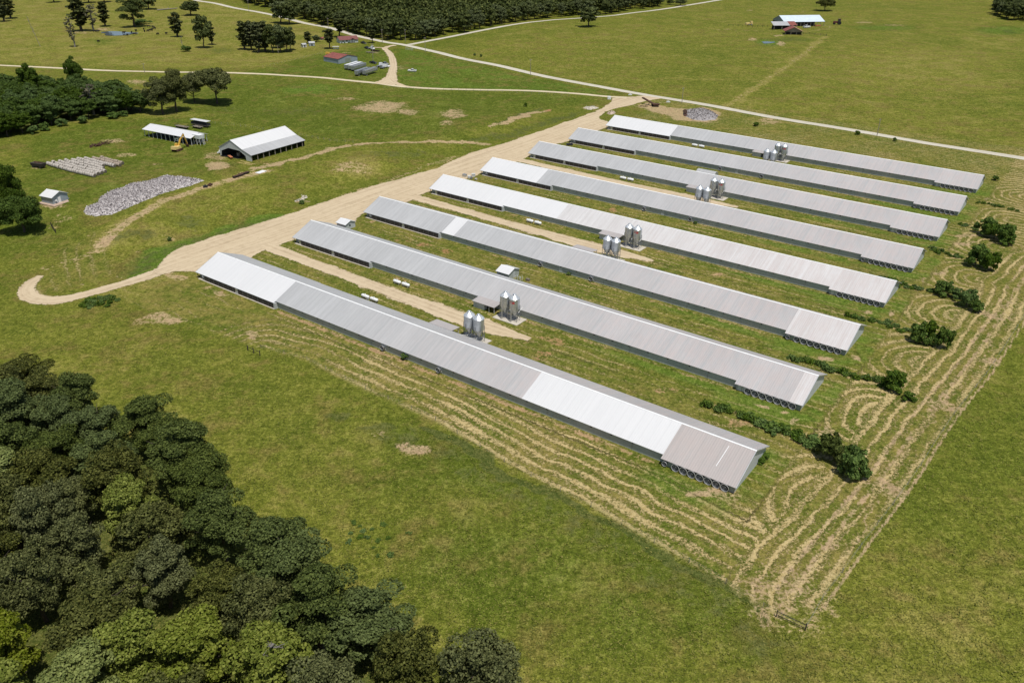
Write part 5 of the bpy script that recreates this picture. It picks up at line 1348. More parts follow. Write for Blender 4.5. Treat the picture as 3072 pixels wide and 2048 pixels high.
# dark implement heap and a flat trailer in the grass
r = thing('disc_harrow', g(cF, 1330, 440), hdg(cF, (1250, 430), (1400, 440)), 'dark rusty disc harrow on the grass beside the house drive', 'harrow')
m = MB(); m.box(-3.2, 3.2, -.1, .1, .7, .9); m.box(-3.2, 3.2, -1.1, -.9, .7, .9); m.box(-3.2, 3.2, .9, 1.1, .7, .9); m.bar((0, 0, .8), (4.5, 0, .6), .2); m.build('frame', M_RUST, r)
for sy in (-1, 1):
    m = MB()
    for k in range(9): m.tube((-3 + .75 * k, sy - .03, .5), (-3 + .75 * k, sy + .03, .5), .5, None, 10)
    m.build('disc_gang', M_DARK, r)
r = thing('flat_trailer', g(cF, 1240, 465), hdg(cF, (1170, 460), (1300, 465)), 'low flat trailer on the grass in front of the parked dark vehicles', 'trailer')
m = MB(); m.box(-3.4, 3.4, -1.1, 1.1, .5, .66); m.bar((3.4, 0, .5), (4.9, 0, .4), .14); m.build('bed', M_WOOD, r); wheels(r, (-.6, .6), 1.2, .36, .2)

# farmhouse
L0, rzh, L, Wd = base3(cF, (737, 312), (1058, 292), (635, 262))
h = thing('farmhouse', L0, rzh, 'white bungalow with a maroon roof beside the public road', 'house')
Wd = 9.0; hw, hr = 2.7, 4.9
m = MB(); m.prism([(-Wd / 2, 0), (Wd / 2, 0), (Wd / 2, hw), (0, hr - .1), (-Wd / 2, hw)], -L / 2, L / 2); w = m.build('wall', M_SIDING, h)
s_ = (hr - hw) / (Wd / 2)
m = MB(); sheetroof(m, -L / 2 - .5, L / 2 + .5, 0, hr, -Wd / 2 - .6, hw - .2); sheetroof(m, -L / 2 - .5, L / 2 + .5, 0, hr, Wd / 2 + .6, hw - .2); ro = m.build('roof', M_MAROON, h)
xg = L * .18
m = MB(); m.prism([(-2.3, hw - .3), (0, hw + .95), (2.3, hw - .3), (2.3, hw - .18), (0, hw + 1.1), (-2.3, hw - .18)], -Wd / 2 - 2.0, -1.8)
me = m.mesh('porch_roof', M_MAROON)
for v in me.vertices: x_, y_, z_ = v.co; v.co = (xg + y_, x_, z_)
me.flip_normals(); inst('porch_roof', me, ro)
for dx in (-2.0, -.7, .7, 2.0):
    m = MB(); m.box(xg + dx - .1, xg + dx + .1, -Wd / 2 - 1.8, -Wd / 2 - 1.6, 0, hw - .2); m.build('porch_post', M_WHITE, h)
for x in (-L * .33, -L * .12, L * .36):
    f = panel(h, 'window', M_WHITE, x - .75, x + .75, -Wd / 2 - .06, -Wd / 2, .9, 2.2); panel(f, 'pane', M_GLASS, x - .62, x + .62, -Wd / 2 - .08, -Wd / 2 - .055, 1.0, 2.1)
panel(h, 'door', M_DARK, xg - .5, xg + .5, -Wd / 2 - .06, -Wd / 2, 0, 2.1)
f = panel(h, 'window', M_WHITE, -L / 2 - .06, -L / 2, -1.0, .4, .9, 2.2); panel(f, 'pane', M_GLASS, -L / 2 - .08, -L / 2 - .055, -.85, .25, 1.0, 2.1)
for k, x in enumerate((-L * .42, -L * .27, -L * .05, L * .03)):
    m = MB(); m.lathe([(.02, 0), (.5, .15), (.6, .5), (.4, .85), (.02, 1.0)], 10); o = m.build('garden_shrub', M_SHRUB, None, False); o.location = local(L0, rzh, x, -Wd / 2 - 1.0); tag(o, 'small dark round shrub planted along the farmhouse front wall', 'shrub', 'round shrubs along the farmhouse wall')

# red roofed shed
L0, rzs, L, Wd = base3(cF, (680, 660), (420, 612), (960, 600))
rzs += math.pi
L = max(L, 10); Wd = min(max(Wd, 10), 18)
s = gable_shed('machine_shed', L0, rzs, L, Wd, 3.3, 5.2, M_BLUEGREY, M_REDROOF, 'blue grey machine shed with a rust streaked red roof beside the trailers', 'shed', .3)
panel(s, 'sliding_door', M_GALV, L / 2, L / 2 + .05, -2.5, 2.5, 0, 3.2)
r = thing('hay_rake', g(cF, 490, 505), rzs + .4, 'yellow hay machine standing behind the red roofed shed', 'hay machine')
m = MB(); m.taper((-1.6, 1.6, -1.0, 1.0, .6), (-1.4, 1.2, -.9, .9, 2.1)); m.build('body', M_YELLOW, r); m = MB(); m.bar((1.5, 0, .8), (3.2, 0, .5), .2); m.build('drawbar', M_RUST, r); wheels(r, (0,), 1.2, .5)
r = thing('hay_tedder', g(cF, 820, 480), rzs + .4, 'long yellow boom lying in the grass behind the red roofed shed', 'hay machine')
m = MB(); m.bar((-3.5, 0, .5), (3.5, .4, .6), .3); m.bar((-1, -1.2, .4), (1, 1.2, .4), .25); m.build('boom', M_YELLOWPALE, r); wheels(r, (0,), 1.3, .4)

# small sheds left of the house
for k, (a, b, c_, hw, hr, wl, rf, lab) in enumerate((((50, 372), (115, 365), (20, 365), 2.2, 2.9, M_OFFWHITE, M_ROOF_GREY, 'tiny pale shed left of the two garden sheds'), ((165, 348), (262, 345), (150, 335), 2.3, 3.2, M_BLUEGREY, M_ROOF_GREY, 'small blue grey garden shed with a grey roof beside the leafy bush'))):
    L0, rr, L, Wd = base3(cF, a, b, c_)
    s = gable_shed('garden_shed', L0, rr, max(L, 3.2), 3.4 + k, hw, hr, wl, rf, lab, 'shed', .25); panel(s, 'door', M_DARK, -.5, .5, -(3.4 + k) / 2 - .05, -(3.4 + k) / 2, 0, 1.9)
L0 = g(cF, 380, 235); s = gable_shed('hen_hut', L0, .1, 3.6, 2.6, 1.5, 2.1, M_WOOD, M_REDROOF, 'tiny red roofed hut in the grass left of the pine', 'hut', .2); panel(s, 'door', M_DARK, -.4, .4, -1.35, -1.3, 0, 1.2)
r = thing('garden_cart', g(cF, 635, 400), .1, 'white topped garden cart in the shade of the pine', 'cart')
m = MB(); m.box(-2.6, 2.6, -1.2, 1.2, 1.9, 2.0); m.build('canopy', M_OFFWHITE, r); m = MB(); m.box(-2.2, 2.2, -1.0, 1.0, .5, .9); m.build('bed', M_GALV, r)
for x in (-2.2, 2.2):
    for y in (-1, 1):
        m = MB(); m.bar((x, y, .5), (x, y, 1.9), .09); m.build('post', M_STEEL, r)
wheels(r, (-1.5, 1.5), 1.0, .4)
for k in range(6):
    m = MB(); m.box(-.12, .12, -.1, .1, 0, 1.1); m.taper((-.22, .22, -.25, .25, 1.1), (-.2, .2, -.22, .22, 1.4)); o = m.build('mailbox', M_OFFWHITE); o.location = tuple(g(cF, 1870 + 24 * k, 408 + 3 * k)); tag(o, 'white mailbox in the row on the lawn beside the crossroads', 'mailbox', 'white mailboxes by the crossroads')

# utility poles
def pole_proto():
    r = thing('utility_pole', (0, 0, 0), 0, None, 'utility pole', 'wooden utility poles along the roads')
    m = MB(); m.tube((0, 0, -.5), (0, 0, 10), .19, .13, 10); m.build('pole', M_POLE, r)
    m = MB(); m.box(-1.1, 1.1, -.06, .06, 9.3, 9.45); m.build('crossarm', M_POLE, r)
    for x in (-1.0, -.45, .45, 1.0):
        m = MB(); m.lathe([(.05, 9.45), (.08, 9.55), (.05, 9.66), (.001, 9.68)], 8, Matrix.Translation((x, 0, 0))); m.build('insulator', M_GALV_PALE, r)
    return r
POLE = pole_proto()
plist = [(c2, 432, 106, -2, 'where the public road leaves the top edge beside the wood'), (c2, 1131, 246, 160, 'by the public road above the farmhouse'), (c2, 1607, 376, 258, 'nearest the farmhouse at the crossroads'), (c2, 1810, 368, 260, 'in front of the dark wood at the crossroads'),
         (c2, 1985, 462, 330, 'at the tip of the mown lawn by the crossroads'), (c3, 562, 662, 522, 'beside the public road above the long mown lawn'), (c3, 1895, 912, 772, 'beside the public road above the rubbish heap'), (c4, 1162, 1098, 962, 'beside the public road right of the poultry houses'),
         (c2, 690, 472, 400, 'in front of the square clump of trees'), (c1, 1275, 642, 560, 'on the lane left of the big oak'), (cF, 1293, 640, 300, 'standing among the vehicles beside the trailers')]
for k, (c, X_, Yb, Yt, lab) in enumerate(plist):
    p = g(c, X_, Yb); s = max(.6, tall(c, X_, Yb, Yt) / 10.0)
    o = POLE if k == 0 else dup(POLE, p, 0)
    o.location = tuple(p); o.rotation_euler = (0, 0, 1.1 if k in (8, 9) else .9); o.scale = (1, 1, s)
    o['label'] = 'wooden utility pole ' + lab; LABELS.append((o['label'], o['group'], o))

# ------------------------------------------------------------------ the farm far beyond the road
p, q = g(cK, 1062, 312), g(cK, 1800, 305)
L = float(np.hypot(*(q - p)[:2])); rb = math.atan2(*(q - p)[:2][::-1]); n = np.array([-math.sin(rb), math.cos(rb)])
Wd = 24.0; ctr = (p + q)[:2] / 2 + n * Wd / 2; L0 = (*ctr, float(height(*ctr)))
r = thing('far_barn', L0, rb, 'long open barn with a pale blue roof in the far meadow', 'barn')
m = MB(); sheetroof(m, -L / 2 - .5, L / 2 + .5, 0, 9.0, -Wd / 2 - .5, 4.4); ro = m.build('roof', M_BLUEROOF, r)
m = MB(); sheetroof(m, -L / 2 - .5, L / 2 + .5, 0, 9.0, Wd / 2 + .5, 4.4); m.build('rear_roof', M_BLUEROOF, ro)
m = MB(); m.prism([(-Wd / 2 + .4, 3.4), (-Wd / 2 + .4, 4.3), (0, 8.8), (Wd / 2 - .4, 4.3), (Wd / 2 - .4, 3.4)], -L / 2, -L / 2 + .2); m.build('gable_panel', M_BLUEGREY, r)
m = MB(); m.box(-L / 2 + 3, L / 2 - 8, -Wd / 2 + 3, -Wd / 2 + 3.3, 0, 4); m.box(-L / 2, L / 2, Wd / 2 - .3, Wd / 2, 0, 4.2); m.build('wall', M_DARK, r)
for k in range(13):
    m = MB(); x = -L / 2 + L * k / 12; m.box(x - .16, x + .16, -Wd / 2, -Wd / 2 + .3, 0, 4.5); m.build('post', M_POLE, r)
m = MB(); m.lathe([(1.2, 0), (1.3, 1), (1.2, 2.2), (.02, 2.3)], 12); 
p2 = g(cK, 950, 368); q2 = g(cK, 1220, 362); L2 = float(np.hypot(*(q2 - p2)[:2]))
r = thing('open_shelter', (p2 + q2) / 2, math.atan2(*(q2 - p2)[:2][::-1]), 'grey roofed open shelter in front of the far pale blue barn', 'shelter')
m = MB(); sheetroof(m, -L2 / 2 - 5, L2 / 2 - 3, 7, 6.2, -1, 3.6); m.build('roof', M_ROOF_GREY, r)
m = MB(); sheetroof(m, L2 / 2 - 3.2, L2 / 2 + 4, 7.2, 6.3, -.5, 3.8); m.build('red_roof', M_REDROOF, r)
for x in (-L2 / 2 - 4, -L2 / 4, L2 / 4, L2 / 2 + 3):
    m = MB(); m.box(x - .2, x + .2, -.6, -.2, 0, 3.7); m.build('post', M_POLE, r)
m = MB(); m.box(-L2 / 2 - 4, L2 / 2 + 3, 5, 5.3, 0, 3); m.build('rear_wall', M_DARK, r)
p3, q3 = g(cK, 1085, 462), g(cK, 1395, 468); L3 = float(np.hypot(*(q3 - p3)[:2])); r3 = math.atan2(*(q3 - p3)[:2][::-1])
r = thing('red_roofed_barn', (p3 + q3) / 2, r3, 'old barn with a rusty red roof and its gable facing the meadow', 'barn')
hw3, hr3, D3 = 3.0, 6.6, 12.0
for sgn in (-1, 1):
    m = MB(); vs = [(0, -1, hr3), (0, D3, hr3), (sgn * (L3 / 2 + .8), D3, hw3), (sgn * (L3 / 2 + .8), -1, hw3)]; vs += [(a, b, c - .2) for a, b, c in vs]
    m.add(vs, [(0, 1, 2, 3), (7, 6, 5, 4), (0, 4, 5, 1), (1, 5, 6, 2), (2, 6, 7, 3), (3, 7, 4, 0)]); m.build('roof', M_REDROOF if sgn < 0 else plain('rusty_pink_roof', (.42, .22, .15), .7, 0, .2, .6), r)
m = MB(); m.add([(-L3 / 2, 0, 2.4), (L3 / 2, 0, 2.4), (L3 / 2, 0, hw3), (0, 0, hr3 - .3), (-L3 / 2, 0, hw3)], [(0, 1, 2, 3, 4)]); m.box(-L3 / 2, L3 / 2, 0, .15, 2.3, 2.9); m.build('gable', M_POLE, r)
m = MB(); m.box(-L3 / 2, L3 / 2, 3, 3.2, 0, 3); m.build('rear_wall', M_DARK, r)
for x in (-L3 / 2, -L3 / 6, L3 / 6, L3 / 2):
    m = MB(); m.box(x - .18, x + .18, -.2, .16, 0, 2.5); m.build('post', M_POLE, r)
def tractor(loc, rz, label, paint, s=1.0):
    r = thing('tractor', loc, rz, label, 'tractor'); r.scale = (s, s, s)
    m = MB(); m.taper((.0, 2.3, -.42, .42, .8), (.1, 2.2, -.38, .38, 1.6)); m.build('bonnet', paint, r)
    m = MB(); m.taper((-1.3, .1, -.75, .75, 1.0), (-1.2, 0, -.65, .65, 2.7)); c = m.build('cab', M_GLASS, r); m = MB(); m.box(-1.35, .1, -.75, .75, 2.7, 2.82); m.build('cab_roof', paint, c)
    for x, y, rr, w in ((-.8, .95, .85, .45), (1.7, .8, .5, .3)):
        for sg in (-1, 1):
            m = MB(); m.tube((x, sg * y - w / 2, rr), (x, sg * y + w / 2, rr), rr, None, 16); m.build('wheel', M_BLACK, r)
    m = MB(); m.tube((1.2, 0, 1.6), (1.2, 0, 2.5), .05); m.build('exhaust_pipe', M_STEEL, r)
    return r
tractor(g(cK, 2055, 275), 3.0, 'dark red tractor standing right of the far pale blue barn', plain('dark_red_paint', (.12, .03, .03), .4, 0, .1), 1.9)
r = thing('baler', g(cK, 410, 285), .2, 'yellowish baler standing left of the far pale blue barn', 'baler'); r.scale = (1.5, 1.5, 1.5)
m = MB(); m.taper((-2.4, .6, -1.1, 1.1, .5), (-2.2, .4, -1.0, 1.0, 1.5)); m.build('body', M_YELLOWPALE, r); m = MB(); m.taper((.8, 2.4, -1, 1, .5), (.9, 2.2, -.9, .9, 2.4)); m.build('tailgate', M_YELLOWPALE, r); wheels(r, (-.4, 1.3), 1.15, .5)
o = pickup(g(cK, 1480, 335), rb + .3, M_CARWHITE, 'white pickup truck in front of the far pale blue barn'); o.scale = (1.3, 1.3, 1.3)
m = MB(); m.box(-3, 3, -1.2, 1.2, .6, 1.0); m.taper((-2.4, 2.4, -1, 1, 0), (-2.8, 2.8, -1.1, 1.1, .6)); o = m.build('hay_rack', M_ORANGE); o.location = tuple(g(cK, 1690, 305)); o.rotation_euler = (0, 0, rb); tag(o, 'rusty rack under the right end of the far pale blue barn', 'rack')

# ------------------------------------------------------------------ fences
def fence(name, pts, label, cat, sp=5.0, hp=1.25, mat=M_POLE, rails=(.35, .75, 1.15), wire=True, pw=.10):
    P = [np.asarray(q)[:2] for q in pts]
    d = np.concatenate([[0], np.cumsum([np.hypot(*(b - a)) for a, b in zip(P[:-1], P[1:])])])
    n = min(max(2, int(d[-1] / sp) + 1), 96)
    S = np.linspace(0, d[-1], n); Q = np.stack([np.interp(S, d, [p[0] for p in P]), np.interp(S, d, [p[1] for p in P])], -1)
    z = height(Q[:, 0], Q[:, 1])
    r = thing(name, (Q[0, 0], Q[0, 1], z[0]), 0, label, cat)
    me = MB().box(-pw / 2, pw / 2, -pw / 2, pw / 2, -.2, hp).mesh('post', mat)
    for k in range(n): inst('post', me, r, (Q[k, 0] - Q[0, 0], Q[k, 1] - Q[0, 1], z[k] - z[0]), (random.uniform(-.04, .04), random.uniform(-.04, .04), random.uniform(0, 3)))
    for hh in rails:
        m = MB()
        for k in range(n - 1): m.bar((Q[k, 0] - Q[0, 0], Q[k, 1] - Q[0, 1], z[k] - z[0] + hh), (Q[k + 1, 0] - Q[0, 0], Q[k + 1, 1] - Q[0, 1], z[k + 1] - z[0] + hh), .007 if wire else .07, .007 if wire else .10)
        m.build('wire' if wire else 'rail', M_GALV_PALE if wire else mat, r)
    return r
fence('wire_fence', [CORNER] + FENCE[::-1], 'thin wire fence along the right side of the mown ground', 'fence', 8.0, 1.2, M_BARKGREY, (.4, .8, 1.15), True, .07)
fence('wire_fence', [CORNER] + [q for q in FRONT], 'thin wire fence along the near side of the mown ground', 'fence', 7.0, 1.2, M_BARKGREY, (.4, .8, 1.15), True, .07)
fence('corner_brace', gl(c9, (165, 1318), (300, 1378), (420, 1440)), 'dark braced wooden corner of the wire fence at the lower right', 'fence', 2.4, 1.5, M_DARKWOOD, (.5, 1.2), False, .15)
fence('gate_brace', gl(c6, (2185, 1325), (2240, 1350), (2290, 1370)), 'short dark braced fence end left of the nearest poultry house', 'fence', 2.2, 1.5, M_DARKWOOD, (1.1,), False, .2)
fence('gate_brace', gl(c5, (455, 1115), (475, 1150), (492, 1172)), 'short dark braced fence end beside the oak at the left', 'fence', 2.0, 1.6, M_DARKWOOD, (.6, 1.2), False, .2)
fence('pasture_fence', gl(c1, (1840, 1085), (2100, 1110), (2349, 1150)) + gl(c2, (560, 1195), (850, 1190), (1150, 1245), (1350, 1260)), 'thin wire fence on the grass bank behind the white roofed barn', 'fence', 4.0)
fence('pasture_fence', gl(c2, (555, 595), (800, 540), (1080, 470)), 'thin wire fence between the pasture and the farmhouse lawn', 'fence', 4.0)
fence('board_fence', gl(cK, (1420, 455), (1530, 458), (1850, 488)), 'dark board fence right of the old red roofed barn', 'fence', 4.5, 1.8, M_DARKWOOD, (.5, 1.0, 1.5), False, .25)
fence('pen_fence', gl(cK, (30, 305), (400, 312), (760, 322)), 'row of dark pen posts left of the far pale blue barn', 'fence', 4.5, 1.8, M_DARKWOOD, (1.3,), False, .25)
fence('lane_fence', gl(c2, (1620, 775), (1960, 795), (2349, 800)) + gl(c3, (300, 815), (900, 850)), 'thin wire fence below the lane opposite the mown lawn', 'fence', 4.5)
r = thing('fallen_log', g(c1, 1385, 95), hdg(c1, (1380, 95), (1560, 82)), 'long grey fallen log on the far pasture', 'log')
LLg = float(np.hypot(*(g(c1, 1560, 82) - g(c1, 1380, 95))[:2]))
m = MB(); m.tube((0, 0, .6), (LLg, 0, .9), .7, .35, 9); m.build('log', M_BARKGREY, r); m = MB(); m.bar((LLg * .5, 0, .8), (LLg * .62, 2.5, 2.6), .25); m.bar((LLg * .8, 0, .8), (LLg * .95, -2, 2.0), .2); m.build('branch', M_BARKGREY, r)

# ------------------------------------------------------------------ cattle by the pond: one continuous skin each
def cow_mesh(head_down, seed):
    rnd = random.Random(seed)
    J = {'rump': (-.85, 0, 1.25), 'hip': (-.55, 0, 1.22), 'belly': (0, 0, 1.08), 'chest': (.55, 0, 1.12), 'neck': (.95, 0, 1.35 if not head_down else 1.05), 'head': (1.3, 0, 1.5 if not head_down else .45), 'muzzle': (1.62, 0, 1.32 if not head_down else .12)}
    vs, es, rad = [], [], []
    def add(p, r, par=None):
        vs.append(p); rad.append(r)
        if par is not None: es.append((par, len(vs) - 1))
        return len(vs) - 1
    hip = add(J['hip'], .40); ch = add(J['belly'], .46, hip); sh = add(J['chest'], .42, ch); nk = add(J['neck'], .24, sh); hd = add(J['head'], .17, nk); add(J['muzzle'], .11, hd)
    rp = add(J['rump'], .30, hip); t = add((-1.05, 0, 1.15), .05, rp); add((-1.08, 0, .5), .04, t)
    for s in (-1, 1):
        k = add((-.60, s * .22, .85), .17, hip); hk = add((-.78, s * .23, .48), .085, k); add((-.70, s * .23, .02), .07, hk)
        k = add((.50, s * .20, .75), .14, sh); kn = add((.54, s * .21, .42), .08, k); add((.52, s * .21, .02), .07, kn)
        add((1.22, s * .26, J['head'][2] + .08), .05, hd)
    me = bpy.data.meshes.new('cow'); me.from_pydata(vs, es, []); o = bpy.data.objects.new('tmp', me); COL.objects.link(o)
    md = o.modifiers.new('Skin', 'SKIN'); md.use_smooth_shade = True
    sv = me.skin_vertices[0].data
    for k, r_ in enumerate(rad): sv[k].radius = (r_, r_ * 1.0)
    sv[0].use_root = True
    o.modifiers.new('Subsurf', 'SUBSURF').levels = 1
    dg = bpy.context.evaluated_depsgraph_get(); ev = o.evaluated_get(dg)
    out = bpy.data.meshes.new_from_object(ev); out.name = 'cow'
    bpy.data.objects.remove(o); out.materials.clear(); out.materials.append(M_COW)
    return out
COWS = [cow_mesh(False, 1), cow_mesh(True, 2)]
for k, (X_, Y_, lab) in enumerate(((1124, 320, 'standing at the near edge of the pond'), (1185, 312, 'at the right tip of the pond'), (1200, 282, 'just above the right tip of the pond'), (1160, 292, 'wading in the right end of the pond'), (1092, 296, 'wading in the middle of the pond'),
                                (1310, 243, 'at the top of the resting herd'), (1268, 268, 'at the left of the resting herd'), (1275, 285, 'at the lower left of the resting herd'), (1305, 284, 'below the middle of the resting herd'), (1350, 248, 'at the upper right of the resting herd'), (1342, 270, 'in the middle of the resting herd'), (1362, 262, 'at the far right of the resting herd'),
                                (1330, 276, 'beside the lowest cow of the herd'), (1392, 310, 'grazing just right of the herd'), (1466, 308, 'grazing farthest right of the herd'), (868, 372, 'lying alone below the pond'), (862, 290, 'resting left of the pond under the trees'), (835, 286, 'farthest left beside the pond'))):
    o = bpy.data.objects.new('cow', COWS[k % 2]); link(o); p = g(c1, X_, Y_); o.location = (p[0], p[1], p[2] - (.35 if 'lying' in lab or 'wading' in lab else 0)); o.rotation_euler = (0, 0, random.uniform(0, 6.28)); o.scale = (1.35, 1.35, 1.35)
    tag(o, 'black cow ' + lab, 'cow', 'black cattle around the pond')
# ------------------------------------------------------------------ trees: a tapered trunk with limbs, a crown of many leaf faces in clumps
def leaf_quads(cent, nrm, size, rng, aspect=.75):
    """quads at cent facing roughly along nrm"""
    n = len(cent)
    N = nrm + rng.normal(0, .62, (n, 3)); N /= np.linalg.norm(N, axis=1)[:, None]
    a = np.cross(N, rng.normal(0, 1, (n, 3))); a /= np.linalg.norm(a, axis=1)[:, None] + 1e-9
    b = np.cross(N, a)
    s = size * rng.uniform(.6, 1.35, n)[:, None]
    bend = N * s * .25
    v = np.stack([cent - a * s, cent - b * s * aspect + bend * .3, cent + a * s, cent + b * s * aspect - bend * .3], 1)
    return v.reshape(-1, 3)
def crown_points(kind, Rr, H, rng, leaves):
    """centres and outward directions of the leaves of one crown; base of trunk at the origin"""
    C, N = [], []
    if kind in ('broad', 'oak', 'bush'):
        z0 = {'broad': .10, 'oak': .24, 'bush': .0}[kind] * H
        zc, rz = (z0 + H) / 2 if kind != 'bush' else H * .42, (H - z0) / 2 if kind != 'bush' else H * .58
        nc = {'broad': 64, 'oak': 66, 'bush': 30}[kind]
        # an uneven outline: the radius swells and shrinks with direction
        ph = rng.uniform(0, 6.28, 6)
        cc, cr = [], []
        for k in range(nc):
            for _ in range(30):
                d = rng.normal(0, 1, 3); d /= np.linalg.norm(d)
                if d[2] > (-.85 if kind == 'broad' else -.6): break
            az = math.atan2(d[1], d[0])
            f = 1 + .16 * math.sin(2 * az + ph[0]) + .12 * math.sin(3 * az + ph[1]) + .10 * math.sin(5 * az + ph[2])
            t = rng.uniform(.62, 1.0) if k > nc * .25 else rng.uniform(.15, .6)
            p = d * np.array([Rr * f, Rr * f, rz]) * t * .84 + [0, 0, zc]
            if d[2] < 0 and kind == 'oak': p[2] += rz * .10
            cc.append(p); cr.append(Rr * rng.uniform(.17, .34))
        cc, cr = np.array(cc), np.array(cr)
        w = cr ** 2; per = np.maximum(8, (leaves * w / w.sum()).astype(int))
        for p, r_, n in zip(cc, cr, per):
            d = rng.normal(0, 1, (n, 3)); d[:, 2] = np.abs(d[:, 2]) * 1.0 - .45; d /= np.linalg.norm(d, axis=1)[:, None]
            q = p + d * r_ * np.array([1, 1, .78]) * rng.uniform(.72, 1.06, n)[:, None]
            C.append(q); N.append(d * 1.0 + np.array([0, 0, .35]))
    elif kind in ('narrow', 'pine', 'sparse'):
        zb = {'narrow': .18, 'pine': .35, 'sparse': .25}[kind] * H
        nb = {'narrow': 60, 'pine': 44, 'sparse': 34}[kind]
        per = max(6, leaves // nb)
        for k in range(nb):
            t = (k + rng.uniform(0, 1)) / nb
            z = zb + (H - zb) * t
            prof = (math.sin(math.pi * min(1, .16 + .84 * (1 - t))) ** .8) * (1.0 if kind != 'pine' else .95) * (1 - .45 * t if kind == 'narrow' else 1 - .15 * t)
            a = rng.uniform(0, 6.28); rr = Rr * prof * rng.uniform(.35, 1.0)
            p = np.array([rr * math.cos(a), rr * math.sin(a), z])
            r_ = Rr * rng.uniform(.22, .38)
            d = rng.normal(0, 1, (per, 3)); d /= np.linalg.norm(d, axis=1)[:, None]
            C.append(p + d * r_ * np.array([1, 1, .55]) * rng.uniform(.4, 1.0, per)[:, None]); N.append(d * .7 + np.array([0, 0, .8]))
    return np.vstack(C), np.vstack(N)
def crown_mesh(name, kind, Rr, H, seed, leaves, size, mat):
    rng = np.random.default_rng(seed)
    C, N = crown_points(kind, Rr, H, rng, leaves)
    v = leaf_quads(C, N, size, rng)
    q = np.arange(len(v)).reshape(-1, 4)
    me = np_mesh(name, v, q, mat)
    n = len(me.polygons)
    a = me.attributes.new('tint', 'FLOAT', 'FACE'); a.data.foreach_set('value', rng.uniform(0, 1, n).astype(np.float32))
    return me
def trunk_mesh(H, Rr, seed, kind, mat):
    rnd = random.Random(seed); m = MB()
    hz = {'broad': .55, 'oak': .5, 'bush': .25, 'narrow': .9, 'pine': .92, 'sparse': .92, 'dead': .98}[kind] * H
    r0 = H * (.026 if kind != 'bush' else .02)
    p = Vector((0, 0, -.3)); pts = [p]
    for k in range(1, 6): pts.append(Vector((rnd.uniform(-.02, .02) * H, rnd.uniform(-.02, .02) * H, hz * k / 5)))
    for k in range(5): m.tube(pts[k], pts[k + 1], r0 * (1 - .14 * k), r0 * (1 - .14 * (k + 1)), 8, False)
    nl = {'broad': 9, 'oak': 10, 'bush': 5, 'narrow': 10, 'pine': 12, 'sparse': 16, 'dead': 16}[kind]
    for k in range(nl):
        t = rnd.uniform(.35, 1.0); z = hz * t; a = rnd.uniform(0, 6.28)
        ln = Rr * rnd.uniform(.5, .85) * (1 if kind in ('broad', 'oak', 'bush') else (1.1 - .6 * t))
        up = rnd.uniform(.3, .9) if kind in ('broad', 'oak', 'bush', 'dead', 'sparse') else rnd.uniform(-.1, .3)
        a0 = Vector((0, 0, z)); a1 = a0 + Vector((math.cos(a) * ln * .6, math.sin(a) * ln * .6, ln * up * .6)); a2 = a1 + Vector((math.cos(a + .4) * ln * .45, math.sin(a + .4) * ln * .45, ln * up * .7))
        m.tube(a0, a1, r0 * .42, r0 * .26, 6, False); m.tube(a1, a2, r0 * .26, r0 * .06, 6, False)
        if kind in ('dead', 'sparse'):
            for _ in range(3):
                b = a1.lerp(a2, rnd.random()); aa = rnd.uniform(0, 6.28); m.tube(b, b + Vector((math.cos(aa) * ln * .4, math.sin(aa) * ln * .4, ln * rnd.uniform(.1, .6))), r0 * .13, r0 * .03, 5, False)
    return m.mesh('trunk', mat, True)

# prototypes of each species, at real size, shared by all trees of the kind
SPEC = {  # kind, crown radius, height, leaf count, leaf size, leaf material, how many variants
    'oak': ('broad', 5.6, 15.5, 21000, .185, M_OAK, 5), 'green': ('broad', 5.4, 16.5, 21000, .185, M_OAKG, 4), 'lime': ('broad', 5.0, 14.5, 17000, .20, M_LIME, 2),
    'big_oak': ('broad', 8.0, 16.0, 30000, .235, M_GROVE, 2), 'grove': ('broad', 5.2, 14.0, 11000, .30, M_GROVE, 4), 'field_oak': ('oak', 8.2, 15.0, 22000, .30, M_OAK, 2), 'far': ('broad', 5.5, 16.5, 4200, .52, M_FAR, 5),
    'narrow': ('narrow', 3.0, 15.0, 3000, .42, M_PINE, 3), 'pine': ('pine', 3.6, 14.0, 2600, .45, M_PINE, 2), 'sparse': ('sparse', 2.6, 14.0, 700, .32, M_GREYLEAF, 2),
    'bush': ('bush', 2.2, 3.6, 2600, .22, M_SHRUB, 4), 'dark_bush': ('bush', 2.4, 4.6, 2800, .24, M_OAKG, 2), 'scrub': ('bush', 1.0, 1.1, 420, .16, M_SHRUB, 4)}
PROTO = {}
def proto(sp, i):
    kind, Rr, H, n, ls, mat, nv = SPEC[sp]; i %= nv
    if (sp, i) not in PROTO:
        sd = sum(map(ord, sp)) * 7 + i
        PROTO[(sp, i)] = (crown_mesh('crown', kind, Rr, H, sd, n, ls, mat), trunk_mesh(H, Rr, sd, kind, M_BARKGREY if sp == 'sparse' else M_BARK))
    return PROTO[(sp, i)]
NTREE = [0]
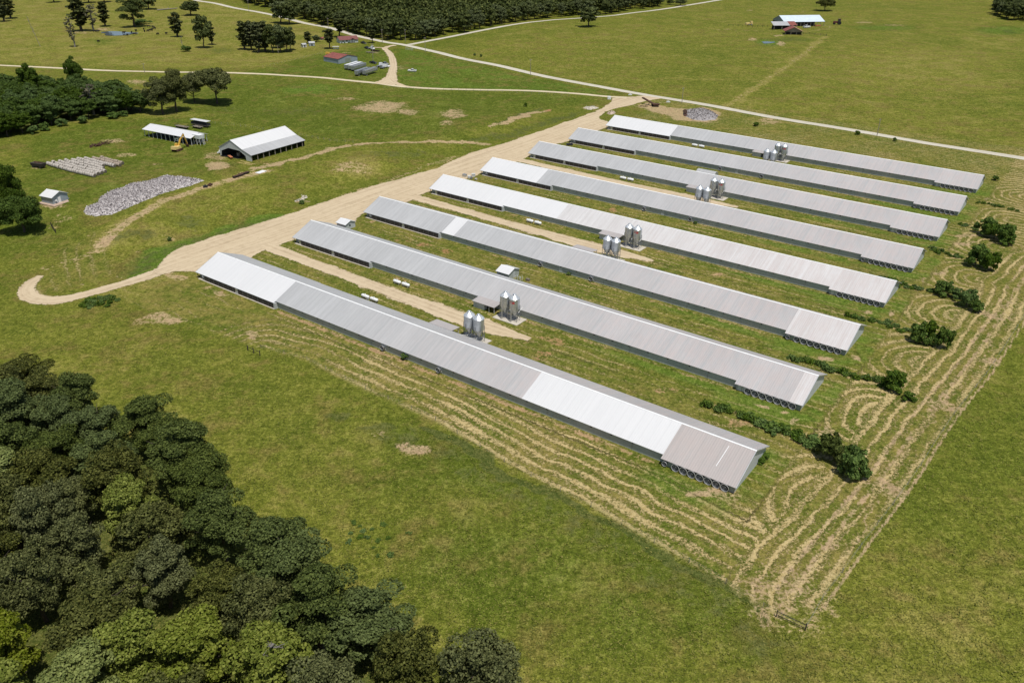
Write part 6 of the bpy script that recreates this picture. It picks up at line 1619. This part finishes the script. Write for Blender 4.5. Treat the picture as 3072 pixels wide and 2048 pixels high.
def tree(sp, loc, H, width, label, group=None, name=None, cat=None, lean=(0, 0), trunk=True):
    kind, R0, H0 = SPEC[sp][:3]
    i = NTREE[0]; NTREE[0] += 1
    cme, tme = proto(sp, i)
    shrub = kind == 'bush'
    r = thing(name or ('shrub' if shrub else {'pine': 'pine_tree', 'narrow': 'cedar_tree', 'oak': 'oak_tree', 'field_oak': 'oak_tree'}.get(sp, 'tree')), loc, random.uniform(0, 6.28), label, cat or ('shrub' if shrub else 'tree'), group)
    sxy = width / 2 / R0; r.scale = (sxy, sxy * random.uniform(.92, 1.08), H / H0)
    r.rotation_euler = (lean[0], lean[1], random.uniform(0, 6.28))
    inst('crown' if not shrub else 'foliage', cme, r)
    if trunk: inst('trunk' if not shrub else 'stem', tme, r)
    return r
def tree_px(sp, c, X_, Yb, Yt, W_, label, group=None, name=None, cat=None, k=1.0):
    p = g(c, X_, Yb); s = abs(c(1, 0)[0] - c(0, 0)[0])
    return tree(sp, (p[0], p[1], p[2] - .1), max(1.0, tall(c, X_, Yb, Yt)) * k, W_ * s * px_m(p), label, group, name, cat)

def scatter(poly, dmin, rng, tries=6000, keep=None):
    P = np.array([q[:2] for q in poly]); lo, hi = P.min(0), P.max(0); out = []
    c = rng.uniform(lo, hi, (tries, 2)); c = c[poly_sd(c[:, 0], c[:, 1], P, 5) > 0]
    for q in c:
        if all((q[0] - o[0]) ** 2 + (q[1] - o[1]) ** 2 > dmin * dmin for o in out): out.append(q)
    return out
ORD = ['first', 'second', 'third', 'fourth', 'fifth', 'sixth', 'seventh', 'eighth', 'ninth', 'tenth', 'eleventh', 'twelfth', 'thirteenth', 'fourteenth', 'fifteenth', 'sixteenth', 'seventeenth', 'eighteenth', 'nineteenth', 'twentieth',
       'twenty-first', 'twenty-second', 'twenty-third', 'twenty-fourth', 'twenty-fifth', 'twenty-sixth', 'twenty-seventh', 'twenty-eighth', 'twenty-ninth', 'thirtieth'] + ['thirty-%s' % s for s in ('first', 'second', 'third', 'fourth', 'fifth', 'sixth', 'seventh', 'eighth', 'ninth')] + ['fortieth'] + ['forty-%s' % s for s in ('first', 'second', 'third', 'fourth', 'fifth', 'sixth', 'seventh', 'eighth', 'ninth')] + ['fiftieth']

# the dense wood at the lower left
edge_px = [(-160, 875), (40, 892), (140, 950), (285, 1005), (400, 1055), (458, 1150), (545, 1235), (665, 1300), (775, 1400), (915, 1490), (1030, 1560), (1110, 1650), (1150, 1760)]
EDGE = gl(cD, *edge_px)
wood = EDGE + gl(cD, (1100, 2250), (500, 2300), (-150, 2100), (-500, 1500), (-420, 1050))
rng = np.random.default_rng(12)
pts = scatter(wood, 7.9, rng, 12000)
EP = np.array([q[:2] for q in EDGE])
de = [float(poly_dist(np.array([q[0]]), np.array([q[1]]), EDGE, 200)[0]) for q in pts]
lime_px = [(470, 1560), (390, 1480), (560, 1600), (270, 1240), (120, 1600), (0, 1150), (40, 1700), (230, 1640)]
lime = [g(cD, *q)[:2] for q in lime_px]
edge_i = sorted([k for k in range(len(pts)) if de[k] < 7.0], key=lambda k: (pts[k][0] - pts[k][1]))
lime_lab = iter(['bright lime tree in the middle of the bottom edge of the lower left wood', 'bright lime tree just above the lowest lime tree of the lower left wood', 'bright lime tree right of the other lime trees at the bottom of the wood', 'small lime tree alone in the middle of the lower left wood', 'lime tree near the lower left corner of the photo', 'lime tree at the left edge of the lower left wood', 'lime tree in the bottom left corner', 'lime tree left of the brightest lime tree at the bottom edge'])
limed = set()
for q in lime:
    k = min((k for k in range(len(pts)) if k not in limed), key=lambda k: (pts[k][0] - q[0]) ** 2 + (pts[k][1] - q[1]) ** 2); limed.add(k)
ne = 0
for k, q in enumerate(pts):
    z = float(height(*q))
    if k in limed:
        tree('lime', (q[0], q[1], z), rng.uniform(14.0, 15.5), rng.uniform(10, 12), next(lime_lab), 'trees of the lower left wood'); continue
    sp = 'oak' if vnoise(np.array([q[0] / 22]), np.array([q[1] / 22]), 5)[0] > .42 else 'green'
    H = rng.uniform(11.5, 17.5) * (1 if de[k] > 6 else .93); W = rng.uniform(9.5, 13.0)
    if k in edge_i:
        lb = ('olive' if sp == 'oak' else 'deep green') + ' tree, %s from the top along the field edge of the lower left wood' % ORD[edge_i.index(k)]
    else:
        lb = ('olive green' if sp == 'oak' else 'deep green') + ' tree inside the lower left wood, surrounded by other crowns'
    tree(sp, (q[0], q[1], z), H, W, lb, 'trees of the lower left wood')
DEAD = trunk_mesh(15.0, 3.4, 77, 'dead', M_BARKGREY)
p = g(cD, 655, 1640); r = thing('dead_tree', p, 0, 'bare grey dead tree among the green crowns at the bottom edge', 'tree'); r.scale = (1, 1, .95); inst('trunk', DEAD, r)
for k, (X_, Y_, w_) in enumerate(((1165, 1640, 60), (1110, 1600, 70), (70, 880, 70), (170, 925, 60), (440, 1110, 60))):
    p = g(cD, X_, Y_); tree('dark_bush', p, 3.5, w_ * 1.306 * px_m(p), 'dark bush at the field edge of the lower left wood, %s from the bottom' % ORD[[0, 1, 4, 3, 2][k]], 'bushes at the wood edge')

# the grove and the oaks at the upper left
gp = gl(c1, (-260, 1290), (0, 1225), (250, 1165), (520, 1095), (760, 1065), (950, 1035), (1240, 1005), (1270, 960), (1150, 905), (850, 880), (500, 860), (250, 830), (60, 860), (-250, 900))
gpts = scatter(gp, 7.2, rng, 9000); gpts.sort(key=lambda q: q[0])
gd = [float(poly_dist(np.array([q[0]]), np.array([q[1]]), gp[1:8], 200)[0]) for q in gpts]
fr = [k for k in range(len(gpts)) if gd[k] < 7]
for k, q in enumerate(gpts):
    lb = 'rounded bright green tree, %s from the left along the front of the upper left grove' % ORD[fr.index(k)] if k in fr else 'green tree behind the front row of the upper left grove'
    tree('grove', (q[0], q[1], float(height(*q))), rng.uniform(11, 15), rng.uniform(9.5, 12.5), lb, 'trees of the upper left grove')
for k, (X_, Y_) in enumerate(((300, 1180), (400, 1150), (540, 1110), (730, 1085), (1000, 1040), (1090, 1025))):
    p = g(c1, X_, Y_); tree('bush', p, rng.uniform(3, 4.5), rng.uniform(5, 7), 'low leafy bush in front of the upper left grove, %s from the left' % ORD[k], 'bushes in front of the grove')
tree_px('grove', c1, 690, 800, 480, 150, 'tall slim tree rising above the upper left grove beside the lane')
tree_px('grove', c1, 300, 900, 545, 210, 'tall rounded tree at the top of the upper left grove')
tree_px('sparse', c1, 830, 1010, 740, 150, 'grey half dead tree at the front of the upper left grove')
tree_px('field_oak', c1, 1915, 915, 585, 350, 'big umbrella shaped oak standing alone with a clear round shadow')
tree_px('oak', c1, 1440, 1005, 650, 270, 'large oak nearest the pole shed, in front of its neighbour')
tree_px('oak', c1, 1560, 985, 592, 260, 'tall oak behind the oak nearest the pole shed')
tree_px('field_oak', c1, 1715, 905, 650, 240, 'smaller oak between the umbrella shaped oak and the tall oak')
tree_px('big_oak', c5, 90, 1010, 555, 350, 'tall dark oak at the left edge of the photo beside the blue grey shed')
tree_px('big_oak', c5, 215, 1165, 830, 380, 'broad dark oak in front of the tall oak at the left edge')
tree_px('big_oak', c5, -80, 1100, 640, 300, 'dark oak cut off by the left edge of the photo')
tree_px('bush', c5, 1500, 1240, 1195, 40, 'tiny round bush on the bank above the yard')
# pasture trees at the top left
for a in (('narrow', c1, 35, 193, -40, 120, 'tree nearest the top left corner of the photo'), ('narrow', c1, 95, 166, -30, 140, 'dark tree right of the one in the top left corner'), ('narrow', c1, 720, 276, -30, 200, 'tall dense dark tree left of the pond'),
          ('sparse', c1, 660, 416, 150, 100, 'thin brownish tree nearest the lane below the pond'), ('sparse', c1, 830, 278, 40, 120, 'sparse grey tree standing at the left tip of the pond'), ('narrow', c1, 930, 236, 20, 120, 'narrow dark tree just behind the pond'),
          ('green', c1, 1190, 240, -60, 240, 'big dark tree above the right end of the pond'), ('far', c1, 1310, 85, -60, 150, 'tree behind the big dark tree above the pond'), ('far', c1, 1685, 138, -20, 170, 'round tree right of the fallen log'),
          ('narrow', c1, 1565, 328, 110, 130, 'slim dark tree below the fallen log'), ('far', c1, 1800, 425, 115, 150, 'bushy tree on two stems left of the square clump'), ('narrow', c1, 1868, 398, 190, 90, 'small companion of the bushy tree left of the square clump'),
          ('far', c1, 480, 22, -90, 150, 'tree cut off by the top edge at the left'), ('far', c1, 780, 25, -90, 140, 'tree cut off by the top edge left of the pond'), ('far', c1, 920, 20, -90, 140, 'tree cut off by the top edge above the pond'),
          ('far', c2, 715, 207, -5, 170, 'left one of two round trees beside the public road'), ('far', c2, 790, 216, 0, 170, 'right one of two round trees beside the public road'),
          ('pine', c2, 1142, 433, 255, 112, 'pine standing over the white garden cart'), ('pine', c2, 1235, 330, 165, 150, 'pine behind the maroon roofed farmhouse'), ('pine', cF, 1275, 292, 55, 170, 'pine on the lawn right of the farmhouse'),
          ('narrow', c2, 955, 385, 280, 90, 'leafy bush tree beside the garden sheds'), ('far', c2, 1025, 372, 305, 80, 'pale bushy tree right of the garden sheds'),
          ('far', c3, 1075, 240, 48, 190, 'dark round tree alone in the meadow beside the side road'), ('field_oak', c4, 738, 90, -12, 165, 'flat topped tree alone beyond the far pale blue barn'), ('far', c3, 1880, 50, -20, 110, 'small tree by the side road at the top edge'), ('far', c3, 1790, 44, -5, 70, 'small tree left of the tree by the side road at the top edge')):
    tree_px(*a, group='single trees on the pastures')
for k, (X_, Yb, Yt, W_) in enumerate(((395, 440, 190, 140), (455, 445, 190, 130), (520, 465, 200, 140), (575, 455, 190, 150), (640, 465, 200, 140), (705, 465, 205, 150), (765, 460, 220, 140), (800, 445, 235, 110), (430, 410, 188, 130), (560, 420, 190, 140), (690, 425, 200, 140))):
    tree_px('far' if k > 3 else 'narrow', c2, X_, Yb, Yt, W_, 'dark tree of the square clump, %s from the left in its %s row' % (ORD[k if k < 8 else k - 8], 'front' if k < 8 else 'back'), 'trees of the square clump')
for k, (c, X_, Yb, Yt, lab) in enumerate(((c1, 355, 412, 140, 'bare leaning dead tree alone in the top left pasture'), (c1, 1608, 420, 320, 'small bare dead tree below the slim dark tree'))):
    h_ = tall(c, X_, Yb, Yt); r = thing('dead_tree', g(c, X_, Yb), 1.0, lab, 'tree'); r.scale = (.6 if k else .45, .6 if k else .45, h_ / 15.0); r.rotation_euler = (0, -.22 if k == 0 else 0, 0); inst('trunk', DEAD, r)
for k, (X_, Yb, W_, lab) in enumerate(((1250, 215, 150, 'bright green bush at the foot of the big dark tree by the pond'), (1640, 455, 100, 'low green bush by the small dead tree'))):
    p = g(c1, X_, Yb); tree('bush', p, 4.5, W_ / 2.936 * px_m(p), lab)
for k, (c, X_, Yb, W_) in enumerate(((c3, 72, 492, 16), (c3, 125, 502, 16), (c3, 518, 940, 30), (c4, 180, 1022, 60), (c4, 1300, 1143, 40), (c4, 1000, 1090, 50))):
    p = g(c, X_, Yb); tree('bush', p, 2.2, max(2.2, W_ / 2.9 * px_m(p)), ('left one of two tiny dark bushes above the public road', 'right one of two tiny dark bushes above the public road', 'small dark bush on the bank left of the narrow yard', 'low dark bush behind the last poultry house', 'tiny dark bush on the road verge right of the last utility pole', 'green bush on the verge left of the last utility pole')[k])

# bushes and scrub along the ditches at the fan ends
dark = lambda *a: a
for c, X_, Yb, Yt, W_, sp, lab in (
        (c7, 2005, 895, 735, 180, 'bush', 'leftmost bush of the uppermost clump right of the fans'), (c7, 2085, 925, 780, 170, 'bush', 'middle bush of the uppermost clump right of the fans'), (c7, 2165, 970, 775, 170, 'bush', 'large right hand bush of the uppermost clump right of the fans'), (c7, 2205, 985, 880, 120, 'bush', 'low right bush of the uppermost clump right of the fans'),
        (c7, 1915, 1165, 968, 190, 'bush', 'left and taller bush of the second clump right of the fans'), (c7, 2040, 1210, 1030, 160, 'bush', 'right bush of the second clump right of the fans'), (c7, 1975, 1185, 1060, 120, 'bush', 'low bush joining the second clump right of the fans'),
        (c7, 1640, 1425, 1285, 160, 'bush', 'left and taller bush of the third clump right of the fans'), (c7, 1745, 1455, 1360, 130, 'bush', 'low middle bush of the third clump right of the fans'), (c7, 1835, 1520, 1365, 180, 'bush', 'right bush of the third clump right of the fans'), (c7, 1900, 1560, 1440, 140, 'bush', 'lowest bush of the third clump right of the fans'),
        (c8, 1420, 365, 180, 190, 'bush', 'left bush of the fourth clump right of the fans'), (c8, 1500, 375, 175, 150, 'bush', 'middle bush of the fourth clump right of the fans'), (c8, 1630, 425, 225, 150, 'bush', 'right bush of the fourth clump right of the fans'), (c8, 1550, 400, 280, 120, 'bush', 'low bush joining the fourth clump right of the fans'),
        (c8, 1185, 790, 605, 215, 'bush', 'single round bush standing between two mown loops'), (c8, 1330, 875, 810, 130, 'bush', 'low bush just right of the single round bush'),
        (c8, 635, 1395, 1130, 240, 'dark_bush', 'blue green dark bush of the nearest big clump'), (c8, 800, 1440, 1250, 170, 'bush', 'middle bush of the nearest big clump'), (c8, 830, 1545, 1290, 270, 'bush', 'bright green bush lowest in the nearest big clump'), (c8, 720, 1450, 1300, 150, 'dark_bush', 'dark low bush inside the nearest big clump')):
    tree_px(sp, c, X_, Yb, Yt, W_, lab, 'ditch bushes beyond the fan ends')
HEDGE = [(c8, ((-180, 1010), (0, 1080), (150, 1130), (300, 1190), (450, 1270), (540, 1330)), 1.25, 'the nearest ditch'), (c8, ((280, 510), (420, 545), (560, 595), (700, 640), (850, 665), (1000, 695), (1090, 745)), 1.0, 'the second ditch'), (c8, ((820, 150), (1060, 190), (1200, 235), (1330, 275)), .9, 'the third ditch'),
         (c7, ((1090, 1262), (1250, 1325), (1400, 1365), (1560, 1395)), .9, 'the fourth ditch'), (c7, ((1500, 1010), (1600, 1060), (1720, 1080), (1820, 1100)), .8, 'the fifth ditch'), (c7, ((1770, 795), (1850, 825), (1920, 850)), .8, 'the sixth ditch'), (c7, ((1930, 605), (2050, 628), (2200, 662), (2320, 690)), .7, 'the farthest ditch')]
for c, pp, sc_, lab in HEDGE:
    P = [g(c, *q) for q in pp]; d = np.concatenate([[0], np.cumsum([np.hypot(*(b - a)[:2]) for a, b in zip(P[:-1], P[1:])])]); n = min(40, int(d[-1] / 1.0))
    for k in range(n):
        s = (k + rng.uniform(.2, .8)) / n * d[-1]; x = float(np.interp(s, d, [q[0] for q in P]) + rng.normal(0, .8)); y = float(np.interp(s, d, [q[1] for q in P]) + rng.normal(0, .8))
        tree('scrub', (x, y, -.08), rng.uniform(.7, 1.5) * sc_, rng.uniform(1.8, 3.0) * sc_, 'low green scrub in the row along %s, %s from its left end' % (lab, ORD[k]), 'scrub along ditches', 'scrub_plant', 'scrub')
P = gl(cR, (1830, 795), (1900, 825), (2000, 870), (2100, 890), (2200, 935), (2340, 1000))
d = np.concatenate([[0], np.cumsum([np.hypot(*(b - a)[:2]) for a, b in zip(P[:-1], P[1:])])]); n = int(d[-1] / 1.4)
for k in range(n):
    s = (k + rng.uniform(.2, .8)) / n * d[-1]; x = float(np.interp(s, d, [q[0] for q in P]) + rng.normal(0, .8)); y = float(np.interp(s, d, [q[1] for q in P]) + rng.normal(0, .5))
    tree('scrub', (x, y, -.08), rng.uniform(.8, 1.6), rng.uniform(1.8, 3.2), 'low green scrub between the first two fan ends, %s from its left end' % ORD[k], 'scrub along ditches', 'scrub_plant', 'scrub')
for k in range(26):
    t = random.uniform(0, 6.28); q = math.sqrt(random.random())
    p = g(c6, 880 + 175 * q * math.cos(t), 905 + 52 * q * math.sin(t) - 18 * math.cos(t)); tree('scrub', (p[0], p[1], p[2] - .05), rng.uniform(.6, 1.2), rng.uniform(1.6, 2.6), 'dark green weed clump in the oval weed patch below the loop road', 'weeds below the loop road', 'weed_plant', 'weed')
for k, (c, X_, Yb, H_, W_, lab) in enumerate(((cA, 1225, 1400, 2.0, 2.6, 'bushy green weed against the near wall of the nearest poultry house'), (cB, 315, 1395, 1.3, 1.6, 'green weed against the near wall of the third poultry house'), (cB, 1425, 945, 1.2, 1.6, 'green weed against the near wall of the fifth poultry house'), (cM, 275, 300, 1.6, 2.4, 'green bush beside the whitish stones'),
                                               (c7, 2095, 415, 2.2, 3.2, 'small dark bush behind the gable of the last poultry house'), (c8, 60, 1380, 1.4, 2.6, 'small bush beside the gable of the nearest poultry house'), (c8, 20, 1430, 1.3, 2.4, 'low bush at the corner of the nearest poultry house gable'))):
    p = g(c, X_, Yb); tree('bush', (p[0], p[1], p[2] - .05), H_, W_, lab)

# the far wood: its front rows tree by tree, the mass behind as one
front = gl(c2, (-420, -40), (0, -60), (250, -20), (500, 55), (640, 75)) + gl(c2, (880, 165), (1010, 195), (1200, 250), (1330, 290), (1490, 322), (1640, 352), (1790, 366), (1900, 362), (2080, 325), (2349, 285)) + gl(c3, (220, 235), (530, 180), (700, 165), (870, 152), (980, 140), (1180, 130), (1290, 122), (1420, 95), (1560, 78), (1700, 60), (1735, 20), (1740, -40))
back = gl(c3, (1700, -160), (800, -190)) + gl(c2, (1500, -200), (600, -190), (0, -190), (-420, -150))
FW = front + back
fp = np.array(scatter(FW, 8.6, np.random.default_rng(3), 60000))
fd_ = poly_dist(fp[:, 0], fp[:, 1], front, 400)
order = np.argsort(fd_)
nf = 120
fr_ = sorted(order[:nf], key=lambda k: fp[k, 0] / fp[k, 1])
for j, k in enumerate(fr_):
    q = fp[k]; sp = 'far'
    third = j * 6 // nf; sec = ['beside the road at its left end', 'behind the two round trees', 'behind the farmhouse', 'behind the crossroads', 'along the side road', 'at its right end'][third]
    jj = j - [i for i in range(nf) if i * 6 // nf == third][0]
    tree(sp, (q[0], q[1], float(height(*q))), rng.uniform(14, 19.5), rng.uniform(9.5, 13.5), '%s tree in the far wood front row %s' % (ORD[jj], sec), 'front trees of the far wood')
rest = fp[order[nf:]]
rest = rest[np.hypot(rest[:, 0], rest[:, 1]) < 1400]
cv = []
rg = np.random.default_rng(9)
protos = [crown_points('broad', 5.5, 16.5, np.random.default_rng(50 + i), 520) for i in range(5)]
for k, q in enumerate(rest):
    C, N = protos[k % 5]; a = rg.uniform(0, 6.28); cs_, sn = math.cos(a), math.sin(a); s = rg.uniform(.9, 1.25); h_ = rg.uniform(.85, 1.2)
    M_ = np.array([[cs_, -sn, 0], [sn, cs_, 0], [0, 0, 1]])
    up = C[:, 2] > 6.0
    cv.append(leaf_quads((C[up] * [s, s, h_]) @ M_.T + [q[0], q[1], float(height(*q))], N[up] @ M_.T, 1.05, rg))
cv = np.vstack(cv); me = np_mesh('far_wood', cv, np.arange(len(cv)).reshape(-1, 4), M_FAR)
a = me.attributes.new('tint', 'FLOAT', 'FACE'); tn_ = np.repeat(rg.uniform(-.25, .35, len(cv) // 40 + 1), 10)[:len(me.polygons)]; a.data.foreach_set('value', (rg.uniform(0, 1, len(me.polygons)) + tn_).astype(np.float32))
o = link(bpy.data.objects.new('far_wood', me)); tag(o, 'mass of dark treetops of the far wood behind its front rows', 'woods', None, 'stuff')
for k, q in enumerate(scatter(gl(c4, (2120, 130), (2200, 160), (2500, 190), (2700, 60), (2300, 20), (2120, 40)), 9, np.random.default_rng(4), 3000)):
    tree('far', (q[0], q[1], float(height(*q))), rng.uniform(15, 20), rng.uniform(11, 14), 'dark tree of the wood corner at the top right, %s from the left' % ORD[min(k, 49)], 'trees at the top right corner')

for k, (X_, Y_) in enumerate(((1085, 395), (1130, 420), (1065, 470), (1130, 495), (1180, 500), (1150, 455), (1215, 440), (1295, 408), (1475, 468), (1225, 570), (1345, 622), (1255, 630), (1050, 530), (1260, 520), (1330, 505))):
    p = at(600 + X_ / 2.352, 1400 + Y_ / 2.352); tree('scrub', (p[0], p[1], p[2] - .03), rng.uniform(.3, .55), rng.uniform(.8, 1.5), 'small dark weed in the meadow beside the lower left wood', 'weeds in the near meadow', 'weed_plant', 'weed')

# taller grass and seed heads standing out of the meadow: nobody could count these
n = 260000
sx = RNG.uniform(-60, 3132, n); sy = 330 + 1760 * RNG.uniform(0, 1, n) ** .9
d = _fw[None] + _r[None] * ((sx - W_PX / 2) / F_PX)[:, None] - _u[None] * ((sy - H_PX / 2) / F_PX)[:, None]
t_ = -CAM_H / d[:, 2]; tx, ty = d[:, 0] * t_, d[:, 1] * t_
tu, tv = to_uv(tx, ty)
rel = np.min(np.abs(tv[:, None] - np.array(HV)[None]), 1)
keep = ~((tu > -1) & (tu < 175) & (rel < 9.6)) & ~((tu > -48) & (tu < 178) & (tv > -12) & (tv < 258)) & (vnoise(tx / 9, ty / 9, 51) * .5 + RNG.uniform(0, 1, n) > .55)
for nm in ('public_road', 'farm_lane', 'loop_road', 'gravel_yard'):
    ob = bpy.data.objects[nm]; co = np.zeros(len(ob.data.vertices) * 3, np.float32); ob.data.vertices.foreach_get('co', co); co = co.reshape(-1, 3)
    cell = set(map(tuple, np.floor(co[:, :2] / 4).astype(int)))
    kk = np.floor(np.stack([tx, ty], -1) / 4).astype(int)
    keep &= ~np.array([(a, b) in cell for a, b in kk])
insm = poly_sd(tx, ty, [farm(240, 330), farm(-10, 330), farm(-14, -10), farm(-16, -34)] + FRONT[::-1] + FENCE[::-1], 60) > 0
keep &= ~insm | (RNG.uniform(0, 1, n) < .0)
tx, ty = tx[keep], ty[keep]; m_ = len(tx); tz = height(tx, ty)
sz = RNG.uniform(.07, .20, m_) * (.7 + .6 * vnoise(tx / 3, ty / 3, 57))
vs = leaf_quads(np.stack([tx, ty, tz + RNG.uniform(.04, .26, m_)], -1), np.array([[0.1, -.15, 1.0]]) + RNG.normal(0, .25, (m_, 3)), 1.0, np.random.default_rng(5), .5)
vs = vs.reshape(m_, 4, 3); cc_ = vs.mean(1, keepdims=True); vs = (cc_ + (vs - cc_) * sz[:, None, None]).reshape(-1, 3)
me = np_mesh('meadow_grass', vs, np.arange(len(vs)).reshape(-1, 4), M_TUFT)
a = me.attributes.new('tint', 'FLOAT', 'FACE'); a.data.foreach_set('value', RNG.uniform(0, 1.2, len(me.polygons)).astype(np.float32))
o = link(bpy.data.objects.new('meadow_grass', me)); tag(o, 'tufts of taller grass and seed heads in the unmown meadow', 'grass', None, 'stuff')
# ------------------------------------------------------------------ daylight
SUN_EL, SUN_DIR = R(70), np.array([.42, -.907])
world = bpy.data.worlds.new('World'); sc.world = world; world.use_nodes = True
nt = world.node_tree; bg = nt.nodes['Background']
sky = nt.nodes.new('ShaderNodeTexSky'); sky.sky_type = 'NISHITA'; sky.sun_disc = False
sky.sun_elevation = SUN_EL; sky.sun_rotation = math.atan2(SUN_DIR[0], SUN_DIR[1])
nt.links.new(sky.outputs[0], bg.inputs[0]); bg.inputs[1].default_value = .085
sun = bpy.data.lights.new('sun', 'SUN'); sun.energy = 4.05; sun.angle = R(.53); sun.color = (1.0, .965, .90)
so = bpy.data.objects.new('sun', sun); COL.objects.link(so)
sd = Vector((SUN_DIR[0] * math.cos(SUN_EL), SUN_DIR[1] * math.cos(SUN_EL), math.sin(SUN_EL)))
so.rotation_euler = sd.to_track_quat('Z', 'Y').to_euler()
so.location = (0, 0, 300)
sc.view_settings.view_transform = 'Standard'; sc.view_settings.look = 'None'
sc.view_settings.exposure = 0.0; sc.view_settings.gamma = 1.0; sc.view_settings.use_curve_mapping = False
sc.render.engine = 'CYCLES'
sc.cycles.max_bounces = 6; sc.cycles.diffuse_bounces = 3; sc.cycles.transmission_bounces = 3
